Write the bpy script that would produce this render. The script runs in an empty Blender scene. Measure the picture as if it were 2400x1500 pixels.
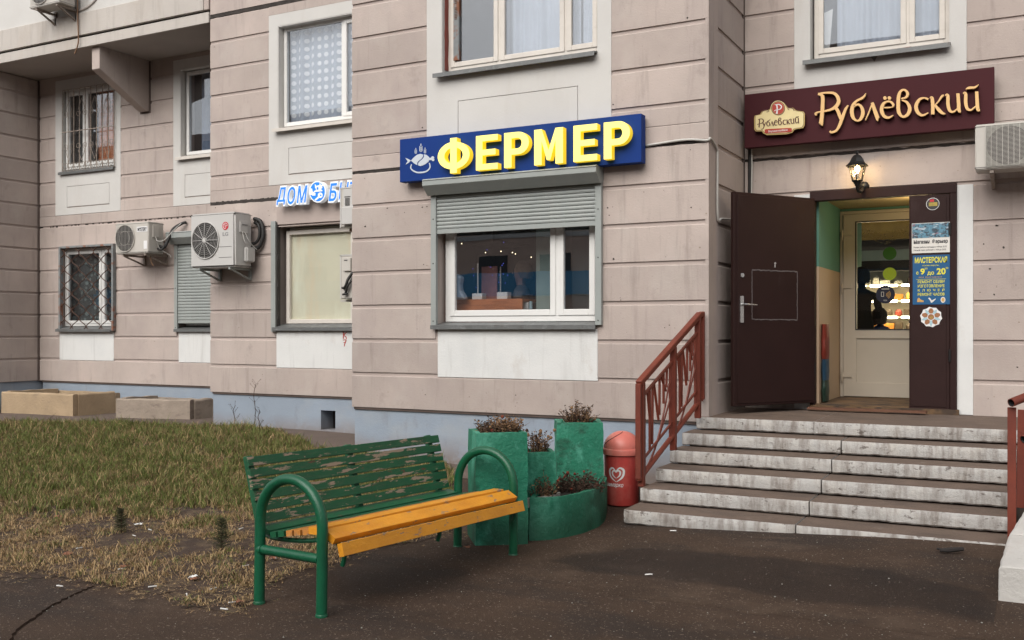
import bpy, bmesh, math, random
import numpy as np
from mathutils import Vector, Matrix, noise
R = math.radians
SC = bpy.context.scene
COL = SC.collection
random.seed(7)

# ------------------------------------------------------------------ camera, sky, sun
CAMH, YAW, F = 1.6, R(27.94), 2333.0
cd = bpy.data.cameras.new('camera'); cam = bpy.data.objects.new('camera', cd); COL.objects.link(cam)
cam.location = (0, 0, CAMH); cam.rotation_euler = (R(90), 0, YAW)
cd.sensor_width = 36; cd.lens = 35; cd.shift_y = 25/2400; cd.clip_end = 2000
SC.camera = cam
W = bpy.data.worlds.new('World'); SC.world = W; W.use_nodes = True
wn = W.node_tree; bg = wn.nodes['Background']
sky = wn.nodes.new('ShaderNodeTexSky'); sky.sky_type = 'NISHITA'; sky.sun_disc = False
sky.sun_elevation = R(42); sky.sun_rotation = R(200); sky.air_density = 1.0; sky.dust_density = 3.0; sky.ozone_density = 1.0
hs = wn.nodes.new('ShaderNodeHueSaturation'); hs.inputs['Saturation'].default_value = 0.22
wn.links.new(sky.outputs[0], hs.inputs['Color']); wn.links.new(hs.outputs[0], bg.inputs[0])
bg.inputs[1].default_value = 0.11
sd = bpy.data.lights.new('sun', 'SUN'); sd.energy = 1.5; sd.angle = R(50); sd.color = (1, .94, .86)
sun = bpy.data.objects.new('sun', sd); COL.objects.link(sun)
sun.rotation_euler = (R(50), 0, R(8))
SC.view_settings.view_transform = 'Standard'; SC.view_settings.look = 'None'
SC.view_settings.exposure = 0.68; SC.view_settings.gamma = 1; SC.view_settings.use_curve_mapping = False

# ------------------------------------------------------------------ measuring helpers (photo ray -> place in the world)
S_, C_ = math.sin(YAW), math.cos(YAW)
def ray(px):
    u = (px-1200)/F
    return (-S_+C_*u, C_+S_*u)
def onY(px, py, Y):
    a, b = ray(px); z = Y/b
    return a*z, CAMH+(775-py)*z/F
def XY(px, Y): return onY(px, 775, Y)[0]
def onX(px, py, X):
    a, b = ray(px); z = X/a
    return b*z, CAMH+(775-py)*z/F
def sm(a, b, x):
    t = min(1, max(0, (x-a)/(b-a))); return t*t*(3-2*t)
def gz(x, y):
    h = .10*sm(-3.2, -.2, x)*sm(5.2, 7.6, y)
    h += .15*sm(-4.2, -9, x)*sm(5.5, 10.5, y)
    h += .07*sm(8.2, 9.6, y)*sm(-2.6, -4, x)
    h -= .03*math.exp(-((x+3.6)**2/.8+(y-7.0)**2/1.6))
    return h
def onG(px, py):
    a, b = ray(px); g = 0
    for _ in range(12):
        z = (CAMH-g)*F/(py-775); g = gz(a*z, b*z)
    return a*z, b*z, g

# ------------------------------------------------------------------ materials
def lin(c):
    return tuple(((v/255/12.92) if v/255 <= .04045 else ((v/255+.055)/1.055)**2.4) for v in c)
MATS = {}
def mat(name, col, rough=.8, var=.12, vs=2.0, bump=.15, bs=40, metal=0, layers=(), coord='pos', rnd=0, roff=0, spec=.5, emit=None, fine=0.0):
    """layers: (colour, (sx,sy,sz), lo, hi, detail, strength)"""
    m = bpy.data.materials.new(name); m.use_nodes = True; MATS[name] = m
    nt = m.node_tree; N = nt.nodes; L = nt.links; b = N['Principled BSDF']
    b.inputs['Roughness'].default_value = rough; b.inputs['Metallic'].default_value = metal
    b.inputs['Specular IOR Level'].default_value = spec
    if coord == 'pos': g = N.new('ShaderNodeNewGeometry').outputs['Position']
    else: g = N.new('ShaderNodeTexCoord').outputs['Object']
    if roff:
        oi_ = N.new('ShaderNodeObjectInfo'); vm = N.new('ShaderNodeVectorMath'); vm.operation = 'MULTIPLY_ADD'; L.new(oi_.outputs['Random'], vm.inputs[0]); vm.inputs[1].default_value = (37, 53, 71); L.new(g, vm.inputs[2]); g = vm.outputs[0]
    def nz(scale, detail=4, rgh=.6, off=0):
        mp = N.new('ShaderNodeMapping'); L.new(g, mp.inputs[0])
        mp.inputs['Scale'].default_value = scale if isinstance(scale, tuple) else (scale,)*3
        mp.inputs['Location'].default_value = (off, off*1.7, off*.6)
        t = N.new('ShaderNodeTexNoise'); t.inputs['Scale'].default_value = 1
        t.inputs['Detail'].default_value = detail; t.inputs['Roughness'].default_value = rgh
        L.new(mp.outputs[0], t.inputs['Vector']); return t.outputs[0]
    def rng(src, a, b_, c, d):
        r = N.new('ShaderNodeMapRange'); L.new(src, r.inputs[0])
        for i, v in enumerate((a, b_, c, d)): r.inputs[i+1].default_value = v
        return r.outputs[0]
    def mul(a, k):
        x = N.new('ShaderNodeMath'); x.operation = 'MULTIPLY'; L.new(a, x.inputs[0])
        if isinstance(k, (int, float)): x.inputs[1].default_value = k
        else: L.new(k, x.inputs[1])
        return x.outputs[0]
    base = N.new('ShaderNodeMix'); base.data_type = 'RGBA'; base.blend_type = 'MULTIPLY'
    base.inputs[0].default_value = 1; base.inputs[6].default_value = (*col, 1)
    v = rng(nz(vs, 5), .3, .7, 1-var, 1+var*.6)
    if fine: v = mul(v, rng(nz(bs*2.2, 2, .8, 3), .3, .7, 1-fine, 1+fine))
    if rnd:
        oi = N.new('ShaderNodeObjectInfo'); v = mul(v, rng(oi.outputs['Random'], 0, 1, 1-rnd, 1+rnd*.5))
    L.new(v, base.inputs[7]); c = base.outputs[2]
    rg = None
    for i, ly in enumerate(layers):
        lc, sc, lo, hi, det, st = ly[:6]
        f = mul(rng(nz(sc, det, .65, 11+7*i), lo, hi, 0, 1), st)
        if len(ly) > 6:   # (zlo, zhi) limits by height, z-ramp from 1 at zlo.. to 0 at zhi
            sp = N.new('ShaderNodeSeparateXYZ'); L.new(g, sp.inputs[0])
            f = mul(f, rng(sp.outputs[2], ly[6][0], ly[6][1], 1, 0))
        mx = N.new('ShaderNodeMix'); mx.data_type = 'RGBA'; L.new(f, mx.inputs[0]); L.new(c, mx.inputs[6])
        mx.inputs[7].default_value = (*lc, 1); c = mx.outputs[2]
    L.new(c, b.inputs['Base Color'])
    if bump:
        bp = N.new('ShaderNodeBump'); bp.inputs['Strength'].default_value = bump; bp.inputs['Distance'].default_value = .01
        L.new(nz(bs, 5, .7, 5), bp.inputs['Height']); L.new(bp.outputs[0], b.inputs['Normal'])
    if emit:
        b.inputs['Emission Color'].default_value = (*emit[0], 1); b.inputs['Emission Strength'].default_value = emit[1]
    return m
def ramp_hard(c): return c
GRIME = (.12, .095, .08)
PINK = (.455, .385, .350)
mat('pink_stucco', PINK, .9, .13, 1.1, .35, 55, rnd=.12, layers=(
    ((.34, .285, .27), (.9, .9, .6), .5, .68, 5, .45), ((.5, .455, .42), (1.7, 1.7, 1.2), .52, .7, 4, .35),
    (GRIME, (9, 9, .8), .56, .76, 5, .34), (GRIME, (2.6, 2.6, 2.2), .60, .78, 9, .40), (GRIME, (38, 38, 38), .66, .72, 3, .30), ((.07, .06, .055), (26, 26, 26), .76, .80, 2, .55)))
mat('pink_stucco_core', (.43, .36, .33), .9, .1, 1.5, .3, 50)
mat('white_stucco', (.56, .55, .53), .88, .05, 1.5, .25, 45, layers=(
    ((.45, .41, .37), (5, 5, .7), .55, .8, 5, .35), ((.5, .47, .44), (1.2, 1.2, 1.2), .5, .75, 6, .3)))
mat('fresh_white_stucco', (.66, .665, .655), .85, .04, 2, .3, 45, layers=(((.50, .52, .53), (1.5, 1.5, 1.5), .5, .7, 5, .35),
    (GRIME, (9, 9, .7), .56, .80, 6, .30), ((.40, .33, .27), (2.5, 2.5, 1.5), .60, .72, 8, .35)))
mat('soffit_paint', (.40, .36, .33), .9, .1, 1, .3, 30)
mat('balcony_paint', (.49, .455, .42), .9, .07, 1.5, .3, 40, layers=((GRIME, (7, 7, .9), .52, .85, 6, .40), ((.42, .35, .28), (2, 2, 1), .5, .75, 7, .4)))
mat('plinth_paint', (.27, .32, .385), .85, .1, 1.5, .4, 45, layers=(
    ((.34, .36, .38), (1.4, 1.4, 2), .5, .68, 6, .5), (GRIME, (5, 5, 1.5), .58, .8, 7, .45), ((.20, .15, .12), (3, 3, 3), .28, .5, 8, .85, (.12, .42))))
mat('seam_mortar', (.045, .037, .033), .95, .35, 12, .8, 40)
mat('crack_dark', (.020, .014, .011), 1, .3, 12, .5, 40, spec=0)
mat('dark_joint', (.10, .075, .065), .95, .2, 6, .4, 30)
mat('plastic_white', (.70, .70, .685), .42, .05, 3, .03, 20, layers=((GRIME, (14, 14, 3), .62, .85, 6, .30),))
mat('plastic_old', (.60, .56, .51), .55, .08, 5, .08, 30, layers=(((.30, .24, .18), (6, 6, 9), .6, .8, 8, .45),))
mat('shutter_grey', (.30, .325, .315), .48, .06, 2, .05, 20, layers=(((.38, .38, .36), (6, 6, .9), .5, .75, 5, .35), (GRIME, (16, 16, 2), .64, .82, 5, .3)))
mat('zinc_sill', (.155, .16, .16), .5, .15, 8, .15, 40, .35, layers=(((.30, .31, .31), (14, 14, 14), .55, .72, 5, .5), ((.10, .07, .05), (7, 7, 7), .6, .75, 5, .5)))
mat('rust_frame', (.20, .215, .22), .75, .2, 10, .3, 60, layers=(((.22, .07, .025), (7, 7, 5), .5, .6, 7, .9),))
mat('rust_bar', (.075, .035, .022), .8, .3, 15, .3, 80)
mat('pale_iron', (.33, .28, .24), .7, .3, 15, .2, 60, layers=(((.10, .05, .03), (12, 12, 12), .55, .7, 5, .8),))
mat('ac_white', (.50, .475, .435), .5, .06, 3, .05, 20, layers=(((.30, .25, .2), (9, 9, 2), .56, .8, 7, .45),))
mat('ac_grey', (.52, .51, .495), .42, .04, 3, .03, 20, layers=(((.30, .26, .22), (7, 7, 2), .6, .85, 6, .3),))
mat('ac_dark', (.035, .032, .030), .6, .2, 8, .1, 30)
mat('ac_fan', (.045, .042, .04), .55, .1, 8, .05, 30)
mat('black_rubber', (.018, .017, .017), .6, .2, 10, .1, 30)
mat('wire_white', (.5, .49, .46), .6, .1, 8, .05, 30)
mat('wire_brown', (.20, .11, .06), .7, .1, 8, .05, 30)
mat('red_logo', (.50, .02, .035), .4, .03, 3, 0)
mat('white_print', (.72, .72, .72), .5, .03, 3, 0)
mat('black_print', (.03, .03, .033), .5, .03, 3, 0)
mat('grey_print', (.25, .25, .25), .5, .03, 3, 0)
mat('blue_print', (.03, .12, .30), .5, .03, 3, 0)
mat('sign_blue', (.004, .033, .19), .6, .06, 1.2, .02, 30)
mat('logo_white', (.52, .57, .64), .5, .03, 3, 0)
mat('letter_yellow', (.80, .66, .10), .35, .03, 8, 0, emit=((1, .84, .26), .62))
mat('letter_yellow_side', (.75, .52, .03), .35, .03, 8, 0, emit=((1, .68, .02), .42))
mat('blue_letter', (.012, .17, .62), .4, .03, 8, 0, emit=((.01, .20, .85), .35))
mat('letter_rim', (.82, .84, .86), .45, .03, 8, 0, emit=((.9, .95, 1), .12))
mat('sign_maroon', (.052, .0085, .012), .6, .10, 1.1, .02, 30)
mat('letter_cream', (.74, .47, .20), .6, .04, 2, 0)
mat('letter_back', (.06, .028, .016), .5, .05, 4, 0)
mat('badge_gold', (.52, .38, .13), .4, .14, 6, 0)
mat('badge_pale', (.74, .62, .32), .4, .08, 6, 0)
mat('badge_brown', (.09, .02, .012), .4, .1, 6, 0)
mat('badge_red', (.40, .03, .015), .4, .1, 6, 0)
mat('door_brown', (.026, .0115, .0105), .55, .12, 3, .25, 120, layers=(((.065, .045, .042), (4, 4, 1.5), .62, .8, 8, .35), ((.11, .09, .085), (30, 30, 14), .74, .8, 4, .4)))
mat('chrome', (.6, .6, .6), .25, .03, 5, 0, metal=.9)
mat('chalk', (.13, .11, .11), .9, .3, 30, .2, 60)
mat('poster_white', (.66, .64, .60), .5, .04, 4, 0)
mat('poster_blue', (.006, .085, .215), .45, .05, 4, 0)
mat('poster_yellow', (.72, .66, .04), .5, .05, 4, 0)
mat('picture_print', (.10, .24, .33), .5, .4, 30, 0, layers=(((.03, .03, .04), (22, 22, 34), .5, .58, 6, .9), ((.45, .52, .58), (16, 16, 44), .56, .62, 5, .8), ((.30, .12, .16), (13, 13, 22), .6, .66, 5, .7)))
mat('medal_blue', (.36, .52, .58), .5, .1, 20, 0); mat('medal_gold', (.32, .14, .06), .5, .3, 40, 0)
mat('sticker_gold', (.35, .27, .05), .5, .3, 40, 0)
mat('step_riser', (.42, .41, .395), .9, .08, 5, .9, 35, fine=.06, layers=(
    ((.46, .43, .39), (5, 5, 5), .48, .66, 8, .55), ((.15, .12, .10), (14, 14, 2.6), .44, .68, 9, .80), ((.10, .08, .07), (13, 13, 24), .60, .66, 6, .8), ((.30, .21, .12), (3, 3, 6), .70, .76, 5, .5)))
mat('step_tread', (.135, .096, .074), .9, .2, 3, .6, 50, fine=.15, layers=(
    ((.30, .26, .23), (5, 9, 5), .62, .78, 8, .5), ((.06, .045, .038), (2.2, 3.5, 2), .5, .7, 7, .6)))
mat('step_core', (.07, .055, .047), .95, .3, 8, .7, 40)
mat('kerb_white', (.50, .485, .46), .9, .08, 5, .8, 35, layers=(((.38, .32, .28), (3, 3, 3), .5, .68, 8, .6), ((.14, .11, .10), (8, 8, 8), .62, .72, 7, .6)))
mat('railing_red', (.170, .033, .017), .5, .15, 8, .25, 60, layers=(((.115, .024, .015), (3, 3, 3), .45, .65, 6, .6), ((.30, .20, .15), (14, 14, 20), .71, .76, 6, .6)))
mat('bench_pipe', (.004, .088, .040), .36, .15, 6, .3, 50, layers=(((.004, .055, .028), (4, 4, 3), .5, .7, 6, .6), ((.20, .38, .26), (40, 40, 26), .74, .78, 3, .6)))
WOODG = (.30, .225, .165)
mat('bench_green_slat', (.006, .085, .034), .55, .18, 5, .3, 60, roff=1, layers=(
    ((.012, .05, .025), (14, 3, 14), .55, .7, 6, .6), ((.12, .035, .02), (9, 5, 16), .64, .67, 4, .75), (WOODG, (14, 4.2, 26), .562, .573, 10, .94), ((.15, .10, .07), (70, 5, 70), .52, .75, 5, .30)))
mat('bench_green_plain', (.008, .095, .040), .5, .18, 5, .3, 60, layers=(((.12, .08, .05), (16, 5, 16), .62, .66, 6, .8),))
mat('bench_yellow', (.68, .285, .016), .5, .12, 4, .35, 50, roff=1, layers=(
    ((.52, .16, .01), (8, 2, 8), .5, .7, 6, .5), ((.20, .16, .15), (16, 8, 30), .61, .635, 8, .85), ((.10, .05, .02), (60, 6, 60), .62, .8, 6, .5)))
mat('bench_yellow_worn', (.50, .20, .035), .65, .15, 4, .4, 50, roff=1, layers=(
    ((.30, .17, .08), (26, 3, 26), .48, .64, 7, .75), ((.17, .13, .11), (18, 5, 34), .57, .61, 8, .8)))
mat('planter_green', (.010, .165, .095), .62, .16, 5, 1.0, 24, fine=.08, layers=(
    ((.07, .32, .22), (3.4, 3.4, 2.4), .50, .60, 9, .75), ((.004, .065, .034), (1.9, 1.9, 2.6), .53, .60, 7, .85), ((.10, .34, .25), (11, 11, 11), .60, .72, 7, .45), ((.005, .060, .030), (2.6, 2.6, 3.2), .36, .47, 8, .85, (.05, .42)), ((.025, .05, .035), (16, 16, 9), .70, .75, 6, .6)))
mat('planter_soil', (.03, .022, .018), 1, .4, 12, 1, 60)
mat('planter_grey', (.28, .28, .25), .9, .1, 5, .6, 40)
mat('bin_red', (.46, .058, .050), .42, .12, 4, .1, 30, layers=(((.60, .22, .18), (4, 4, 3), .5, .7, 6, .45), ((.25, .03, .025), (9, 9, 3), .6, .75, 6, .5), ((.08, .03, .02), (30, 30, 30), .73, .77, 3, .7)))
mat('bin_lid', (.60, .17, .135), .42, .15, 5, .1, 30, layers=(((.68, .40, .32), (5, 5, 3), .48, .7, 6, .6), ((.12, .05, .04), (26, 26, 26), .70, .75, 4, .7)))
mat('concrete_tan', (.39, .29, .185), .95, .12, 4, 1, 28, layers=(((.22, .17, .13), (4, 4, 6), .55, .7, 8, .6),))
mat('concrete_rough', (.32, .265, .215), .95, .15, 5, 1.2, 24, layers=(((.17, .13, .11), (5, 5, 9), .55, .68, 8, .6),))
mat('asphalt', (.055, .034, .0225), .85, .22, 1.6, .8, 90, spec=.25, fine=.3, layers=(
    ((.028, .021, .018), (.8, 1.5, .5), .48, .62, 7, .7), ((.098, .066, .046), (1.3, 1.9, 1), .55, .70, 9, .6),
    ((.24, .19, .15), (60, 60, 60), .64, .68, 2, .7), ((.015, .012, .011), (42, 42, 42), .62, .68, 3, .5), ((.022, .019, .018), (4, 6, 4), .62, .72, 7, .5)))
mat('apron_concrete', (.12, .088, .072), .95, .18, 2, .6, 40, fine=.12, layers=(((.09, .065, .052), (2, 2, 2), .5, .7, 7, .6),))
mat('lawn_soil', (.050, .029, .019), 1, .3, 4, 1.5, 40, fine=.35, layers=(((.15, .105, .06), (9, 9, 9), .5, .64, 9, .6),))
mat('conifer_green', (.060, .062, .028), .9, .3, 20, 0)
mat('litter_white', (.68, .68, .66), .7, .05, 9, 0); mat('litter_orange', (.45, .18, .06), .7, .05, 9, 0)
mat('leaf_brown', (.21, .09, .05), .8, .2, 20, 0); mat('stick_dark', (.02, .016, .015), .8, .2, 10, .3)
mat('dry_stem', (.050, .025, .014), .9, .35, 20, 0); mat('dry_pale', (.21, .12, .06), .9, .3, 30, 0); mat('dry_red', (.15, .025, .010), .9, .3, 30, 0)
mat('iron_black', (.012, .011, .011), .4, .2, 10, .1, 30)
for n_ in ('sign_blue', 'sign_maroon', 'door_brown'): MATS[n_].node_tree.nodes['Principled BSDF'].inputs['Specular IOR Level'].default_value = .18
mat('bulb_glow', (1, .8, .5), .5, 0, 1, 0, emit=((1, .74, .36), 40))
mat('strip_light', (1, .9, .7), .5, 0, 1, 0, emit=((1, .84, .52), 14))
mat('ceiling_light', (1, .9, .7), .5, 0, 1, 0, emit=((1, .78, .42), 6))
mat('led_blue', (.1, .1, .9), .5, 0, 1, 0, emit=((.15, .18, 1), 1)); mat('led_warm', (1, .8, .5), .5, 0, 1, 0, emit=((1, .8, .5), 3))
mat('teal_wall', (.10, .25, .20), .7, .05, 2, .05, 30); mat('peach_tile', (.50, .355, .24), .6, .05, 2, .08, 30)
mat('cream_ceiling', (.48, .38, .20), .8, .05, 2, .05, 30); mat('mat_floor', (.13, .075, .035), .8, .3, 4, .2, 60, layers=(((.03, .02, .016), (3, 6, 3), .48, .55, 3, .8),))
mat('inner_door', (.47, .42, .35), .45, .04, 3, .03, 20)
mat('room_dark', (.13, .11, .115), .9, .1, 2, 0); mat('room_mid', (.27, .30, .35), .9, .1, 2, 0)
mat('shop_white', (.60, .58, .52), .5, .05, 3, 0); mat('fascia_blue', (.33, .43, .47), .5, .05, 3, 0)
mat('wood_orange', (.52, .18, .07), .45, .2, 3, .05, 30, layers=(((.22, .065, .022), (3, 3, 30), .5, .62, 5, .6),))
mat('wood_threshold', (.13, .055, .03), .6, .2, 5, .1, 30)
mat('green_curtain', (.42, .46, .36), .85, .08, 3, .1, 30); mat('grey_green_screen', (.25, .32, .29), .85, .08, 3, .1, 30)
mat('sheet_green', (.54, .53, .43), .7, .06, 2, .05, 20, layers=(((.58, .49, .36), (2, 2, .5), .5, .62, 4, .7), ((.36, .40, .27), (9, 9, 6), .68, .76, 7, .5), ((.66, .70, .60), (3, 3, .6), .55, .7, 4, .5)))
mat('curtain_white', (.30, .33, .38), .9, .08, 3, .05, 30); mat('dot_print', (.62, .63, .64), .9, .04, 3, 0); mat('curtain_blue', (.14, .17, .23), .9, .08, 3, .05, 30)
mat('dark_fabric', (.045, .055, .055), .9, .1, 3, 0); mat('dot_grey', (.16, .20, .19), .9, .1, 8, 0)
mat('skin', (.42, .24, .17), .6, .05, 4, 0); mat('coat_black', (.018, .014, .014), .8, .2, 10, .2, 40); mat('coat_grey', (.15, .13, .125), .7, .15, 12, .2, 50); mat('cloth_blue', (.03, .055, .17), .8, .1, 8, 0); mat('hair_dark', (.03, .02, .015), .7, .2, 30, 0); mat('hair_light', (.22, .17, .13), .7, .2, 30, 0)
mat('food_red', (.30, .05, .03), .5, .2, 20, 0); mat('food_orange', (.55, .22, .04), .5, .2, 20, 0); mat('food_dark', (.07, .05, .035), .6, .3, 20, 0); mat('food_green', (.06, .18, .03), .5, .2, 20, 0); mat('food_yellow', (.6, .42, .08), .5, .2, 20, 0)
mat('tinsel', (.35, .25, .08), .25, .4, 40, 0, metal=.8); mat('sticker_lime', (.38, .55, .02), .5, .05, 5, 0); mat('sticker_green', (.02, .12, .01), .5, .05, 5, 0); mat('sticker_navy', (.01, .015, .05), .5, .05, 5, 0); mat('sticker_orange', (.55, .32, .10), .5, .05, 5, 0)
mat('opp_wall', (.58, .44, .36), .9, .1, 1, 0); mat('opp_band', (.10, .34, .58), .7, .1, 1, 0); mat('opp_glass', (.03, .035, .04), .3, .1, 1, 0); mat('opp_white', (.5, .5, .48), .8, .1, 1, 0)
mat('graffiti_red', (.40, .03, .02), .8, .1, 8, 0)
mat('bag_red', (.20, .028, .018), .5, .2, 9, .1, 30); mat('bag_green', (.015, .04, .03), .5, .2, 9, .1, 30); mat('bag_blue', (.02, .06, .11), .5, .2, 9, .1, 30); mat('flower_pink', (.42, .18, .16), .7, .2, 9, 0)

def glass(name, tint, refl, rough=0.0):
    m = bpy.data.materials.new(name); m.use_nodes = True; MATS[name] = m
    nt = m.node_tree; N = nt.nodes; L = nt.links; N.clear()
    o = N.new('ShaderNodeOutputMaterial'); mx = N.new('ShaderNodeMixShader'); t = N.new('ShaderNodeBsdfTransparent')
    g = N.new('ShaderNodeBsdfGlossy'); g.inputs['Roughness'].default_value = rough; g.inputs['Color'].default_value = (.95, .97, 1, 1)
    t.inputs[0].default_value = (*tint, 1)
    lw_ = N.new('ShaderNodeLayerWeight'); lw_.inputs[0].default_value = .5; fr = N.new('ShaderNodeMath'); fr.operation = 'POWER'; L.new(lw_.outputs['Facing'], fr.inputs[0]); fr.inputs[1].default_value = 4.0
    a = N.new('ShaderNodeMath'); a.operation = 'MULTIPLY_ADD'; L.new(fr.outputs[0], a.inputs[0]); a.inputs[1].default_value = .8; a.inputs[2].default_value = refl
    a.use_clamp = True
    tc = N.new('ShaderNodeNewGeometry'); nn = N.new('ShaderNodeTexNoise'); nn.inputs['Scale'].default_value = 1.3; L.new(tc.outputs['Position'], nn.inputs['Vector'])
    bp = N.new('ShaderNodeBump'); bp.inputs['Strength'].default_value = .05; bp.inputs['Distance'].default_value = .012
    L.new(nn.outputs[0], bp.inputs['Height']); L.new(bp.outputs[0], g.inputs['Normal'])
    L.new(a.outputs[0], mx.inputs[0]); L.new(t.outputs[0], mx.inputs[1]); L.new(g.outputs[0], mx.inputs[2]); L.new(mx.outputs[0], o.inputs[0])
    return m
glass('window_glass', (.95, .965, .98), .085); glass('door_glass', (.98, .98, .97), .02); glass('lamp_glass', (.95, .92, .85), .03)
glass('shop_glass', (.95, .96, .97), .17)

# ------------------------------------------------------------------ mesh builder
ORG = {}
class MB:
    def __init__(s): s.v = []; s.f = []; s.m = []
    def add(s, vs, fs, mi=0):
        o = len(s.v); s.v += [tuple(p) for p in vs]; s.f += [tuple(i+o for i in f) for f in fs]; s.m += [mi]*len(fs); return s
    def box(s, x0, x1, y0, y1, z0, z1, mi=0):
        return s.add([(x0,y0,z0),(x1,y0,z0),(x1,y1,z0),(x0,y1,z0),(x0,y0,z1),(x1,y0,z1),(x1,y1,z1),(x0,y1,z1)],
            [(0,3,2,1),(4,5,6,7),(0,1,5,4),(1,2,6,5),(2,3,7,6),(3,0,4,7)], mi)
    def obox(s, c, ax, ay, az, mi=0):
        c, ax, ay, az = map(Vector, (c, ax, ay, az)); P = []
        for k in (-1, 1):
            for (i, j) in ((-1,-1),(1,-1),(1,1),(-1,1)): P.append(c+ax*i+ay*j+az*k)
        return s.add(P, [(0,3,2,1),(4,5,6,7),(0,1,5,4),(1,2,6,5),(2,3,7,6),(3,0,4,7)], mi)
    def bar(s, a, b, w, h, up=(0,0,1), mi=0):
        a, b = Vector(a), Vector(b); d = (b-a); L = d.length/2; d.normalize()
        sd = d.cross(Vector(up)); sd = sd.normalized() if sd.length > 1e-5 else Vector((1,0,0)); u = sd.cross(d)
        return s.obox((a+b)/2, sd*w/2, d*L, u*h/2, mi)
    def tube(s, pts, r, n=8, mi=0, closed=False, caps=True):
        pts = [Vector(p) for p in pts]; rr = r if isinstance(r, (list, tuple)) else [r]*len(pts)
        o = len(s.v); N = len(pts); prev = None
        for i, p in enumerate(pts):
            a = pts[(i-1) % N] if (i > 0 or closed) else pts[i]; b = pts[(i+1) % N] if (i < N-1 or closed) else pts[i]
            t = (b-a).normalized()
            if prev is None: q = t.orthogonal().normalized()
            else:
                q = prev-t*prev.dot(t); q = q.normalized() if q.length > 1e-6 else t.orthogonal().normalized()
            prev = q; w = t.cross(q)
            for k in range(n):
                an = 2*math.pi*k/n; s.v.append(tuple(p+(q*math.cos(an)+w*math.sin(an))*rr[i]))
        for i in range(N if closed else N-1):
            for k in range(n):
                a = o+i*n+k; b = o+i*n+(k+1) % n; j = ((i+1) % N)*n
                s.f.append((a, b, o+j+(k+1) % n, o+j+k)); s.m.append(mi)
        if caps and not closed:
            s.f.append(tuple(o+k for k in range(n))[::-1]); s.f.append(tuple(o+(N-1)*n+k for k in range(n))); s.m += [mi, mi]
        return s
    def lathe(s, prof, c=(0,0,0), n=24, mi=0, axis='z', a0=0):
        o = len(s.v)
        for (r, h) in prof:
            for k in range(n):
                a = a0+2*math.pi*k/n; x, y = r*math.cos(a), r*math.sin(a)
                s.v.append((c[0]+x, c[1]+y, c[2]+h) if axis == 'z' else (c[0]+x, c[1]+h, c[2]+y))
        for i in range(len(prof)-1):
            for k in range(n):
                f = (o+i*n+k, o+i*n+(k+1) % n, o+(i+1)*n+(k+1) % n, o+(i+1)*n+k)
                s.f.append(f if axis == 'z' else f[::-1]); s.m.append(mi)
        return s
    def prism(s, poly, y0, y1, mi=0, side=None):
        """poly in (x,z), extruded from y0 (front) to y1"""
        n = len(poly); side = mi if side is None else side
        ar = sum(poly[i][0]*poly[(i+1) % n][1]-poly[(i+1) % n][0]*poly[i][1] for i in range(n))
        if ar < 0: poly = poly[::-1]
        vs = [(x, y0, z) for x, z in poly]+[(x, y1, z) for x, z in poly]
        s.add(vs, [tuple(range(n))], mi)
        o = len(s.v)-2*n
        s.f.append(tuple(o+n+i for i in range(n))[::-1]); s.m.append(side)
        for i in range(n):
            j = (i+1) % n; s.f.append((o+i, o+n+i, o+n+j, o+j)); s.m.append(side)
        return s
    def build(s, name, mats, parent=None, smooth=False, bevel=0, fix=True, seg=1):
        me = bpy.data.meshes.new(name); w = ORG.get(parent.name, Vector()) if parent else Vector()
        vs = [(x-w.x, y-w.y, z-w.z) for x, y, z in s.v] if parent else s.v
        me.from_pydata(vs, [], s.f)
        if isinstance(mats, str): mats = [mats]
        for m in mats: me.materials.append(MATS[m])
        me.polygons.foreach_set('material_index', s.m)
        if fix or bevel:
            b = bmesh.new(); b.from_mesh(me)
            if fix: bmesh.ops.recalc_face_normals(b, faces=b.faces)
            if bevel:
                es = [e for e in b.edges if e.calc_face_angle(0) > .5]
                bmesh.ops.bevel(b, geom=es, offset=bevel, segments=seg, affect='EDGES', clamp_overlap=True)
            b.to_mesh(me); b.free()
        if smooth: me.polygons.foreach_set('use_smooth', [True]*len(me.polygons))
        me.update()
        o = bpy.data.objects.new(name, me); COL.objects.link(o)
        if smooth == 'a':
            me.set_sharp_from_angle(angle=R(40))
        if parent: o.parent = parent; ORG[o.name] = w
        else: ORG[o.name] = Vector()
        return o
def thing(name, loc, label, cat, group=None):
    o = bpy.data.objects.new(name, None); COL.objects.link(o); o.location = loc; o['label'] = label; o['category'] = cat
    if group: o['group'] = group
    ORG[o.name] = Vector(loc); return o
def tag(o, label=None, cat=None, group=None, kind=None):
    if label: o['label'] = label
    if cat: o['category'] = cat
    if group: o['group'] = group
    if kind: o['kind'] = kind
    return o
def recenter(o, loc):
    """move a single-mesh thing's origin to its base"""
    o.data.transform(Matrix.Translation(-Vector(loc))); o.location = loc; return o
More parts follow.
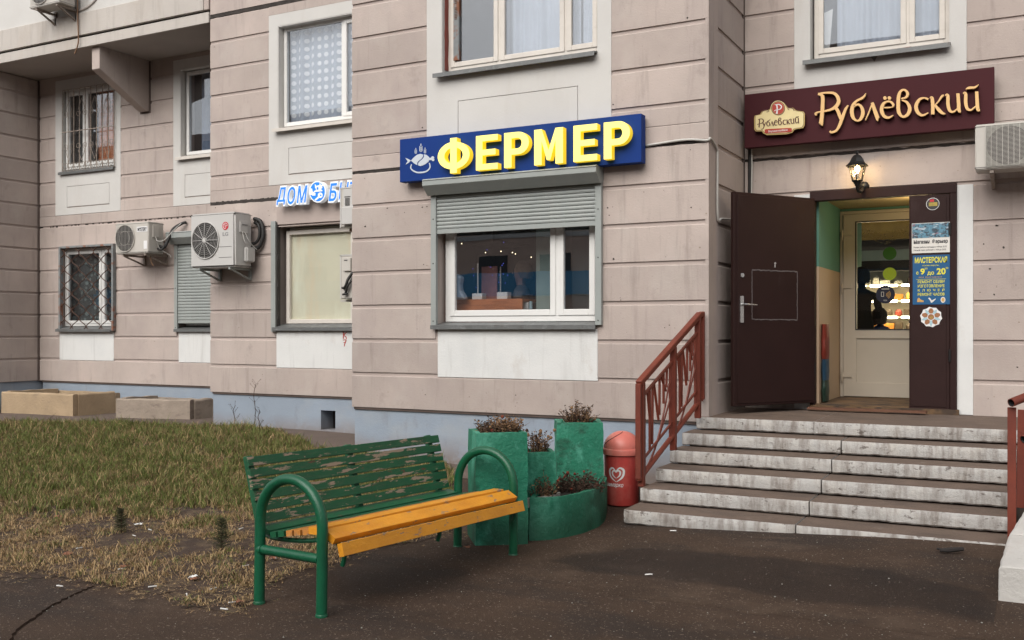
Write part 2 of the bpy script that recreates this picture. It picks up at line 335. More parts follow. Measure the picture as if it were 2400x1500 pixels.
def holes(mb, x0, x1, z0, z1, y0, y1, hs, mi=0):
    """wall plate with rectangular openings"""
    xs = sorted({x0, x1, *[min(max(v, x0), x1) for h in hs for v in h[:2]]}); zs = sorted({z0, z1, *[min(max(v, z0), z1) for h in hs for v in h[2:]]})
    nx, nz = len(xs)-1, len(zs)-1
    solid = [[not any(h[0] < (xs[i]+xs[i+1])/2 < h[1] and h[2] < (zs[j]+zs[j+1])/2 < h[3] for h in hs) for j in range(nz)] for i in range(nx)]
    sd = lambda i, j: 0 <= i < nx and 0 <= j < nz and solid[i][j]
    for i in range(nx):
        for j in range(nz):
            if not sd(i, j): continue
            a, b, c, d = xs[i], xs[i+1], zs[j], zs[j+1]
            mb.add([(a,y0,c),(b,y0,c),(b,y0,d),(a,y0,d)], [(0,1,2,3)], mi); mb.add([(a,y1,c),(b,y1,c),(b,y1,d),(a,y1,d)], [(3,2,1,0)], mi)
            if not sd(i-1, j): mb.add([(a,y0,c),(a,y0,d),(a,y1,d),(a,y1,c)], [(0,1,2,3)], mi)
            if not sd(i+1, j): mb.add([(b,y0,c),(b,y1,c),(b,y1,d),(b,y0,d)], [(0,1,2,3)], mi)
            if not sd(i, j-1): mb.add([(a,y0,c),(a,y1,c),(b,y1,c),(b,y0,c)], [(0,1,2,3)], mi)
            if not sd(i, j+1): mb.add([(a,y0,d),(b,y0,d),(b,y1,d),(a,y1,d)], [(0,1,2,3)], mi)
    return mb
def smooth_path(P, k=6):
    P = [tuple(map(float, p)) for p in P]; out = []
    for i in range(len(P)-1):
        p0 = P[max(i-1, 0)]; p1 = P[i]; p2 = P[i+1]; p3 = P[min(i+2, len(P)-1)]
        for t in range(k):
            t = t/k
            out.append(tuple(.5*((2*b)+(-a+c)*t+(2*a-5*b+4*c-d)*t*t+(-a+3*b-3*c+d)*t**3) for a, b, c, d in zip(p0, p1, p2, p3)))
    out.append(P[-1]); return out
def text_mb(body, x0, x1, z0, z1, y, depth=.002, offset=0, shear=0, mi=0, mb=None, curve=None):
    """text fitted in the rectangle (x0..x1, z0..z1) of a plane facing -Y, its face at y"""
    c = bpy.data.curves.new('t', 'FONT'); c.body = body; c.offset = offset; c.shear = shear; c.extrude = .5; c.resolution_u = 3
    o = bpy.data.objects.new('t', c); me = bpy.data.meshes.new_from_object(o)
    V = [v.co.copy() for v in me.vertices]; xa = min(v.x for v in V); xb = max(v.x for v in V); ya = min(v.y for v in V); yb = max(v.y for v in V)
    mb = mb or MB(); f = lambda v: (x0+(v.x-xa)/(xb-xa)*(x1-x0), y-depth*(v.z+.5)+depth, z0+(v.y-ya)/(yb-ya)*(z1-z0))
    P = [f(v) for v in V]
    if curve: P = [curve(p) for p in P]
    mb.add(P, [tuple(p.vertices) for p in me.polygons], mi)
    bpy.data.objects.remove(o); bpy.data.curves.remove(c); bpy.data.meshes.remove(me)
    return mb
def disc(cx, cz, rx, rz, n=28, a0=0, a1=2*math.pi):
    return [(cx+rx*math.cos(a0+(a1-a0)*i/n), cz+rz*math.sin(a0+(a1-a0)*i/n)) for i in range(n)]

# ------------------------------------------------------------------ ground
def lawn_poly():
    P = [(-260,1330),(0,1347),(120,1352),(250,1374),(380,1398),(470,1424),(545,1432),(575,1400),(640,1362),(760,1328),(850,1292),(960,1270),(1040,1255),(1085,1240),
         (1088,1195),(1060,1150),(1058,1110),(1040,1088),(850,1068),(740,1052),(690,1022),(600,1004),(480,1001),(290,994),(0,990),(-260,990)]
    return [onG(*p)[:2] for p in P]
LAWN = lawn_poly()
def inside(x, y, P=LAWN):
    c = False; j = len(P)-1
    for i in range(len(P)):
        (xi, yi), (xj, yj) = P[i], P[j]
        if (yi > y) != (yj > y) and x < (xj-xi)*(y-yi)/(yj-yi)+xi: c = not c
        j = i
    return c
def sheet(name, xs, ys, zf, m, keep=None, kind='structure'):
    V = [(x, y, zf(x, y)) for y in ys for x in xs]; n = len(xs); Fc = []
    for j in range(len(ys)-1):
        for i in range(n-1):
            if keep and not keep((xs[i]+xs[i+1])/2, (ys[j]+ys[j+1])/2): continue
            Fc.append((j*n+i, j*n+i+1, (j+1)*n+i+1, (j+1)*n+i))
    b = MB(); b.v = V; b.f = Fc; b.m = [0]*len(Fc); o = b.build(name, m, smooth=True, fix=False); o['kind'] = kind; return o
def lin_(a, b, n): return [a+(b-a)*i/n for i in range(n+1)]
xs = [-300, -80, -40, -25]+lin_(-20, 4, 160)+[8, 20, 60, 300]; ys = [-300, -100, -40, -15, -5, 0]+lin_(1.5, 12.4, 90)+[14, 20]
gs = lambda x, y: gz(x, y)+.006*noise.noise((x*.9, y*.9, 0))-.006
sheet('ground', xs, ys, gs, 'asphalt')
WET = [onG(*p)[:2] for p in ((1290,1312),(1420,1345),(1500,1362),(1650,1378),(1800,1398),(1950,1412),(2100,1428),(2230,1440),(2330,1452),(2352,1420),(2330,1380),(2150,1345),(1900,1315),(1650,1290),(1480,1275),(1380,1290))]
BENCH_PATCH = [onG(*p)[:2] for p in ((800,1330),(870,1310),(1000,1330),(1100,1330),(1120,1370),(1000,1400),(860,1410),(790,1370))]  # darker patch of ground under the bench
def edged(x, y, P=None):
    P = P or LAWN
    d = 9
    for (a, b), (c, e) in zip(P, P[1:]+P[:1]):
        L2 = (c-a)**2+(e-b)**2; t = max(0, min(1, ((x-a)*(c-a)+(y-b)*(e-b))/L2)); d = min(d, math.hypot(x-a-t*(c-a), y-b-t*(e-b)))
    return d
def lz(x, y):
    k = min(1, max(0, edged(x, y)-.06)/.3) if inside(x, y) else 0
    return gs(x, y)+.003+k*(.012+.012*noise.noise((x*2.3, y*2.3, 3))+.009*noise.noise((x*9, y*9, 1)))
sheet('lawn', lin_(-19, -3.2, 300), lin_(3.6, 12.1, 170), lz, 'lawn_soil',
      keep=lambda x, y: inside(x+.09*noise.noise((x*3, y*3, 0)), y+.12*noise.noise((x*4, y*4, 5))+.05*noise.noise((x*14, y*14, 5))))
AP = [onG(*p)[:2] for p in [(-260,1000),(290,1003),(480,1008),(600,1012),(690,1030),(740,1060),(850,1075),(1040,1095),(1090,1120)]]
def apron_keep(x, y):
    if y > 12.2 or x > -3.9: return False
    for (a, b), (c, d) in zip(AP, AP[1:]):
        if min(a, c) <= x <= max(a, c): return y > b+(d-b)*(x-a)/(c-a)-.05+.05*noise.noise((x*3, y*3, 0))
    return y > 9.0 and x > -8
sheet('pavement', lin_(-20, -3.2, 220), lin_(8, 12.2, 60), lambda x, y: gs(x, y)+.0015, 'apron_concrete', keep=apron_keep)
# damp stain and darker patch under the bench: finer sheet, vertices carry the darkening
def wet_darkness(x, y):
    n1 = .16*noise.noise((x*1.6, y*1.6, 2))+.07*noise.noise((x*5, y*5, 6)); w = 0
    for P, k in ((WET, .85), (BENCH_PATCH, .55)):
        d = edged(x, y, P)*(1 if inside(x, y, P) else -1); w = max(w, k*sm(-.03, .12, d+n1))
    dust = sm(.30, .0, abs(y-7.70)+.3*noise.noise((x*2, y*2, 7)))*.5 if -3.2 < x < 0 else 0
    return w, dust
gx_, gy_ = lin_(-5.6, -.22, 110), lin_(3.9, 7.74, 84)
o = sheet('asphalt_patches', gx_, gy_, lambda x, y: gs(x, y)+.0015, 'asphalt', keep=lambda x, y: edged(x, y, WET) < .35 or inside(x, y, WET) or edged(x, y, BENCH_PATCH) < .35 or inside(x, y, BENCH_PATCH))
at = o.data.attributes.new('wet_dark', 'FLOAT', 'POINT')
for i, v in enumerate(o.data.vertices): at.data[i].value = wet_darkness(v.co.x, v.co.y)[0]
m = MATS['asphalt'].copy(); m.name = 'asphalt_damp_dark'; nt = m.node_tree; b = nt.nodes['Principled BSDF']; src = b.inputs['Base Color'].links[0].from_socket
an = nt.nodes.new('ShaderNodeAttribute'); an.attribute_name = 'wet_dark'; mx = nt.nodes.new('ShaderNodeMix'); mx.data_type = 'RGBA'; mx.blend_type = 'MULTIPLY'
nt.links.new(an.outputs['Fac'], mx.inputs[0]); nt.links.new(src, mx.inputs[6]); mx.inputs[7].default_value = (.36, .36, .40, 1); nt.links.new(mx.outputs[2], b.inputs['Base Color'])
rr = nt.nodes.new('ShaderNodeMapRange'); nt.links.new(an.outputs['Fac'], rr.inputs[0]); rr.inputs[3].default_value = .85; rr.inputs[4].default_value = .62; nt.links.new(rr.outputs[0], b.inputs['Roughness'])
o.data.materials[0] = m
# the crack in the asphalt
ck = MB(); pts = smooth_path([(20,1510,7),(38,1475,5),(85,1442,5),(120,1418,4),(160,1398,3),(200,1380,3),(222,1372,1)], 7)
L_, R_ = [], []
for i, (a, b, w) in enumerate(pts):
    j = 9*noise.noise((i*.9, 0, 0)); x, y, g = onG(a+j, b-w*.5); L_.append((x, y, gs(x, y)+.003)); x, y, g = onG(a+j+w*.35, b+w*.5); R_.append((x, y, gs(x, y)+.003))
n = len(L_); ck.add(L_+R_, [(i, i+1, n+i+1, n+i) for i in range(n-1)]); o = ck.build('ground_crack', 'crack_dark', fix=False); tag(o, kind='structure')
# ------------------------------------------------------------------ apartment building
YA, YB, YC, YD = 9.55, 10.9, 11.97, 10.9
XA0, XA1 = XY(825, YA), XY(1661, YA)
XB0 = XY(493, YB); XC0 = XY(93, YC); XDR = 3.2
Z0, DZ, GR = 3.49, .396, .038
J = lambda k: Z0+DZ*k
PL = .70
TOPZ = 6.86
bld = thing('apartment_building', (-7, 12, 0), 'pink and white concrete panel apartment building with joint lines, behind the lawn and steps', 'building')

BLK = {}
def block(x0, x1, z0, z1, y, dep=.035, m='pink_stucco', name='wall_block', face='y', parent=bld):
    """a cladding block, its front chamfered, lower face flat; face 'x' for the walls that look along +X (x0,x1 are then y's, y is x)"""
    key = (round(x1-x0, 4), round(z1-z0, 4), dep, m, face)
    if key not in BLK:
        w, h = x1-x0, z1-z0; c = .007
        if h > .15: prof = [(0, .0), (0, h-c*2), (c, h-c*.5), (dep, h), (dep, 0)]
        else: prof = [(0, 0), (0, h), (dep, h), (dep, 0)]
        jit = MB(); n = len(prof); st = max(1, int(w/.45)); V = []
        for i in range(st+1):
            for k, (d, zz) in enumerate(prof):
                q = .0012*noise.noise((i*.9+w*7, k*1.7, h)) if k < 3 else 0
                V.append((w*i/st, d+q, zz+q*1.5))
        Fs = [(i*n+k, (i+1)*n+k, (i+1)*n+(k+1) % n, i*n+(k+1) % n) for i in range(st) for k in range(n)]
        Fs += [tuple(range(n)), tuple(range(st*n, st*n+n))[::-1]]
        if face == 'x': V = [(-d_, x_, z_) for x_, d_, z_ in V]
        jit.add(V, Fs); o = jit.build(name, m); BLK[key] = o.data
    else: o = bpy.data.objects.new(name, BLK[key]); COL.objects.link(o)
    o.parent = parent; w = ORG[parent.name]; ORG[o.name] = w
    o.location = ((x0, y, z0) if face == 'y' else (y, x0, z0))
    o.location = Vector(o.location)-w
    return o

def wallplate(x0, x1, z0, z1, y, th, hs, m, name):
    return holes(MB(), x0, x1, z0, z1, y, y+th, hs).build(name, m, bld, fix=False)

def bay(Y, X0, X1, ups, lows, doors=(), kmax=6, right_blocks=True):
    """ups: (white x0, x1, hole x0, x1, hole z0, z1); lows: (hole x0, x1, z0, z1, white x0, x1)"""
    hs = [(a, b, c, d) for _, _, a, b, c, d in ups]+[(a, b, c, d) for a, b, c, d, _, _ in lows]+[d[:4] for d in doors]
    wallplate(X0, X1, PL-.010, TOPZ, Y+.016, .30, hs, 'pink_stucco_core', 'wall_core')
    def row(z0, z1, cuts):
        xs = [X0]
        for a, b in sorted(cuts): xs += [a, b]
        xs.append(X1)
        for a, b in zip(xs[::2], xs[1::2]):
            if b-a > .03: block(a, b, z0, z1, Y)
    row(PL, J(-6)-GR, [(d[4], d[5]) for d in doors])                                  # bottom band
    for k in range(-6, -1):
        row(J(k), J(k+1)-GR, [((w0, w1) if J(k)+.2 < c else (a, b)) for a, b, c, d, w0, w1 in lows]+[(d[4], d[5]) for d in doors])
    row(J(-1), J(0)-.035, [])
    for k in range(0, kmax+1):
        if k == 0:
            row(J(0), J(0)+.172, []); row(J(0)+.172, J(1)-GR, [(u[0], u[1]) for u in ups])
        elif k == 6: 
            row(J(6), J(7)-.06, [(u[0], u[1]) for u in ups])
        else: row(J(k), J(k+1)-GR, [(u[0], u[1]) for u in ups])
    row(J(7), TOPZ, [])
    for u in ups:                                                                     # white surround with its engraved rectangle
        w0, w1, a, b, c, d = u; gx0, gx1, g0, g1 = w0+.22*(w1-w0)/1.2, w1-.20*(w1-w0)/1.2, J(0)+.30, J(0)+.68
        t = .007
        eng = [(gx0, gx1, g0, g0+.017), (gx0, gx1, g1-t, g1), (gx0, gx0+t, g0, g1), (gx1-t, gx1, g0, g1)]
        wallplate(w0+.002, w1-.002, J(0)+.175, 6.08, Y-.001, .032, [(a, b, c, d)]+eng, 'white_stucco', 'white_panel')
        block(w0, w1, 6.083, J(7)-.06, Y)
    for a, b, c, d, w0, w1 in lows:
        wallplate(w0+.002, w1-.002, J(-6)-GR+.003, c-.004, Y-.002, .032, [], 'fresh_white_stucco', 'white_panel')
def seam(x0, x1, z, y, th=.045, name='panel_seam', seed=0):
    n = int((x1-x0)/.035); V = []
    for i in range(n+1):
        x = x0+(x1-x0)*i/n
        a = z-th*.5-.012*noise.noise((x*9, seed, 0))-.02*max(0, noise.noise((x*2, seed, 9))); b = z+th*.5+.012*noise.noise((x*11, seed, 4))
        yy = y+.004+.006*noise.noise((x*20, seed, 2)); V += [(x, yy+.03, a), (x, yy, a+.004), (x, yy, b-.004), (x, yy+.03, b)]
    m = MB(); m.add(V, [(i*4+k, (i+1)*4+k, (i+1)*4+k+1, i*4+k+1) for i in range(n) for k in range(3)]); m.build(name, 'seam_mortar', bld)

# openings
def hx(p0, p1, Y): return XY(p0, Y), XY(p1, Y)
uA = (*hx(1000, 1433, YA), *hx(1034, 1402, YA), 4.47, 5.93)
lA = (*hx(1020, 1400, YA), 1.62, 3.08, *hx(1026, 1401, YA))
bay(YA, XA0, XA1, [uA], [lA])
XB1 = XA0+.05
BX1 = XY(900, YB)            # right ends hidden behind bay A's return
uB = (*hx(630, 898, YB), *hx(651, 880, YB), 4.44, 5.91)
lB = (*hx(646, 890, YB), 1.62, 3.08, *hx(648, 892, YB))
bay(YB, XB0, BX1+.02, [uB], [lB])
uC1 = (*hx(130, 283, YC), *hx(144, 270, YC), 4.43, 5.90); uC2 = (*hx(406, 560, YC), *hx(422, 540, YC), 4.43, 5.92)
lC1 = (*hx(142, 268, YC), 1.62, 3.08, *hx(140, 267, YC)); lC2 = (*hx(414, 540, YC), 1.62, 3.0, *hx(419, 538, YC))
CX1 = XY(565, YC)
bay(YC, XC0, CX1, [uC1, uC2], [lC1, lC2], kmax=6)
XD0 = XA1-.01
DL, DR = -2.16, XY(2243, YD)                  # door opening
uD = (*hx(1861, 2266, YD), *hx(1896, 2228, YD), 4.47, 5.93)
doorD = (DL, DR, .76, 3.07, XY(1861, YD), XY(2281, YD))
bay(YD, XD0, XDR, [uD], [], [doorD])
wallplate(doorD[4]+.002, DL, .762, J(-1)-.035, YD-.001, .032, [], 'fresh_white_stucco', 'door_surround'); wallplate(DR, doorD[5]-.002, .762, J(-1)-.035, YD-.001, .032, [], 'fresh_white_stucco', 'door_surround')
# seams between the storey panels
seam(XB0, XY(652, YB), J(0)-.018, YB-.004, .055, seed=1); seam(XB0, BX1, J(7)-.03, YB, .055, seed=2)
seam(XY(652, YB), BX1, J(0)-.018, YB, .035, seed=8)
seam(XA0, XA1, J(0)-.018, YA+.004, .034, seed=3); seam(XC0, XY(448, YC), J(0)-.016, YC+.012, .025, seed=4); seam(XY(448, YC), CX1, J(0)-.02, YC-.004, .06, seed=5)
seam(XD0, XDR, J(0)-.018, YD+.008, .032, seed=6); seam(XA0, XA1, J(7)-.03, YA, .05, seed=7)
# return wall between the shop-window bay and the entrance (looks to +X), with a smooth pier at its front edge
RW = MB(); RW.box(XA1-.32, XA1-.021, YA+.03, YD+.1, PL-.01, TOPZ); RW.build('wall_core', 'pink_stucco_core', bld)
block(YA+.002, YA+.21, PL, TOPZ, XA1, m='pink_stucco', name='corner_pier', face='x')
for k in range(-7, 8):
    z0 = PL if k == -7 else J(k); z1 = TOPZ if k == 7 else J(k+1)-GR
    block(YA+.235, YD+.02, z0, z1, XA1-.004, face='x')
block(YA+.20, YA+.24, PL, TOPZ, XA1-.017, dep=.02, m='dark_joint', name='joint_strip', face='x')
# left return of bay A (hidden side) and the left wall of the recess
LW = MB(); LW.box(XA0, XA0+.3, YA+.03, YB+.2, PL-.01, TOPZ); LW.build('wall_core', 'pink_stucco_core', bld)
LW = MB(); LW.box(XB0, XB0+.3, YB+.03, YC+.2, PL-.01, TOPZ); LW.build('wall_core', 'pink_stucco_core', bld)
LW = MB(); LW.box(XC0-3.5, XC0-.03, YB+.05, YC+.2, PL-.01, 6.1); LW.build('wall_core', 'pink_stucco_core', bld)
for k in range(-7, 7):
    z0 = PL if k == -7 else J(k); z1 = J(k+1)-GR if k < 6 else 6.14
    block(YB, YC-.035, z0, z1, XC0-.012, face='x')
    block(XC0-3.5, XC0-.05, z0, z1, YB+.02)
block(YC-.028, YC-.0, PL, 6.14, XC0+.006, dep=.02, m='dark_joint', name='joint_strip', face='x')
block(YD-.03, YD+.0, PL, TOPZ, XA1+.004, dep=.02, m='dark_joint', name='joint_strip', face='x')
# plinth
def plinth(x0, x1, y, hs=()):
    holes(MB(), x0, x1, -.3, PL-.012, y+.03, y+.3, hs).build('plinth', 'plinth_paint', bld, fix=False)
    m = MB(); m.box(x0, x1, y+.012, y+.03, PL-.03, PL-.001); m.build('plinth_joint', 'dark_joint', bld)
plinth(XA0+.02, XA1-.02, YA)
vh = (*hx(749, 783, YB), .23, .50)
plinth(XB0+.03, XA0+.1, YB, [vh]); plinth(XC0+.05, XB0+.06, YC); plinth(XC0-3.5, XC0-.03, YB+.05); plinth(XD0, XDR, YD)
m = MB(); m.box(XC0-.3, XC0-.045, YB+.09, YC+.2, -.3, PL-.012); m.build('plinth', 'plinth_paint', bld)
m = MB(); m.box(XA0+.02, XA0+.3, YA+.1, YB+.2, -.3, PL-.012); m.build('plinth', 'plinth_paint', bld)
m = MB(); m.box(XA1-.3, XA1-.03, YA+.1, YB+.2, -.3, PL-.012); m.build('plinth', 'plinth_paint', bld)
m = MB(); m.box(XB0+.03, XB0+.3, YB+.1, YC+.2, -.3, PL-.012); m.build('plinth', 'plinth_paint', bld)
a, b, c, d = vh
m = MB(); m.box(a-.1, b+.1, YB+.55, YB+.6, c-.1, d+.1); m.box(a-.1, a-.02, YB+.3, YB+.56, c-.1, d+.1); m.box(b+.02, b+.1, YB+.3, YB+.56, c-.1, d+.1); m.box(a-.02, b+.02, YB+.3, YB+.56, d+.02, d+.1); m.box(a-.02, b+.02, YB+.3, YB+.56, c-.1, c-.02)
m.build('vent_hole', 'room_dark', bld)
# floors above (plain, over the top of the photo) and roof mass behind
m = MB(); m.box(XA0, XA1, YA+.01, 14, TOPZ+.003, 13); m.box(XB0, XA0-.003, YB+.01, 14, TOPZ+.003, 13); m.box(XA1+.003, XDR, YD+.01, 14, TOPZ+.003, 13)
m.build('upper_wall', 'pink_stucco_core', bld)
m = MB(); m.box(XC0-3.6, XDR, 17.01, 17.2, -.3, 13); m.box(XDR+.003, XDR+.2, YD, 17.2, -.3, 13); m.box(XC0-3.7, XC0-3.51, YB+.05, 17.2, -.3, 13); m.box(XC0-3.6, XDR, 14.001, 17, 6.9, 7.1); m.build('rear_wall', 'pink_stucco_core', bld)

# balcony over the recess
bx0, bx1 = XC0-3.5, XB0-.015
m = MB(); m.box(bx0, bx1, YB+.02, YC+.05, 6.15, 6.28); m.build('balcony_or_shade_slab', 'soffit_paint', bld)
m = MB(); m.box(bx0, bx1, YB-.02, YB+.018, 6.147, 6.305); m.build('fascia', 'balcony_paint', bld, bevel=.004)
m = MB(); m.box(bx0, bx1, YB+.02, YB+.06, 6.283, 6.40); m.build('fascia_joint', 'seam_mortar', bld)
m = MB(); m.box(bx0, bx1-.10, YB-.03, YB+.10, 6.345, 6.70); m.build('parapet_band', 'balcony_paint', bld, bevel=.004)
m = MB(); m.box(bx1-.096, bx1, YB-.02, YB+.10, 6.345, 9); m.build('balcony_post', 'pink_stucco', bld, bevel=.004)
m = MB(); m.box(bx0, bx1-.10, YB+.0, YB+.10, 6.703, 7.6); m.build('parapet_panel', 'white_stucco', bld)
m = MB(); m.box(XC0-2.2, XC0-.4, YB-.035, YB-.003, 6.98, 7.05);
m.build('parapet_moulding', 'soffit_paint', bld); m = MB(); m.tube([(XY(188, YB)+.62*math.cos(t), YB-.004, 7.33+.58*math.sin(t)) for t in lin_(0, 2*math.pi, 40)][:-1], .022, 6, closed=True)
m.build('parapet_moulding', 'soffit_paint', bld)
m = MB(); m.box(bx0, bx1-.1, YB+.02, 14, 7.603, 13); m.build('upper_wall', 'pink_stucco_core', bld)
m = MB(); m.box(XA1+.02, XDR, YA+.02, YD, 8.6, 8.8); m.box(XA1+.02, XDR, YA+.02, YA+.12, 8.803, 9.9); m.build('balcony_or_shade_slab', 'soffit_paint', bld)  # unseen slab and parapet added over the entrance bay to shade its wall
# the bracket that carries it
m = MB(); P = [(YB+.06, 6.148), (YB+.06, 5.79), (YC-.08, 5.30), (YC+.02, 5.30), (YC+.02, 6.148)]
xl, xr = -13.45, -13.27
m.add([(xl, y, z) for y, z in P]+[(xr, y, z) for y, z in P], [(0,1,2,3,4), (9,8,7,6,5)]+[(i, i+5, (i+1) % 5+5, (i+1) % 5) for i in range(5)])
m.build('balcony_bracket', 'pink_stucco', bld, bevel=.006)
m = MB(); m.box(xl-.03, xr+.03, YC-.012, YC+.03, 5.27, 6.14); m.build('bracket_seat', 'dark_joint', bld)

# ------------------------------------------------------------------ windows (parts of the building; panes, sashes, sills their sub-parts)
def window(x0, x1, z0, z1, y, sashes, fmat='plastic_white', sillp=None, sill_mat='zinc_sill', gm='window_glass', fw=.055, sw=.045, lip=.10, front=None, silldrop=.05):
    """sashes: list of (fraction x0, fraction x1, kind) kind s = sash with a frame of its own, f = fixed"""
    d = .06; m = MB()
    m.box(x0, x0+fw, y, y+d, z0, z1); m.box(x1-fw, x1, y, y+d, z0, z1); m.box(x0+fw, x1-fw, y, y+d, z0, z0+fw); m.box(x0+fw, x1-fw, y, y+d, z1-fw, z1)
    iw = x1-x0-2*fw; iz0, iz1 = z0+fw, z1-fw; mul = .05
    for a, b, k in sashes[:-1]:
        xm = x0+fw+iw*b; m.box(xm-mul/2, xm+mul/2, y, y+d, iz0, iz1)
    w = m.build('window', fmat, bld, bevel=.004)
    for i, (a, b, k) in enumerate(sashes):
        sx0 = x0+fw+iw*a+(mul/2 if i else 0); sx1 = x0+fw+iw*b-(mul/2 if i < len(sashes)-1 else 0)
        if k == 's':
            q = MB(); e = .012; yy = y-.012
            q.box(sx0-e, sx0+sw, yy, yy+.05, iz0-e, iz1+e); q.box(sx1-sw, sx1+e, yy, yy+.05, iz0-e, iz1+e)
            q.box(sx0+sw, sx1-sw, yy, yy+.05, iz0-e, iz0+sw); q.box(sx0+sw, sx1-sw, yy, yy+.05, iz1-sw, iz1+e)
            q.build('sash', fmat, w, bevel=.005)
            g = MB(); g.box(sx0+sw-.004, sx1-sw+.004, y+.012, y+.018, iz0+sw-.004, iz1-sw+.004)
        else: g = MB(); g.box(sx0-.004, sx1+.004, y+.022, y+.028, iz0-.004, iz1+.004)
        g.build('pane', gm, w)
    if front is not None:     # sloping metal sill from the frame out past the wall face
        a, b = sillp or (x0, x1); s = MB(); t = .012; yo = front-lip
        P = [(y+.01, z0-.004), (yo, z0-.004-silldrop), (yo, z0-.05-silldrop), (yo+t, z0-.05-silldrop), (yo+t, z0-.02-silldrop), (y+.01, z0-.02)]
        n = len(P); s.add([(a, q, z) for q, z in P]+[(b, q, z) for q, z in P], [tuple(range(n)), tuple(range(n, 2*n))[::-1]]+[(i, i+n, (i+1) % n+n, (i+1) % n) for i in range(n)])
        s.build('sill', sill_mat, w)
    return w
def room(x0, x1, z0, z1, y, dep, m='room_dark'):
    b = MB(); e = .04
    b.box(x0-e, x1+e, y+dep, y+dep+e, z0-e, z1+e); b.box(x0-e, x0, y, y+dep, z0-e, z1+e); b.box(x1, x1+e, y, y+dep, z0-e, z1+e)
    b.box(x0, x1, y, y+dep, z0-e, z0); b.box(x0, x1, y, y+dep, z1, z1+e); b.build('room', m, bld)
def reveal(u, Y, m='white_stucco', dy=.16):
    a, b, c, d = u; r = MB(); t = .012
    r.box(a, a+t, Y+.003, Y+dy, c, d); r.box(b-t, b, Y+.003, Y+dy, c, d); r.box(a+t, b-t, Y+.003, Y+dy, d-t, d); r.box(a+t, b-t, Y+.003, Y+dy, c, c+t); r.build('reveal', m, bld)
def curtain(x0, x1, z0, z1, y, m, label, amp=.025, n=9, name='curtain', dots=None, dm='dot_print'):
    b = MB(); N = max(24, int((x1-x0)*45)); ph = random.random()*6
    f = lambda x: y+amp*math.sin(x*n*2*math.pi/1.0+ph)*(.7+.3*math.sin(x*3.1))+amp*.5*math.sin(x*n*4.1+ph)
    V = [(x0+(x1-x0)*i/N, f(x0+(x1-x0)*i/N), z) for z in (z0, z1) for i in range(N+1)]
    b.add(V, [(i, i+1, N+2+i, N+1+i) for i in range(N)], 0)
    if dots:
        nx, nz, r, p = dots
        for i in range(nx):
            for j in range(nz):
                cx = x0+(x1-x0)*(i+.5)/nx; cz = z0+(z1-z0)*(j+.5)/nz
                if p < 1:
                    if random.random() > p: continue
                    cx += random.uniform(-.02, .02); cz += random.uniform(-.03, .03)
                rr = r*(1 if p == 1 else random.uniform(.6, 1.2)); q = disc(cx, cz, rr, rr, 12); q = [(px, f(px)-.004, pz) for px, pz in q if x0 < px < x1]
                if len(q) > 3: b.add(q, [tuple(range(len(q)))], 1)
    o = b.build(name, [m, dm], smooth=False, fix=False)
    for p in o.data.polygons:
        if p.material_index == 0: p.use_smooth = True
    recenter(o, ((x0+x1)/2, y, z0)); return tag(o, label, 'curtain')
# bay A, upstairs
y = YA+.12
reveal(uA[2:], YA); w = window(uA[2]+.015, uA[3]-.015, uA[4]+.07, uA[5], y, [(0, .345, 's'), (.345, .80, 's'), (.80, 1, 's')], 'plastic_old', sillp=(uA[2]-.06, uA[3]-.01), front=YA, lip=.09)
m = MB(); xx = uA[2]+.10
m.box(xx, xx+.07, y-.02, y+.02, 4.66, 5.85); m.build('vent_strip', 'plastic_white', w)
m = MB()
for z in (5.12, 5.30):
    for i in range(8): m.box(xx+.018, xx+.05, y-.023, y-.0205, z+i*.018, z+i*.018+.008)
m.build('vent_slots', 'rust_bar', w)
m = MB()
for i in range(60):
    z = 4.55+i*.022; m.box(uA[2]+.014, uA[2]+.024+.008*noise.noise((z*5, 0, 0)), YA+.055+.008*noise.noise((z*9, 1, 0)), y+.01, z, z+.022)
m.build('foam_filler', 'bag_red', w); w.children[-1].data.materials[0] = MATS['rust_frame']
room(uA[2]-.4, uA[3]+.4, 4.0, 6.2, YA+.33, 2.2, 'room_mid')
curtain(uA[2]+.55, uA[2]+.75, 4.5, 6, YA+.25, 'curtain_white', 'narrow white lace curtain edge behind the left pane of the window above the blue sign')
curtain(uA[2]+.75, uA[3]-.3, 4.5, 6, YA+.25, 'curtain_white', 'wide white lace curtain behind the middle pane of the window above the blue sign')
curtain(uA[3]-.28, uA[3]+.1, 4.5, 6, YA+.25, 'curtain_white', 'white lace curtain behind the right pane of the window above the blue sign')
# bay A, shop window
wx0, wx1 = XY(1036, YA+.16), XY(1396, YA+.16); reveal(lA[:4], YA, 'pink_stucco', .18)
w = window(lA[0]+.05, lA[1]-.02, 1.70, 3.07, YA+.14, [(0, .755, 's'), (.755, 1, 's')], sillp=(lA[0]-.03, lA[1]+.0), front=YA, lip=.06, gm='shop_glass', fw=.075, sw=.055, silldrop=.035)
room(-7.1, -3.5, .8, 3.25, YA+.33, 2.9, 'room_dark')
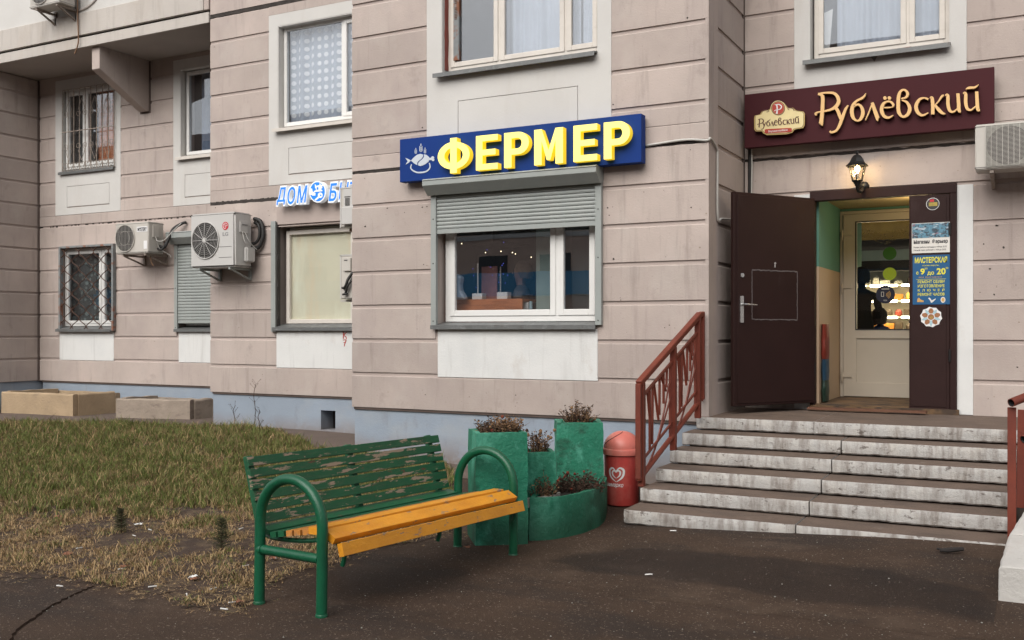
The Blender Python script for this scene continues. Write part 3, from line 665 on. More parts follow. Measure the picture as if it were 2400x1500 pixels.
# bay B
reveal(uB[2:], YB); window(uB[2]+.02, uB[3]+.1, uB[4]+.06, uB[5], YB+.10, [(0, .60, 'f'), (.60, 1.0, 's')], sillp=(uB[2]-.04, uB[3]+.1), sill_mat='plastic_old', front=YB, lip=.08)
room(uB[2]-.3, uB[3]+.3, 4.0, 6.2, YB+.33, 2.0, 'room_mid')
curtain(uB[2]+.05, uB[3]+.1, 4.5, 6, YB+.22, 'curtain_white', 'white curtain with round polka dots in the window above the blue letters', dots=(15, 13, .034, 1), n=5)
reveal(lB[:4], YB, 'pink_stucco'); window(lB[0]+.09, lB[1]+.1, 1.70, 3.02, YB+.12, [(0, .655, 'f'), (.655, 1, 'f')], 'plastic_old', sillp=(lB[0]-.02, lB[1]+.1), front=YB, lip=.06, gm='door_glass', fw=.06)
room(lB[0]-.3, lB[1]+.3, 1.2, 3.3, YB+.33, 1.2, 'room_mid')
sx = lB[0]+.09; m = MB(); m.box(sx+.02, sx+1.10, YB+.175, YB+.19, 1.64, 3.06); m.box(sx+1.103, lB[1]+.1, YB+.165, YB+.185, 1.64, 3.06, 1)
o = m.build('window_board', ['sheet_green', 'fresh_white_stucco']); recenter(o, (sx+.5, YB+.22, 1.64)); tag(o, 'mottled pale green and yellow sheet covering the inside of the lower window beside the grey shutter rail', 'board')
# bay C
reveal(uC1[2:], YC); window(uC1[2]+.03, uC1[3]-.01, uC1[4]+.05, uC1[5]-.01, YC+.07, [(0, .38, 's'), (.38, 1, 's')], sillp=(uC1[2]-.03, uC1[3]), front=YC, lip=.05)
room(uC1[2]-.1, uC1[3]+.2, 4.0, 6.1, YC+.33, 1.6)
reveal(uC2[2:], YC); window(uC2[2]+.04, uC2[3], uC2[4]+.08, uC2[5]-.03, YC+.10, [(0, 1, 'f')], sillp=(uC2[2]-.05, uC2[3]), sill_mat='plastic_old', front=YC, lip=.07)
room(uC2[2]-.1, uC2[3]+.2, 4.0, 6.1, YC+.33, 1.6)
curtain(uC2[2]+.2, uC2[3]+.1, 4.5, 5.9, YC+.28, 'curtain_blue', 'thin grey curtain in the narrow upper window next to the projecting corner')
reveal(lC1[:4], YC, 'pink_stucco'); window(lC1[0]+.03, lC1[1]-.01, 1.68, 3.06, YC+.07, [(0, .74, 's'), (.74, 1, 's')], sillp=(lC1[0]-.04, lC1[1]-.01), front=YC, lip=.08)
room(lC1[0]-.1, lC1[1]+.2, 1.2, 3.3, YC+.33, 1.6)
curtain(lC1[0]+.0, lC1[1], 1.6, 3.1, YC+.26, 'dark_fabric', 'dark curtain scattered with grey dots behind the rusty diamond grille', dots=(13, 17, .033, .8), dm='dot_grey', n=3)
curtain(uC1[2]-.02, uC1[2]+.55, 4.5, 5.95, YC+.26, 'dark_fabric', 'dark curtain on the left of the window behind the scrolled iron grille', n=7)
curtain(uC1[2]+.6, uC1[3]+.02, 4.5, 5.95, YC+.28, 'wood_orange', 'brown curtain on the right of the window behind the scrolled iron grille', n=7); bpy.context.scene.objects[-1]
reveal(lC2[:4], YC, 'pink_stucco'); window(lC2[0]+.05, lC2[1], 1.68, 3.0, YC+.16, [(0, 1, 'f')], sillp=(lC2[0]-.02, lC2[1]), front=YC, lip=.05); room(lC2[0]-.1, lC2[1]+.1, 1.2, 3.2, YC+.33, 1)
# bay D, upstairs
reveal(uD[2:], YD); window(uD[2]+.03, uD[3]-.015, uD[4]+.06, uD[5], YD+.12, [(0, .72, 's'), (.72, 1, 's')], 'plastic_old', sillp=(uD[2]-.05, uD[3]+.0), front=YD, lip=.09)
room(uD[2]-.3, uD[3]+.3, 4.0, 6.2, YD+.33, 2, 'room_mid')
curtain(uD[2]+.25, uD[3]-.42, 4.5, 6, YD+.25, 'curtain_white', 'pale curtain behind the wide pane of the window above the maroon sign')
curtain(uD[3]-.40, uD[3]+.05, 4.5, 6, YD+.25, 'curtain_white', 'pale curtain behind the narrow pane of the window above the maroon sign')
m = MB(); q = [(XY(1915, YD+.3), 4.53), (XY(1942, YD+.3), 4.53), (XY(1952, YD+.3), 5.10), (XY(1920, YD+.3), 5.05)]
m.prism(q, YD+.30, YD+.305); o = m.build('paper_bag', 'litter_white'); recenter(o, (q[0][0], YD+.3, 4.53)); tag(o, 'crumpled white paper bag standing behind the window above the maroon sign', 'bag')
# stains of rust under the window above the maroon sign
m = MB()
for px, py, w_, h_ in ((2048, 130, 12, 16), (2068, 122, 14, 5), (2030, 131, 14, 4), (2120, 115, 16, 6)):
    x, z = onY(px, py, YD-.003); w_ *= .0042; h_ *= .0042
    m.prism([(x-w_, z+.015), (x+w_, z+.018), (x+w_*.5, z-h_*.4), (x+w_*.1, z-h_), (x-w_*.3, z-h_*.5)], YD-.006, YD-.002)
m.build('rust_stain', 'rust_frame', bld)
m = MB(); random.seed(2)                       # small knocks and plaster plugs in the cladding
for Y_, L_ in ((YA, ((1438,607,9),(1655,500,6),(1640,580,6),(1424,487,6),(1436,485,3),(1428,505,6),(1611,42,8),(1662,330,7),(990,486,7),(1001,484,6),(997,498,5),(948,498,4),(908,488,6),(856,531,9),(993,620,5),(1001,622,6),(910,919,5),(997,925,4),(1100,930,4),(1098,945,3),(1209,926,5),(1205,935,4),(1212,944,3),(1208,952,3),(1558,768,5),(1569,762,4),(1455,703,5),(990,299,7),(1437,245,6),(855,418,6),(978,771,3),(870,788,3),(1618,351,4),(1650,613,3),(1454,698,3),(1620,486,6),(1509,450,4),(1556,446,3),(1140,921,3),(1330,925,3))),
        (YB, ((505,487,6),(629,494,6),(631,505,4),(590,514,3),(596,515,3),(560,768,4),(545,745,3),(495,690,4),(540,917,6),(615,878,3),(503,110,5),(541,365,3),(638,560,3))),
        (YC, ((282,615,4),(296,611,4),(275,618,3),(349,638,4),(362,800,6),(343,800,3))), (YD, ((2336,529,10),(2305,572,6),(2352,580,8),(2290,590,5),(2320,630,7),(2330,690,7),(2381,668,4),(2297,685,4),(2388,755,5),(2384,860,6),(2330,930,4),(1770,425,4),(2245,400,4)))):
    for px, py, s in L_:
        x, z = onY(px, py, Y_); r = s*.0016; k = 9; a0 = random.random()*6; P = [(x+r*random.uniform(.45, 1.15)*math.cos(a0+6.283*i/k), z+r*random.uniform(.35, 1.0)*math.sin(a0+6.283*i/k)) for i in range(k)]
        m.prism(sorted(P, key=lambda p: math.atan2(p[1]-z, p[0]-x)), Y_-.0028, Y_+.004, random.choice((0, 0, 1)))
o = m.build('wall_chip', ['seam_mortar', 'concrete_rough'], bld); o['kind'] = 'stuff'

# ------------------------------------------------------------------ entrance: double door, vestibule, shop
FY = YD+.03
m = MB(); z0, z1 = .785, 3.05
m.box(DL-.01, DR, FY-.06, FY+.05, z1-.07, z1+.03); m.box(DR-.065, DR, FY-.06, FY+.05, .77, z1-.07); m.box(DL-.01, DL+.04, FY-.06, FY+.05, .77, z1-.07)
fr = m.build('door_frame', 'door_brown', bld, bevel=.004)
# narrow leaf, shut
nl0, nl1 = XY(2131, FY-.04), DR-.067
m = MB(); m.box(nl0, nl1, FY-.05, FY+.0, .80, 2.975); m.box(nl0+.012, nl1-.03, FY-.056, FY-.0505, .83, 2.94); nl = m.build('narrow_door_leaf', 'door_brown', bld, bevel=.004)
m = MB()
for z in (1.35, 2.62): m.tube([(nl1+.002, FY-.066, z-.06), (nl1+.002, FY-.066, z+.06)], .012, 10)
m.build('hinge', 'iron_black', nl)
# big leaf, open outwards
H = Vector((DL+.03, FY-.07, 0)); E_ = Vector((-2.745, 9.93, 0)); D_ = (E_-H); Lw = D_.length; D_.normalize(); Nn = Vector((D_.y, -D_.x, 0))
if Nn.y > 0: Nn = -Nn
def leafpt(s, t, z): return H+D_*s+Nn*t+Vector((0, 0, z))
def lbox(m, s0, s1, t0, t1, za, zb, mi=0): return m.obox(leafpt((s0+s1)/2, (t0+t1)/2, (za+zb)/2), D_*(s1-s0)/2, Nn*(t1-t0)/2, (0, 0, (zb-za)/2), mi)
m = MB(); lbox(m, .0, Lw, -.03, .02, .835, 3.005); leaf = m.build('door_leaf', 'door_brown', bld, bevel=.005)
m = MB(); lbox(m, .03, Lw-.045, .0203, .027, .86, 2.975); m.build('door_skin', 'door_brown', leaf, bevel=.003)
m = MB()
def lp(px, py):      # pixel on the leaf's outer face -> (s, z)
    a, b = ray(px); P0 = H+Nn*.03; den = a*Nn.x+b*Nn.y; t = (P0.x*Nn.x+P0.y*Nn.y)/den; P = Vector((a*t, b*t, 0)); return (P-P0).dot(D_), CAMH+(775-py)*t/F
s0, zt = lp(1763, 634); s1, zb = lp(1869, 749)
for a, b, c, d in ((s0, s1, zt, zt+.012), (s0, s1, zb-.006, zb+.004)):
    n = 18
    for i in range(n):
        u, v = a+(b-a)*i/n, a+(b-a)*(i+1)/n; j = .008*noise.noise((i*.8, c, 0)); lbox(m, min(u, v), max(u, v)+.001, .0272, .0285, c+j, d+j*.6)
for s in (s0, s1):
    for i in range(22):
        z = zb+(zt-zb)*i/22; j = .004*noise.noise((i*.9, s, 0)); lbox(m, s-.004+j, s+.005+j*1.5, .0272, .0285, z, z+(zt-zb)/22)
m.build('tape_outline', 'chalk', leaf)
m = MB(); sh, zh = lp(1738, 725); m.obox(leafpt(sh, .033, zh), D_*.022, Nn*.006, (0, 0, .135))
hp = [leafpt(sh, .04, zh+.05), leafpt(sh, .085, zh+.05), leafpt(sh-.03, .09, zh+.05), leafpt(sh-.15, .09, zh+.045)]
m.tube(hp, [.011, .011, .010, .007], 10); m.build('handle', 'chrome', leaf, smooth='a', bevel=0)
m = MB(); s, z = lp(1739, 645); m.obox(leafpt(s, .031, z), D_*.018, Nn*.004, (0, 0, .02)); 
for k in range(12): pass
m.tube([leafpt(s, .03, z), leafpt(s, .042, z)], .021, 14); s, z = lp(1816, 619); m.tube([leafpt(s, .028, z+.008), leafpt(s, .036, z+.008)], .013, 12); m.obox(leafpt(s, .030, z-.016), D_*.008, Nn*.003, (0, 0, .018)); m.build('lock', 'chrome', leaf)
m = MB()
for z in (1.2, 2.6): m.tube([leafpt(-.012, .0, z-.06), leafpt(-.012, .0, z+.06)], .014, 10)
m.build('hinge', 'iron_black', leaf)
# vestibule
VX0, VX1, VY0, VY1, FZ = -2.10, -.72, YD+.10, 12.3, .83
m = MB(); m.box(VX0-.5, VX1+.5, YD+.01, 13.9, FZ-.06, FZ-.012); m.box(VX0-.06, DR+.02, YD-.05, YD+.10, FZ-.09, FZ-.02); m.build('vestibule_floor', 'mat_floor', bld)
m = MB(); m.box(VX0-.05, VX0, VY0, 13.9, FZ-.05, 2.29); m.build('tiled_wall', 'peach_tile', bld)
m = MB(); m.box(VX0-.05, VX0, VY0, 13.9, 2.2903, 3.3); m.box(VX1, VX1+.05, VY0, 13.9, FZ-.05, 3.3); m.build('painted_wall', 'teal_wall', bld)
m = MB(); m.box(VX0-.05, VX1+.05, YD+.06, VY1+.05, 3.045, 3.2); m.build('ceiling', 'cream_ceiling', bld)
m = MB(); m.box(VX0, VX1, VY1, VY1+.05, 3.012, 3.044); m.box(VX1-.38, VX1, VY1, VY1+.05, FZ, 3.011); m.build('partition_wall', 'teal_wall', bld)
# inner plastic door
ix0, ix1 = -2.055, -1.145
m = MB(); t = .04
m.box(ix0-t, ix0, VY1-.05, VY1+.03, FZ-.01, 3.01); m.box(ix1, ix1+t, VY1-.05, VY1+.03, FZ-.01, 3.01); m.box(ix0, ix1, VY1-.05, VY1+.03, 2.97, 3.01)
idf = m.build('inner_door', 'inner_door', bld, bevel=.004)
m = MB(); gx0, gx1, g0, g1 = ix0+.15, ix1-.12, 1.62, 2.87
holes(m, ix0+.004, ix1-.004, FZ+.0, 2.965, VY1-.07, VY1-.01, [(gx0, gx1, g0, g1), (gx0, gx1, FZ+.16, g0-.11)]); m.box(gx0-.01, gx1+.01, VY1-.052, VY1-.03, FZ+.15, g0-.10)
m.build('door_leaf', 'inner_door', idf, fix=False)
m = MB(); m.box(gx0-.005, gx1+.005, VY1-.045, VY1-.039, g0-.005, g1+.005); m.build('pane', 'door_glass', idf)
m = MB(); 
for a, b, c, d in ((gx0-.014, gx0, g0-.014, g1+.014), (gx1, gx1+.014, g0-.014, g1+.014), (gx0, gx1, g0-.014, g0), (gx0, gx1, g1, g1+.014)): m.box(a, b, VY1-.074, VY1-.0695, c, d)
m.build('gasket', 'black_print', idf)
m = MB()
for z in (1.07, 2.12, 2.74): m.box(ix0-.02, ix0+.10, VY1-.085, VY1-.071, z-.02, z+.035); m.tube([(ix0-.01, VY1-.085, z-.07), (ix0-.01, VY1-.085, z+.05)], .010, 8)
m.build('hinge', 'inner_door', idf)
# threshold strip
m = MB(); a = onX(1870, 955, -2.0); m.box(-2.16, -1.0, YD-.22, YD-.10, .775, .795); o = m.build('threshold_board', 'wood_threshold'); recenter(o, (-1.5, YD-.15, .775)); tag(o, 'flat brown wooden board lying on the landing in front of the open door', 'board')
# shop room
m = MB(); m.box(-3.3, 1.0, 16.0, 16.05, FZ, 3.5); m.box(-3.35, -3.3, 12.4, 16.05, FZ, 3.5); m.box(1.0, 1.05, 12.4, 16.05, FZ, 3.5); m.box(-3.3, 1.0, 12.4, 16.0, FZ-.05, FZ); m.box(-3.3, 1.0, 12.4, 16.0, 3.45, 3.5)
m.build('shop_room', 'room_mid', bld)
SY = 14.9
case = thing('display_case', (-1.9, SY, FZ), 'lit white shop display case full of packets, seen through the inner door glass', 'display case')
m = MB(); cx0, cx1 = -3.0, -.9
m.box(cx0, cx1, SY+.45, SY+.5, FZ, 2.75); m.box(cx0-.05, cx0, SY, SY+.5, FZ, 2.75); m.box(cx1, cx1+.05, SY, SY+.5, FZ, 2.75); m.box(cx0, cx1, SY+.0, SY+.45, 1.56, 1.60); m.box(cx0, cx1, SY-.05, SY+.45, FZ, 1.1); m.build('cabinet', 'shop_white', case)
m = MB(); m.box(cx0-.05, cx1+.3, SY-.12, SY+.02, 2.585, 2.73); m.build('fascia', 'fascia_blue', case)
m = MB(); m.box(cx0, cx1+.3, SY-.11, SY+.01, 2.44, 2.583); m.build('canopy', 'black_print', case)
zs = (2.03, 2.25, 1.80)
for z in zs:
    m = MB(); m.box(cx0, cx1, SY+.05, SY+.45, z-.02, z); m.build('shelf', 'shop_white', case)
    m = MB(); x = cx0+.02
    while x < cx1-.3: m.box(x, x+.36, SY+.03, SY+.05, z-.028, z+.004); x += .42
    m.build('lamp', 'strip_light', case)
for z in zs:
    la = bpy.data.lights.new('case_light', 'AREA'); la.shape = 'RECTANGLE'; la.size = 2.0; la.size_y = .04; la.energy = 4.5; la.color = (1, .82, .50); lo = bpy.data.objects.new('case_light', la); COL.objects.link(lo); lo.location = ((cx0+cx1)/2, SY+.08, z-.035); lo.rotation_euler = (R(-20), 0, 0)
random.seed(3); k = 0
for z, cols in ((2.255, ('food_dark', 'food_dark', 'shop_white')), (2.035, ('food_orange', 'food_red', 'food_yellow', 'food_green', 'food_dark')), (1.805, ('food_red', 'food_red', 'food_dark', 'food_orange')), (1.605, ('food_dark', 'food_dark', 'food_orange'))):
    x = -2.55
    while x < -1.15:
        w_ = random.uniform(.07, .15); h_ = random.uniform(.05, .13); m = MB(); mm = random.choice(cols)
        if random.random() < .5: m.box(x, x+w_, SY+.1, SY+.22, z, z+h_)
        else: m.lathe([(.001, h_), (w_*.28, h_*.95), (w_*.45, h_*.6), (w_*.46, h_*.2), (w_*.35, 0), (.001, 0)], (x+w_/2, SY+.16, z), 10)
        o = m.build('food_packet', mm, bevel=0); recenter(o, (x+w_/2, SY+.16, z)); k += 1
        tag(o, {'food_dark': 'small dark packet', 'shop_white': 'small white packet', 'food_orange': 'small orange packet', 'food_red': 'small red packet', 'food_yellow': 'small yellow packet', 'food_green': 'small green packet'}[mm]+' on the '+{2.255: 'top', 2.035: 'second', 1.805: 'third', 1.605: 'lowest'}[z]+' lit shelf of the shop display case', 'packet', 'packets on the lit shop shelves')
        x += w_+random.uniform(.01, .05)
m = MB(); random.seed(5)
for i in range(420):
    x = -2.9+i*.0045; z = 2.93+.05*math.sin(i*.05)+random.uniform(-.07, .07); yy = SY-.16+random.uniform(-.05, .05); r = random.uniform(.01, .03); a = random.random()*6
    m.add([(x, yy, z), (x+r*math.cos(a), yy+.01, z+r*math.sin(a)), (x+.006, yy-.01, z+.01)], [(0, 1, 2)])
o = m.build('tinsel_garland', 'tinsel', fix=False); recenter(o, (-2, SY-.16, 2.86)); tag(o, 'gold tinsel garland hanging above the shop display case', 'garland')
m = MB(); m.box(-2.9, -1.0, 15.6, 15.64, 2.95, 3.4); o = m.build('shop_picture', 'badge_gold'); recenter(o, (-2, 15.6, 2.95)); tag(o, 'yellow green landscape banner high on the shop wall behind the garland', 'banner')
m = MB(); m.box(-1.5, -1.44, SY-.35, SY-.30, FZ, 2.45); o = m.build('shop_post', 'black_print'); recenter(o, (-1.47, SY-.3, FZ)); tag(o, 'dark upright post in front of the lit shop shelves', 'post')
def lamp_at(loc, e, col, r=.1):
    l = bpy.data.lights.new('lamp_light', 'POINT'); l.energy = e; l.color = col; l.shadow_soft_size = r; o = bpy.data.objects.new('lamp_light', l); COL.objects.link(o); o.location = loc; return o
def ceiling_lamp(x, y, z, label, e):
    m = MB(); m.lathe([(.001, -.06), (.10, -.05), (.14, -.02), (.14, 0), (.001, 0)], (x, y, z), 20); o = m.build('ceiling_lamp', 'ceiling_light', smooth=True); recenter(o, (x, y, z)); tag(o, label, 'lamp')
ceiling_lamp(-.95, 11.40, 3.044, 'round glowing ceiling lamp just inside the entrance, behind the narrow leaf', 0); lamp_at((-1.15, 11.45, 2.86), 4.5, (1, .72, .38))
ceiling_lamp(.5, 13.6, 3.449, 'round glowing ceiling lamp inside the shop behind the inner door', 0); lamp_at((.4, 13.6, 3.3), 22, (1, .78, .5))
# stickers on the inner door glass
def sticker(px, py, rx, mats, label, Y, deco=None):
    x, z = onY(px, py, Y); r = rx; m = MB(); m.prism(disc(x, z, r, r), Y, Y+.002, 0)
    if deco: deco(m, x, z, r, Y)
    o = m.build('sticker', mats); recenter(o, (x, Y, z-r)); return tag(o, label, 'sticker')
GY = VY1-.0475
sticker(2085, 594, .075, 'sticker_green', 'dark green round sticker near the top of the inner door glass', GY)
sticker(2085, 642, .075, 'sticker_lime', 'bright lime round sticker in the middle of the inner door glass', GY)
def pay(m, x, z, r, Y):
    for a, b, c, d in ((-.45, -.40, -.2, .25), (-.20, -.15, -.2, .25), (-.45, -.15, -.24, -.19), (-.45, -.15, .24, .29)): m.box(x+a*r, x+b*r, Y-.0016, Y, z+c*r, z+d*r, 1)
    for k, rr in enumerate((.15, .28, .41, .54)):
        q = disc(x-.05*r, z, r*(rr+.07), r*(rr+.07), 8, -.9, .9)+disc(x-.05*r, z, r*rr, r*rr, 8, -.9, .9)[::-1]; m.prism(q, Y-.0016, Y, 2)
    text_mb('VISA', x-.2*r, x+.2*r, z-.75*r, z-.58*r, Y-.0016, .001, mi=1, mb=m); m.box(x-.4*r, x+.4*r, Y-.0016, Y, z+.55*r, z+.64*r, 1)
sticker(2075, 690, .105, ['sticker_navy', 'white_print', 'sticker_orange'], 'navy round contactless payment sticker low on the inner door glass', GY, pay)
# ------------------------------------------------------------------ roller shutters
def shutter(x0, x1, ztop, zb, ztip, Y, hx0, hx1, hz0, hz1, label, hd=.20, slat=.042):
    t = thing('roller_shutter', ((x0+x1)/2, Y, zb), label, 'roller shutter')
    m = MB(); P = [(Y-.002, hz0+.02), (Y-hd*.45, hz0), (Y-hd, hz0+.10), (Y-hd, hz1-.01), (Y-hd+.012, hz1), (Y-.002, hz1)]; n = len(P)
    m.add([(hx0, q, z) for q, z in P]+[(hx1, q, z) for q, z in P], [tuple(range(n)), tuple(range(n, 2*n))[::-1]]+[(i, i+n, (i+1) % n+n, (i+1) % n) for i in range(n)])
    h = m.build('housing', 'shutter_grey', t, bevel=.003)
    m = MB(); m.box(hx0-.002, hx1+.002, Y-hd-.003, Y-hd+.003, hz1-.022, hz1-.017); m.build('housing_seam', 'black_print', h)
    for a, b in ((x0-.035, x0+.035), (x1-.035, x1+.035)):
        m = MB(); m.box(a, b, Y-.045, Y-.002, zb, hz0+.03); m.build('rail', 'shutter_grey', t, bevel=.003)
    z = ztop; w0, w1 = x0+.03, x1-.03; me = None; n = 0
    pf = [(.0, 0), (-.007, .004), (-.011, slat*.45), (-.007, slat-.006), (.0, slat-.003)]
    z = ztip+.055
    while z < ztop:
        if me is None:
            m = MB(); k = len(pf); m.add([(w0, Y-.016+d, ztip+.055+q) for d, q in pf]+[(w1, Y-.016+d, ztip+.055+q) for d, q in pf], [(i, i+k, i+1+k, i+1) for i in range(k-1)]); o = m.build('slat', 'shutter_grey', t); me = o.data
        else: o = bpy.data.objects.new('slat', me); COL.objects.link(o); o.parent = t; o.location = (0, 0, z-(ztip+.055))
        z += slat
    m = MB(); m.box(w0, w1, Y-.024, Y-.008, ztip, ztip+.052); m.build('bottom_slat', 'shutter_grey', t, bevel=.003)
    m = MB()
    for zz in (zb+.05, zb+.7, zb+1.2):
        for xx in (x0, x1): m.lathe([(.001, -.006), (.006, -.006), (.007, 0)], (xx, Y-.045, zz), 8, axis='y')
    m.build('rivet', 'ac_dark', t); return t
_, ztl = onY(1022, 549, YA-.02)
shutter(XY(1017, YA-.03), XY(1403, YA-.03), 3.2, onY(1403, 762, YA)[1], ztl, YA, XY(989, YA-.2), XY(1397, YA-.2), onY(1000, 455, YA-.1)[1]-.02, onY(989, 420, YA-.2)[1], 'half open grey roller shutter over the shop window under the blue sign')
shutter(XY(413, YC-.03), XY(545, YC-.03), 3.1, 1.60, 1.72, YC, XY(388, YC-.18), XY(560, YC-.18), 3.02, 3.22, 'closed grey roller shutter partly hidden by the large air conditioner', hd=.18, slat=.05)
# bay B: the rails only (curtain rolled up behind the wall face)
t = thing('shutter_rail', (lB[0], YB, 1.5), 'grey steel shutter rail on the left edge of the window beside the large air conditioner', 'shutter rail')
m = MB(); m.box(lB[0]-.05, lB[0]+.03, YB-.045, YB-.003, 1.585, 3.15); m.build('rail', 'shutter_grey', t, bevel=.003)
m = MB(); m.box(lB[0]+.031, lB[0]+.045, YB-.02, YB+.05, 1.62, 3.13)
for z in (1.8, 2.25, 2.65): m.box(lB[0]+.045, lB[0]+.06, YB-.02, YB+.03, z-.03, z+.03)
m.build('bracket', 'ac_dark', t)
m = MB(); m.box(lB[0]+.03, BX1, YB-.012, YB-.004, 3.10, 3.46); o = m.build('lintel_panel', 'pink_stucco_core', bld)

# ------------------------------------------------------------------ signs
SYA = 9.40
sx0, sx1 = XY(937, SYA), XY(1503, SYA)
t = thing('shop_sign', ((sx0+sx1)/2, SYA, 3.285), 'dark blue shop sign with lit yellow block letters above the grey roller shutter', 'sign')
m = MB(); m.box(sx0, sx1, SYA, YA-.03, 3.287, 3.773); m.build('board', 'sign_blue', t, bevel=.003)
m = MB(); m.box(sx0+.3, sx0+.36, YA-.03, YA, 3.3, 3.76); m.box(sx1-.36, sx1-.3, YA-.03, YA, 3.3, 3.76); m.build('mount', 'ac_dark', t)
LY = SYA-.085
def arc(cx, cz, rx, rz, a0, a1, n=14): return [(cx+rx*math.cos(R(a0+(a1-a0)*i/n)), cz+rz*math.sin(R(a0+(a1-a0)*i/n))) for i in range(n+1)]
def poly_letter(ch):
    w = .30
    if ch == 'Е': return [[(0,0),(1,0),(1,.17),(w,.17),(w,.42),(.90,.42),(.90,.585),(w,.585),(w,.83),(1,.83),(1,1),(0,1)]], []
    if ch == 'М': q = .26; return [[(0,0),(q,0),(q,.66),(.44,.12),(.56,.12),(1-q,.66),(1-q,0),(1,0),(1,1),(.74,1),(.5,.40),(.26,1),(0,1)]], []
    if ch == 'Р': return [[(0,0),(w,0),(w,.36),(.56,.36)]+arc(.56, .68, .44, .32, -90, 90)+[(0,1)]], [[(w,.53),(.54,.53)]+arc(.54, .68, .17, .15, -90, 90)+[(w,.83)]]
    if ch == 'Ф': return None
def hole_letter(mb, outs, ins, fx, fz, y0, y1):
    c = bpy.data.curves.new('l', 'CURVE'); c.dimensions = '2D'; c.fill_mode = 'BOTH'; c.extrude = .5
    for L_ in outs+ins:
        sp = c.splines.new('POLY'); sp.points.add(len(L_)-1); sp.use_cyclic_u = True
        for i, (x, z) in enumerate(L_): sp.points[i].co = (x, z, 0, 1)
    o = bpy.data.objects.new('l', c); me = bpy.data.meshes.new_from_object(o)
    V = [(fx(v.co.x), y0+(.5-v.co.z)*(y1-y0), fz(v.co.y)) for v in me.vertices]
    mb.add(V, [tuple(p.vertices) for p in me.polygons]); o_ = len(mb.f)-len(me.polygons)
    for i, p in enumerate(me.polygons): mb.m[o_+i] = 0 if abs(p.normal.z) > .5 else 1
    bpy.data.objects.remove(o); bpy.data.curves.remove(c); bpy.data.meshes.remove(me)
    return mb
for ch, p0, p1 in (('Ф', 1026, 1100.5), ('Е', 1115.5, 1166.5), ('Р', 1181.5, 1239.5), ('М', 1252, 1319.5), ('Е', 1344, 1399.5), ('Р', 1415, 1476.5)):
    a, b = XY(p0, LY), XY(p1, LY); m = MB(); za, zb = 3.330, 3.700
    if ch == 'Ф':
        n = 44; h = [disc(.5, .5, .5, .385, n), disc(.5, .5, .29, .225, n)]
        hole_letter(m, [h[0]], [h[1]], lambda x: a+x*(b-a), lambda z: za-.01+z*(zb-za+.02), LY, SYA-.004)
        hole_letter(m, [[(.395, -.02), (.605, -.02), (.605, 1.02), (.395, 1.02)]], [], lambda x: a+x*(b-a), lambda z: za+z*(zb-za), LY-.0015, SYA-.006)
    else:
        outs, ins = poly_letter(ch); hole_letter(m, outs, ins, lambda x: a+x*(b-a), lambda z: za+z*(zb-za), LY, SYA-.004)
    m.build('letter', ['letter_yellow', 'letter_yellow_side'], t, fix=True)
# emblem: fish and drumstick over a pan ring, three ears of wheat
def zz(zx, zy): return onY(920+zx/4, 260+zy/4, SYA-.004)
m = MB(); e0, e1 = SYA-.004, SYA-.0005
RW_ = 1.0
def ribbon(m, P, f, y0, y1, mi=0, k=5, side=None):
    """calligraphic stroke: (px, py, width) points in picture units, mapped by f to the sign's plane"""
    P = [(x, y, w*RW_) for x, y, w in smooth_path(P, k)]; A, B = [], []
    for i, (x, y, w) in enumerate(P):
        a = P[max(i-1, 0)]; b = P[min(i+1, len(P)-1)]; dx, dy = b[0]-a[0], b[1]-a[1]; L_ = math.hypot(dx, dy) or 1; nx, ny = -dy/L_*w/2, dx/L_*w/2
        A.append(f(x+nx, y+ny)); B.append(f(x-nx, y-ny))
    n = len(A); o = len(m.v); side = mi if side is None else side
    V = [(p[0], y, p[1]) for y in (y0, y1) for p in A]+[(p[0], y, p[1]) for y in (y0, y1) for p in B]
    Fs, Ms = [], []
    for i in range(n-1):
        Fs += [(i, i+1, 2*n+i+1, 2*n+i), (n+i, 3*n+i, 3*n+i+1, n+i+1), (i, n+i, n+i+1, i+1), (2*n+i, 2*n+i+1, 3*n+i+1, 3*n+i)]; Ms += [mi, side, side, side]
    Fs += [(0, 2*n, 3*n, n), (n-1, 2*n-1, 4*n-1, 3*n-1)]; Ms += [side, side]
    m.add(V, Fs); m.m[-len(Fs):] = Ms
ribbon(m, [(178, 500, 8), (172, 540, 11), (215, 572, 13), (262, 577, 14), (318, 566, 13), (350, 530, 11), (345, 488, 8)], zz, e0-.0004, e1)
m.prism([zz(*p) for p in [(172,466),(200,435),(232,410),(262,402),(283,408),(287,425),(272,448),(246,468),(232,485),(232,508),(205,495)]], e0, e1)
m.prism([zz(*p) for p in [(292,405),(318,412),(342,432),(345,450),(338,474),(310,497),(282,512),(258,517),(240,510),(240,488),(256,470),(282,450),(296,428)]], e0, e1)
m.prism([zz(*p) for p in [(120,440),(150,452),(172,466),(150,488),(122,502),(142,472)]], e0, e1)
m.prism([zz(*p) for p in [(343,440),(362,438),(368,426),(380,424),(392,436),(388,447),(393,458),(388,470),(374,470),(366,460),(345,462)]], e0-.0006, e1)
for cx, cy, s in ((266, 350, 1.0), (218, 378, .72), (304, 374, .72)):
    ribbon(m, [(cx, cy-45*s, 2), (cx, cy-28*s, 9*s), (cx, cy-15*s, 2)], zz, e0, e1)
    for j in range(3):
        for q in (-1, 1): ribbon(m, [(cx+q*2, cy+(2+16*j)*s, 2), (cx+q*9*s, cy+(-8+16*j)*s, 7*s), (cx+q*13*s, cy+(-22+16*j)*s, 2)], zz, e0, e1, k=3)
m.build('emblem', 'logo_white', t)
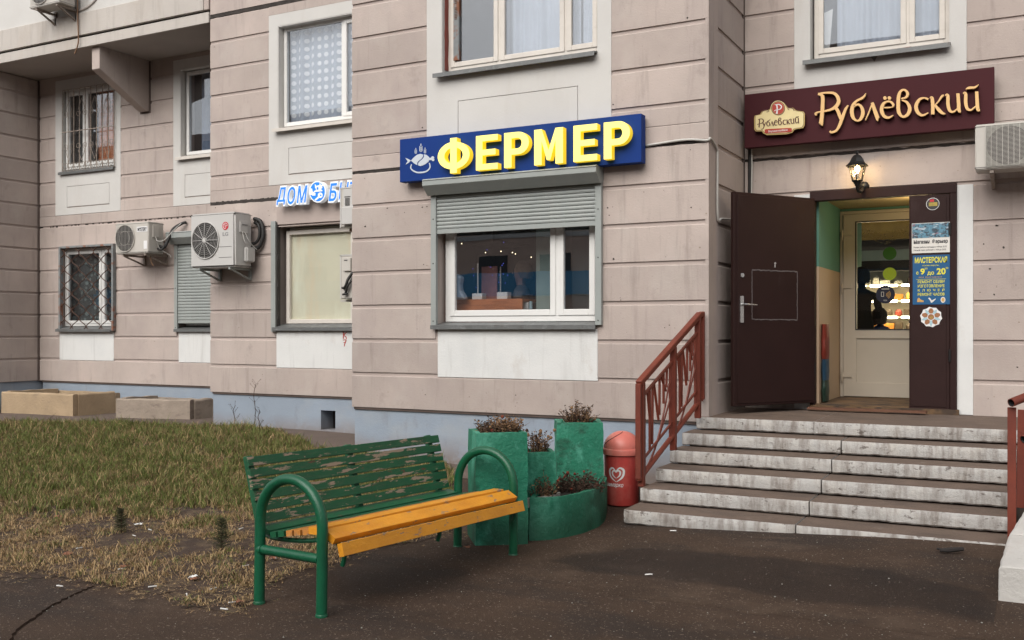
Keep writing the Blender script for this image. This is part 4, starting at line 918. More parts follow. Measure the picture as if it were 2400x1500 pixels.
# maroon sign
RW_ = .80
SYD = 10.72
mx0, mx1 = XY(1745, SYD), XY(2330, SYD); z0 = onY(1745, 347, SYD)[1]; z1 = onY(1745, 222, SYD)[1]
t = thing('shop_sign', ((mx0+mx1)/2, SYD, z0), 'maroon shop sign with cream script letters and a gold badge above the entrance', 'sign')
m = MB(); m.box(mx0, mx1, SYD, SYD+.09, z0, z1); m.build('board', 'sign_maroon', t, bevel=.002)
m = MB()
for f_ in (.08, .5, .92): m.box(mx0+(mx1-mx0)*f_, mx0+(mx1-mx0)*f_+.05, SYD+.09, YD, z0+.02, z1-.02)
m.build('mount', 'ac_dark', t)
zf = lambda x, y: onY(1740+x/3.6364, 150+y/3.6364, SYD-.05)
GL = {
 'Р': [[(642,262,10),(665,262,26),(683,280,36),(682,380,38),(674,470,40),(668,508,46),(664,516,52)],
       [(644,252,10),(700,246,18),(770,247,26),(806,272,34),(820,318,38),(800,358,36),(758,386,26),(700,402,18),(655,408,14),(622,424,22),(634,436,14)]],
 'у': [[(796,372,34),(818,412,36),(838,470,30)], [(902,352,12),(880,384,26),(852,456,34),(826,526,30),(798,568,22),(760,582,22),(744,572,22)]],
 'б': [[(950,362,18),(985,345,22),(1016,370,30),(1026,420,38),(1008,468,30),(978,484,18),(944,458,34),(932,405,40),(944,350,34),(975,314,22),(1018,292,24),(1040,272,18),(1052,248,4)]],
 'л': [[(1048,480,10),(1072,425,14),(1104,345,14),(1112,328,10)], [(1106,330,30),(1126,390,38),(1152,462,42),(1162,472,40)]],
 'ё': [[(1198,372,12),(1240,372,14),(1278,366,12),(1284,345,26),(1262,322,20),(1228,322,18),(1198,345,32),(1186,392,38),(1204,440,34),(1242,458,24),(1286,438,10)]],
 'в': [[(1352,296,12),(1394,284,22),(1408,252,32),(1384,222,20),(1352,230,24),(1332,272,36),(1328,350,38),(1334,414,38),(1368,450,24),(1408,430,34),(1426,382,38),(1404,330,28),(1358,308,12)]],
 'с': [[(1584,302,24),(1548,290,16),(1506,306,28),(1480,358,38),(1494,412,36),(1534,438,24),(1584,416,10)]],
 'к': [[(1598,292,14),(1616,292,34),(1622,360,36),(1622,430,36)], [(1634,358,10),(1668,322,14),(1700,276,22),(1718,266,10)], [(1640,350,22),(1674,392,36),(1706,420,28),(1730,424,8)]],
 'и': [[(1728,268,14),(1750,270,32),(1752,345,36),(1766,396,32),(1798,408,18),(1838,376,12)], [(1836,252,34),(1842,330,36),(1846,396,36),(1862,404,20)]],
 'й': [[(1880,252,14),(1902,254,32),(1903,330,36),(1916,380,32),(1948,392,18),(1990,360,12)], [(1996,236,34),(2000,320,36),(2006,386,36),(2024,392,20)], [(1904,216,6),(1932,204,24),(1972,202,22),(1998,190,14),(2012,176,3)]]}
k = 0
for ch, strokes in GL.items():
    m = MB()
    for s_ in strokes:
        k += 1; ribbon(m, s_, zf, SYD-.052-.0004*k, SYD-.03, 0, 6, 0); q = [(x+1.5, y+1.5, w+2) for x, y, w in s_]; ribbon(m, q, zf, SYD-.028-.0003*k, SYD-.002, 1, 6, 1)
    if ch == 'ё':
        for cx in (1214, 1252):
            d_ = [zf(cx+15*math.cos(R(a)), 290+15*math.sin(R(a))) for a in range(0, 360, 24)]; m.prism(d_, SYD-.052, SYD-.03, 0)
            m.prism(d_, SYD-.0299, SYD-.002, 1)
    m.build('letter', ['letter_cream', 'letter_back'], t, fix=True)
# the badge
bo = [(100,462),(106,440),(150,430),(168,400),(205,392),(232,388),(246,350),(275,322),(315,314),(352,330),(378,362),(384,372),(430,372),(455,394),(470,400),(520,406),(532,425),(530,520),(518,545),(455,556),(440,562),(425,585),(380,598),(210,606),(180,592),(165,574),(112,574),(100,555)]
bf = lambda x, y: onY(1740+x/3.6364, 150+y/3.6364, SYD-.06)
def inset(P, k):
    cx = sum(p[0] for p in P)/len(P); cy = sum(p[1] for p in P)/len(P); return [(cx+(x-cx)*(1-k), cy+(y-cy)*(1-k*1.5)) for x, y in P]
m = MB(); m.prism([bf(*p) for p in bo], SYD-.06, SYD-.002, 0, 1); m.prism([bf(*p) for p in inset(bo, .035)], SYD-.0612, SYD-.0602, 1); m.prism([bf(*p) for p in inset(bo, .05)], SYD-.0624, SYD-.0614, 2)
y = SYD-.064
ci = lambda r, c=(305, 378): [bf(c[0]+r*math.cos(R(a)), c[1]+r*1.02*math.sin(R(a))) for a in range(0, 360, 12)]
m.prism(ci(64), y, SYD-.0626, 2); m.prism(ci(59), y-.001, y-.0002, 1); m.prism(ci(53), y-.002, y-.0012, 0); m.prism(ci(50), y-.003, y-.0022, 3)
for s_ in ([(284,352,5),(294,352,13),(298,390,14),(294,425,20)], [(276,348,4),(312,346,10),(334,362,13),(322,386,9),(290,392,6),(272,402,9)]): ribbon(m, s_, bf, y-.0045, y-.0032, 4)
ribbon(m, [(165,420,5),(178,398,9),(212,392,7),(228,404,4),(206,410,8)], bf, y, y+.001, 1); ribbon(m, [(440,402,5),(432,382,9),(402,374,7),(386,384,4),(400,392,8)], bf, y, y+.001, 1)
k = 0
for ch, strokes in GL.items():
    for s_ in strokes:
        k += 1; g = lambda x, y_: (128+(x-612)*.252, 468+(y_-240)*.262-(x-612)*.004); ribbon(m, [(*g(x, y_), w*.30) for x, y_, w in s_], bf, y-.001-.0002*k, y+.0005, 1)
for cx in (1214, 1252): q = (128+(cx-612)*.252, 480); m.prism([bf(q[0]+4*math.cos(R(a)), q[1]+4*math.sin(R(a))) for a in range(0, 360, 45)], y-.001, y, 1)
m.prism([bf(*p) for p in [(190,562),(200,556),(410,545),(422,550),(422,572),(412,580),(200,592),(190,586)]], y-.001, y, 3)
xa, za = bf(222, 588); xb, zb = bf(386, 562); x_, zc = bf(222, 576); _, zd = bf(222, 570)
text_mb('Вкусные колбасы', xa, xb, bf(300, 582)[1], bf(300, 560)[1], y-.003, .001, offset=.012, mi=4, mb=m, curve=None)
RW_ = 1.0
m.build('badge', ['badge_gold', 'badge_brown', 'badge_pale', 'badge_red', 'white_print'], t, fix=True)
# ДОМ БЫТ
DY = YB-.15
t = thing('shop_sign', (XY(740, DY), DY, 3.2), 'small white and blue italic letter sign beside the projecting bay, partly hidden', 'sign')
m = MB(); m.box(XY(655, DY), XY(850, DY), DY+.06, DY+.10, 3.40, 3.43); m.box(XY(655, DY), XY(850, DY), DY+.06, DY+.10, 3.55, 3.58); m.build('mount_rail', 'wire_white', t)
def italic(ch, p0, p1, ptop, pbot):
    (xa, za), (xb, _) = onY(p0, pbot, DY), onY(p1, pbot, DY); z_ = onY(p0, ptop, DY)[1]
    m = MB(); e = .022
    text_mb(ch, xa-e*.6, xb+e*.6, za-e, z_+e, DY, .07, offset=.055, shear=.22, mi=1, mb=m)
    text_mb(ch, xa, xb, za, z_, DY-.003, .003, offset=.012, shear=.22, mi=0, mb=m)
    m.build('letter', ['blue_letter', 'letter_rim'], t, fix=False)
q = lambda x, y: (630+x/10.71, 400+y/10.71)
for ch, a, b, tp, bt in (('Д', 195, 430, 432, 865), ('О', 470, 668, 418, 848), ('М', 705, 970, 390, 815), ('Б', 1505, 1715, 325, 768), ('Ы', 1755, 2010, 300, 745), ('Т', 2040, 2300, 280, 725)):
    italic(ch, q(a, 0)[0], q(b, 0)[0], q(0, tp)[1], q(0, bt)[1])
m = MB(); cf = lambda a, b: onY(*q(a, b), DY-.0)
cc = lambda r: [cf(1235+r*.90*math.cos(R(a)), 532+r*1.17*math.sin(R(a))) for a in range(0, 360, 10)]
m.prism(cc(232), DY-.01, DY+.075, 1); m.prism(cc(205), DY-.013, DY-.0102, 0)
for P in ([(1175,350),(1190,345),(1205,385),(1290,365),(1290,325),(1310,320),(1318,360),(1350,355),(1380,372),(1355,400),(1362,440),(1335,450),(1340,490),(1362,490),(1362,520),(1150,540),(1150,512),(1190,505),(1205,470),(1180,430)],
          [(1040,455),(1105,452),(1118,530),(1190,565),(1188,628),(1110,630),(1100,610),(1062,612),(1040,630),(1030,560)]): m.prism([cf(*p) for p in P], DY-.016, DY-.0132, 1)
m.prism([cf(1310+62*math.cos(R(a)), 620+68*math.sin(R(a))) for a in range(0, 360, 20)], DY-.016, DY-.0132, 1); ribbon(m, [(1280, 660, 46), (1180, 745, 40)], cf, DY-.0165, DY-.0132, 1)
m.prism([cf(1322+18*math.cos(R(a)), 622+20*math.sin(R(a))) for a in range(0, 360, 30)], DY-.018, DY-.0168, 0)
m.prism([cf(*p) for p in [(1222,425),(1265,418),(1265,478),(1222,485)]], DY-.018, DY-.0162, 0)
m.build('round_emblem', ['blue_letter', 'letter_rim'], t)

# ------------------------------------------------------------------ air conditioners
def pipes(t, pts, r, m_='black_rubber', name='pipe'):
    m = MB(); m.tube(smooth_path(pts, 6), r, 8); return m.build(name, m_, t, smooth=True)
def fan_front(m, t, cx, cz, r, yf, style, mat_case):
    """recessed dark disc, blades and a wire guard"""
    b = MB(); b.prism(disc(cx, cz, r, r, 36), yf-.004, yf-.001); b.build('fan_well', 'ac_dark', t)
    b = MB()
    for k in range(3):
        a = R(20+120*k); P = []
        for rr, da, wd in ((.12, -.2, .25), (.5, .0, .5), (.96, .25, .62)): P.append((cx+r*rr*math.cos(a+da-wd), cz+r*rr*math.sin(a+da-wd)))
        for rr, da, wd in ((.96, .25, .45), (.5, .0, .5), (.12, -.2, .25)): P.append((cx+r*rr*math.cos(a+da+wd), cz+r*rr*math.sin(a+da+wd)))
        b.prism(P, yf-.010-.001*k, yf-.008-.001*k)
    b.build('fan', 'ac_fan', t)
    b = MB(); yy = yf-.022
    if style == 'spokes':
        for k in range(12): a = 2*math.pi*k/12; b.tube([(cx+r*.1*math.cos(a), yy-.012, cz+r*.1*math.sin(a)), (cx+r*math.cos(a), yy+.006, cz+r*math.sin(a))], .0035, 5)
        rr = .16
        while rr < 1.0: b.tube([(x, yy, z) for x, z in disc(cx, cz, r*rr, r*rr, 32)][:-1], .0013, 4, closed=True); rr += .11
        g = MB(); g.lathe([(.001, -.036), (r*.10, -.034), (r*.155, -.026), (r*.155, -.01)], (cx, yf, cz), 24, axis='y'); g.build('hub', mat_case, t)
    elif style == 'vertical':
        for i in range(-6, 7):
            x = cx+r*i/6.6; h = r*1.0; b.tube([(x, yy, cz-h), (x, yy, cz+h)], .0022, 4)
        for s in (-.5, .5): b.tube([(cx-r, yy+.002, cz+s*r), (cx+r, yy+.002, cz+s*r)], .002, 4)
        b.tube([(x, yy+.003, z) for x, z in disc(cx, cz, r*.55, r*.55, 28)][:-1], .002, 4, closed=True)
    elif style == 'slots':
        g = MB(); g.box(cx-r*1.08, cx+r*1.08, yf-.003, yf-.0005, cz-r*1.08, cz+r*1.08); g.build('coil_face', 'planter_grey', t)
        for i in range(34):
            z = cz-r*1.06+2.12*r*i/33; b.box(cx-r*1.06, cx+r*1.06, yy-.004, yy, z-.0017, z+.0017)
        for i in range(9): x = cx-r*1.06+2.12*r*i/8; b.box(x-.002, x+.002, yy-.007, yy-.0045, cz-r*1.06, cz+r*1.06)
    b.build('fan_guard', mat_case, t)
    if style == 'slots': return
    b = MB(); b.tube([(x, yf-.010, z) for x, z in disc(cx, cz, r*1.03, r*1.03, 40)][:-1], .009, 6, closed=True); b.build('fan_ring', mat_case, t)
def ac(x0, x1, z0, z1, yf, yb, ywall, label, cm='ac_white', style='spokes', fcx=.36, fr=.42, drop=.16, extra=None, bev=.02):
    t = thing('air_conditioner', ((x0+x1)/2, (yf+yb)/2, z0), label, 'air conditioner'); W_, H_ = x1-x0, z1-z0
    m = MB(); m.box(x0, x1, yf, yb, z0, z1); m.build('casing', cm, t, bevel=bev, seg=3, smooth='a')
    m = MB(); m.box(x0-.003, x1+.003, yf-.003, yb+.003, z1-.025, z1-.021); m.box(x0-.003, x1+.003, yf-.002, yb+.002, z0+.02, z0+.024); m.build('casing_joint', 'ac_dark', t)
    r = H_*fr; fan_front(m, t, x0+W_*fcx, (z0+z1)/2, r, yf, style, cm)
    for x in (x0+W_*.18, x1-W_*.14):
        m = MB(); m.bar((x, yf+.02, z0-.018), (x, ywall-.01, z0-.018), .035, .03); m.bar((x, ywall-.015, z0+.04), (x, ywall-.015, z0-.03-drop), .035, .03, up=(0, 1, 0)); m.bar((x, yf+.06, z0-.03), (x, ywall-.03, z0-.02-drop), .03, .02)
        m.build('bracket', 'pale_iron' if cm == 'ac_white' else 'shutter_grey', t)
    return t
# large one on the corner of bay B
ax0, ax1, az0, az1, ayf, ayb = -10.77, -9.92, 2.495, 3.265, 10.45, 10.80
t = ac(ax0, ax1, az0, az1, ayf, ayb, YB, 'large light grey air conditioner with a round spoked fan on the middle bay corner', 'ac_grey', 'spokes', .355, .325, .14, bev=.025)
m = MB(); lx, lz, lr = XY(528.5, ayf), onY(528, 529.5, ayf)[1], .058
m.prism(disc(lx, lz, lr, lr), ayf-.003, ayf-.0005, 0)
for P in (disc(lx, lz, lr*.74, lr*.74, 26, R(0), R(292))+disc(lx, lz, lr*.62, lr*.62, 26, R(0), R(292))[::-1], [(lx-.006, lz-lr*.38), (lx-.006, lz+lr*.38), (lx+.002, lz+lr*.38), (lx+.002, lz-lr*.30), (lx+lr*.35, lz-lr*.30), (lx+lr*.35, lz-lr*.38)], [(lx+lr*.22, lz+.004), (lx+lr*.72, lz+.004), (lx+lr*.72, lz-.004), (lx+lr*.22, lz-.004)], disc(lx-lr*.36, lz+lr*.30, lr*.11, lr*.11, 10)): m.prism(P, ayf-.005, ayf-.0032, 1)
m.build('emblem', ['red_logo', 'white_print'], t)
lw = .056; text_mb('LG', XY(522, ayf), XY(535, ayf), onY(528, 553, ayf)[1], onY(528, 544, ayf)[1], ayf-.002, .0015, offset=.035).build('lettering', 'grey_print', t, fix=False)
m = MB()
for zz_ in (578, 603): z = onY(530, zz_, ayf)[1]; m.box(XY(513, ayf), XY(543, ayf), ayf-.0015, ayf, z-.003, z+.003)
m.build('pressed_line', 'ac_fan', t)
m = MB(); m.box(ax1-.0, ax1+.02, 10.54, 10.70, 2.98, 3.14); m.box(ax1+.02, ax1+.028, 10.56, 10.68, 3.085, 3.10, 1); m.build('terminal_cover', ['ac_grey', 'ac_dark'], t, bevel=.003)
m = MB(); m.box(ax1+.0, ax1+.075, 10.62, 10.79, 2.57, 2.78); m.build('valve_cover', 'ac_grey', t, bevel=.015, seg=2)
pipes(t, [(ax1+.02, 10.58, 2.99), (ax1+.05, 10.60, 2.85), (ax1+.06, 10.68, 2.78), (ax1+.06, 10.76, 2.76)], .007, 'wire_white', 'cable'); pipes(t, [(ax1+.02, 10.63, 2.99), (ax1+.06, 10.66, 2.88), (ax1+.07, 10.74, 2.80), (ax1+.09, 10.80, 2.75)], .006, 'wire_white', 'cable')
pipes(t, [(ax1-.05, 10.80, 2.78), (ax1+.07, 10.84, 2.78), (ax1+.14, 10.85, 2.88), (ax1+.15, 10.86, 3.02), (ax1+.10, 10.86, 3.16), (ax1-.02, 10.86, 3.20)], .028); pipes(t, [(ax1-.05, 10.82, 2.84), (ax1+.04, 10.84, 2.86), (ax1+.09, 10.85, 2.95), (ax1+.07, 10.86, 3.1), (ax1-.02, 10.87, 3.15)], .022)
# small one in the recess
bx0_, bx1_, bz0, bz1, byf, byb = -13.5, -12.74, 2.86, 3.37, 11.47, 11.79
t = ac(bx0_, bx1_, bz0, bz1, byf, byb, YC, 'small old cream air conditioner with pipes, between the rusty grille and the closed shutter', 'ac_white', 'vertical', .30, .42, .14, bev=.012)
m = MB(); m.box(XY(321, byf), XY(346, byf), byf-.003, byf, onY(333, 543, byf)[1], onY(333, 531, byf)[1], 0); m.build('name_plate', ['white_print'], t)
text_mb('MYSTERY', XY(323, byf), XY(344.5, byf), onY(333, 541.5, byf)[1], onY(333, 533, byf)[1], byf-.005, .0015, offset=.03).build('lettering', 'black_print', t, fix=False)
m = MB(); m.box(XY(337, byf), XY(345, byf), byf-.002, byf, onY(340, 583, byf)[1], onY(340, 564, byf)[1]); m.build('rating_label', 'white_print', t)
m = MB(); m.box(bx1_, bx1_+.02, 11.55, 11.68, 3.12, 3.32); m.build('terminal_cover', 'ac_white', t, bevel=.003)
pipes(t, [(bx1_, 11.70, 2.98), (bx1_+.10, 11.72, 2.97), (bx1_+.14, 11.76, 3.10), (bx1_+.16, 11.84, 3.27), (bx1_+.30, 11.90, 3.36), (bx1_+.34, 11.95, 3.38)], .024); pipes(t, [(bx1_, 11.66, 2.94), (bx1_+.08, 11.68, 2.93), (bx1_+.12, 11.74, 3.06), (bx1_+.14, 11.82, 3.22), (bx1_+.26, 11.88, 3.34)], .018)
pipes(t, [(bx1_+.02, 11.6, 3.13), (bx1_+.06, 11.6, 3.06), (bx1_+.16, 11.66, 3.08), (bx1_+.22, 11.8, 3.25), (bx1_+.30, 11.88, 3.36)], .006, 'wire_white', 'cable'); pipes(t, [(bx1_+.02, 11.62, 3.11), (bx1_+.05, 11.65, 2.95), (bx1_+.14, 11.78, 2.84), (bx1_+.15, 11.8, 2.80)], .005, 'wire_white', 'cable')
pipes(t, [(bx1_-.1, 11.6, 2.86), (bx1_-.08, 11.6, 2.72), (bx1_-.05, 11.62, 2.66)], .008, 'wire_brown', 'hose')
# two side-on units on the hidden return of bay A
def side_ac(z0, z1, label, blk):
    t = thing('air_conditioner', (-7.4, 10.1, z0), label, 'air conditioner'); x1 = XA0-.02; x0 = XY(798, 9.78); yf, yb = 9.78, 10.62
    m = MB(); m.box(x0, x1, yf, yb, z0, z1); m.build('casing', 'ac_white', t, bevel=.01, seg=2, smooth='a')
    m = MB(); m.box(x0-.003, x0+.012, yf-.006, yf+.004, z0, z1); m.box(x0+.0, x1, yf-.006, yf+.01, z1-.012, z1+.004); m.build('edge_trim', 'ac_grey', t)
    if blk:
        m = MB(); m.box(x0+.06, x0+.17, yf-.025, yf, z1-.20, z1-.04); m.build('terminal_cover', 'ac_white', t, bevel=.004)
        m = MB(); m.box(x0+.075, x0+.125, yf-.027, yf-.0245, z1-.075, z1-.062); m.build('grip', 'ac_dark', t)
        pipes(t, [(x0+.07, yf-.02, z0+.12), (x0+.12, yf-.05, z0+.16), (x0+.15, yf-.04, z0+.24), (x0+.20, yf+.0, z0+.33)], .017); pipes(t, [(x0+.09, yf-.02, z0+.06), (x0+.12, yf-.04, z0+.10), (x0+.16, yf-.05, z0+.17), (x0+.21, yf+.0, z0+.26)], .014)
        m = MB(); m.tube([(x0+.05, yf-.035, z0+.13), (x0+.12, yf-.035, z0+.14)], .013, 8); m.tube([(x0+.06, yf-.035, z0+.05), (x0+.13, yf-.035, z0+.06)], .013, 8); m.build('valve', 'black_rubber', t)
        m = MB(); m.box(x0-.08, x1, yf+.1, yf+.14, z0-.035, z0-.005); m.build('bracket', 'ac_white', t)
    else:
        m = MB(); m.box(x0+.05, x1-.02, yf-.012, yf, z0+.1, z1-.02); m.box(x0+.055, x1-.03, yf-.06, yf-.012, z0+.03, z0+.24, 0); m.build('valve_cover', 'ac_grey', t, bevel=.01)
        m = MB()
        for i in range(11): m.box(x0+.08, x0+.15, yf-.0145, yf-.012, z0+.26+i*.009, z0+.265+i*.009)
        m.box(x0+.07, x0+.16, yf-.0145, yf-.012, z1-.12, z1-.11); m.build('vent_slot', 'ac_dark', t)
        m = MB(); m.box(x0+.06, x1, yf+.1, yf+.14, z0-.04, z0-.005); m.build('bracket', 'wire_brown', t)
side_ac(2.86, 3.345, 'upper air conditioner seen edge-on behind the projecting bay, in front of the blue letters', False)
side_ac(1.99, 2.525, 'lower air conditioner seen edge-on behind the projecting bay, with bent black pipes', True)
# right edge
rx0, rx1, rz0, rz1, ryf = -.545, .24, 3.125, 3.555, 10.42
t = ac(rx0, rx1, rz0, rz1, ryf, 10.72, YD, 'dirty white air conditioner with a slotted grille at the right end of the maroon sign', 'ac_white', 'slots', .36, .42, .10, bev=.01)
pipes(t, [(rx0+.1, 10.7, rz1), (rx0+.0, 10.75, rz1+.03), (rx0-.2, 10.74, rz1+.05)], .009)
# top left, on the balcony parapet
tx0, tx1, tz0 = -14.34, -13.62, 6.77
t = ac(tx0, tx1, tz0, tz0+.52, 10.50, 10.78, YB, 'old white air conditioner on the balcony front in the top left corner', 'ac_white', 'vertical', .36, .42, .16, bev=.008)
pipes(t, [(tx1, 10.6, tz0+.12), (tx1+.07, 10.62, tz0+.16), (tx1+.12, 10.7, tz0+.3), (tx1+.14, 10.84, tz0+.5)], .018); pipes(t, [(tx1, 10.66, tz0+.1), (tx1+.06, 10.66, tz0+.12), (tx1+.1, 10.72, tz0+.24), (tx1+.16, 10.84, tz0+.42)], .018)
# loose wires
def wire(name, pts, r, m_, label, cat='cable'):
    m = MB(); m.tube(smooth_path(pts, 8), r, 6); o = m.build(name, m_, smooth=True); recenter(o, pts[0]); return tag(o, label, cat)
w = [(*onY(px, py, YB-.06)[:1], YB-.06, onY(px, py, YB-.06)[1]) for px, py in ((182, -60), (182, 30), (184, 90), (181, 110), (175, 127))]
wire('drain_hose', w, .011, 'wire_brown', 'thin brown hose hanging down the balcony front')
zc = 3.505
wire('conduit', [(sx1, YA-.012, onY(1503, 343, YA)[1]), (sx1+.4, YA-.014, zc-.01), (XA1-.02, YA-.012, onY(1661, 329, YA)[1]), (XA1+.014, YA+.02, 3.49), (XA1+.016, YA+.22, 3.42), (XA1+.018, YA+.24, 3.3), (XA1+.016, YA+.25, 2.75), (XA1+.018, YA+.4, 2.74), (XA1+.016, YA+.9, 2.78), (XA1+.018, YD-.04, 2.8)], .012, 'wire_white', 'white cable running along the wall seam from the blue sign and round the corner')
m = MB(); x = XY(1757, YD-.03); m.tube([(x, YD-.02, 3.60), (x, YD-.02, 2.9)], .022, 8); o = m.build('drain_pipe', 'black_rubber', smooth='a'); recenter(o, (x, YD, 2.9)); tag(o, 'short black pipe going down the wall from the left end of the maroon sign', 'pipe')
wire('cable_on_pipe', [(x+.026, YD-.045, 3.6), (x+.03, YD-.05, 3.4), (x+.024, YD-.045, 3.1), (x+.03, YD-.045, 2.9)], .008, 'wire_white', 'white cable strapped to the short black pipe below the maroon sign')

# ------------------------------------------------------------------ wall lantern
lx, ly = XY(2009, YD-.24), YD-.24
def LZ(py): return onY(2009, py, ly)[1]
t = thing('wall_lantern', (lx, YD, LZ(430)), 'black six-sided wall lantern with a glowing bulb above the brown door', 'lantern')
zr, zb_ = LZ(388), LZ(424)
m = MB(); r0, r1 = .088, .052
m.lathe([(.118, -.008), (.118, .0), (.10, .012), (.078, .035), (.062, .072), (.040, .10), (.016, .112), (.010, .118), (.016, .128), (.014, .142), (.004, .152), (.001, .156)], (lx, ly, zr), 6, a0=R(30)); m.build('roof', 'iron_black', t)
m = MB()
for k in range(6):
    a = R(60*k+30); m.tube([(lx+r0*math.cos(a), ly+r0*math.sin(a), zr-.005), (lx+r1*math.cos(a), ly+r1*math.sin(a), zb_)], .0055, 5)
m.tube([(lx+r1*math.cos(R(60*k+30)), ly+r1*math.sin(R(60*k+30)), zb_) for k in range(6)], .007, 5, closed=True); m.lathe([(.001, -.06), (.02, -.055), (.035, -.02), (.056, 0), (.001, .001)], (lx, ly, zb_), 12); m.build('frame', 'iron_black', t)
for k in range(6):
    a, b = R(60*k+30), R(60*k+90); g = MB(); q = .97
    g.add([(lx+r0*q*math.cos(a), ly+r0*q*math.sin(a), zr-.008), (lx+r0*q*math.cos(b), ly+r0*q*math.sin(b), zr-.008), (lx+r1*q*math.cos(b), ly+r1*q*math.sin(b), zb_), (lx+r1*q*math.cos(a), ly+r1*q*math.sin(a), zb_)], [(0, 1, 2, 3)]); g.build('pane', 'lamp_glass', t, fix=False)
m = MB(); m.lathe([(.001, .062), (.014, .055), (.026, .032), (.024, .012), (.012, -.012), (.012, -.02)], (lx, ly, (zr+zb_)/2+.02), 14); m.build('bulb', 'bulb_glow', t, smooth=True)
m = MB(); m.lathe([(.012, -.0), (.014, -.07), (.001, -.071)], (lx, ly, (zr+zb_)/2), 10); m.build('socket', 'plastic_white', t, smooth=True)
m = MB(); m.tube(smooth_path([(lx, ly, zb_-.04), (lx+.0, ly+.03, zb_-.09), (lx+.02, ly+.10, zb_-.10), (lx+.03, YD-.04, zb_-.05), (lx+.03, YD-.01, zb_-.02)], 5), [.016]*21, 8); m.lathe([(.001, -.04), (.03, -.035), (.05, -.02), (.055, 0)], (lx+.03, YD, zb_-.03), 16, axis='y'); m.build('arm', 'iron_black', t, smooth='a')
lamp_at((lx, ly-.0, (zr+zb_)/2+.035), 9, (1, .68, .30), .03)

# ------------------------------------------------------------------ notices on the narrow door leaf
NY = FY-.058
def notice(px0, px1, py0, py1, label, m_='poster_white'):
    x0, x1 = XY(px0, NY), XY(px1, NY); z1 = onY(px0, py0, NY)[1]; z0 = onY(px0, py1, NY)[1]
    t = thing('notice', ((x0+x1)/2, NY, z0), label, 'notice'); m = MB(); m.box(x0, x1, NY-.0015, NY+.001, z0, z1); m.build('sheet', m_, t)
    U = lambda u, v: (x0+(x1-x0)*u, z0+(z1-z0)*v)
    def tx(s, u0, u1, v0, v1, mm, off=.02):
        (a, c), (b, d) = U(u0, v0), U(u1, v1); text_mb(s, a, b, c, d, NY-.0028, .0008, offset=off).build('lettering', mm, t, fix=False)
    return t, U, tx
t, U, tx = notice(2137, 2226, 524, 594, 'white notice with a landscape picture, upper one on the narrow brown door leaf')
m = MB(); (a, c), (b, d) = U(.01, .50), U(.99, .985); m.box(a, b, NY-.0026, NY-.0016, c, d); m.build('picture', 'picture_print', t)
tx('Магазин  Фермер', .05, .95, .28, .45, 'black_print', .04); tx('Режим работы магазина: с 9.00 до 20.00', .05, .92, .155, .225, 'black_print', .01); tx('Мясной отдел работает: с 9.00 до 20.00', .05, .90, .06, .13, 'black_print', .01)
t, U, tx = notice(2139, 2226, 599, 714, 'blue notice with yellow lettering, lower one on the narrow brown door leaf', 'poster_blue')
tx('МАСТЕРСКАЯ', .06, .93, .84, .96, 'poster_yellow', .03); tx('РЕЖИМ РАБОТЫ:', .27, .72, .775, .80, 'poster_yellow', .01); tx('с', .10, .16, .61, .67, 'poster_yellow', .03); tx('9', .21, .33, .605, .73, 'poster_yellow', .03); tx('оо', .33, .40, .71, .745, 'poster_yellow', .01)
tx('до', .40, .58, .585, .665, 'poster_yellow', .02); tx('20', .65, .89, .60, .73, 'poster_yellow', .03); tx('оо', .89, .96, .71, .745, 'poster_yellow', .01); tx('БЕЗ  ВЫХОДНЫХ', .17, .80, .535, .565, 'sticker_orange', .0)
m = MB(); (a, c), (b, d) = U(.10, .508), U(.90, .514); m.box(a, b, NY-.0026, NY-.0016, c, d); m.build('ruled_line', 'poster_yellow', t)
tx('РЕМОНТ ОБУВИ', .14, .86, .43, .49, 'poster_yellow', .015); tx('ИЗГОТОВЛЕНИЕ', .14, .86, .345, .405, 'poster_yellow', .015); tx('К  Л  Ю  Ч  Е  Й', .14, .86, .265, .325, 'poster_yellow', .015); tx('РЕМОНТ ЧАСОВ', .14, .86, .175, .235, 'poster_yellow', .015)
m = MB(); f = lambda u, v: U(u, v)
m.prism([f(.12,.05),(f(.30,.05)),f(.30,.08),f(.22,.10),f(.17,.14),f(.13,.12)], NY-.0026, NY-.0016, 0); m.build('small_picture', ['sticker_orange', 'poster_white'], t); m = MB(); m.prism([f(.42,.13),f(.46,.14),f(.52,.08),f(.62,.12),f(.62,.10),f(.55,.05),f(.50,.03),f(.48,.07)], NY-.0026, NY-.0016, 1)
m.build('small_picture', ['sticker_orange', 'poster_white'], t); m = MB(); c_ = f(.82, .09); m.prism(disc(c_[0], c_[1], .022, .030, 16), NY-.0026, NY-.0016, 1); m.prism(disc(c_[0], c_[1], .014, .020, 14), NY-.0032, NY-.0027, 0); m.build('small_picture', ['sticker_orange', 'poster_white'], t)
def rsticker(px, py, r, label, draw):
    x, z = onY(px, py, NY); m = MB(); mats = draw(m, x, z, r); o = m.build('sticker', mats); recenter(o, (x, NY, z-r)); tag(o, label, 'sticker')
def s1(m, x, z, r):
    m.prism(disc(x, z, r, r), NY-.001, NY+.001, 0); m.prism(disc(x, z, r*.93, r*.93), NY-.0017, NY-.0011, 1); m.box(x-r*.6, x+r*.7, NY-.0024, NY-.0018, z-r*.35, z+r*.25, 2); m.box(x-r*.45, x+r*.2, NY-.0024, NY-.0018, z+r*.35, z+r*.75, 3)
    return ['white_print', 'black_print', 'sticker_gold', 'red_logo']
rsticker(2186, 478, .062, 'small round black and gold sticker at the top of the narrow brown door leaf', s1)
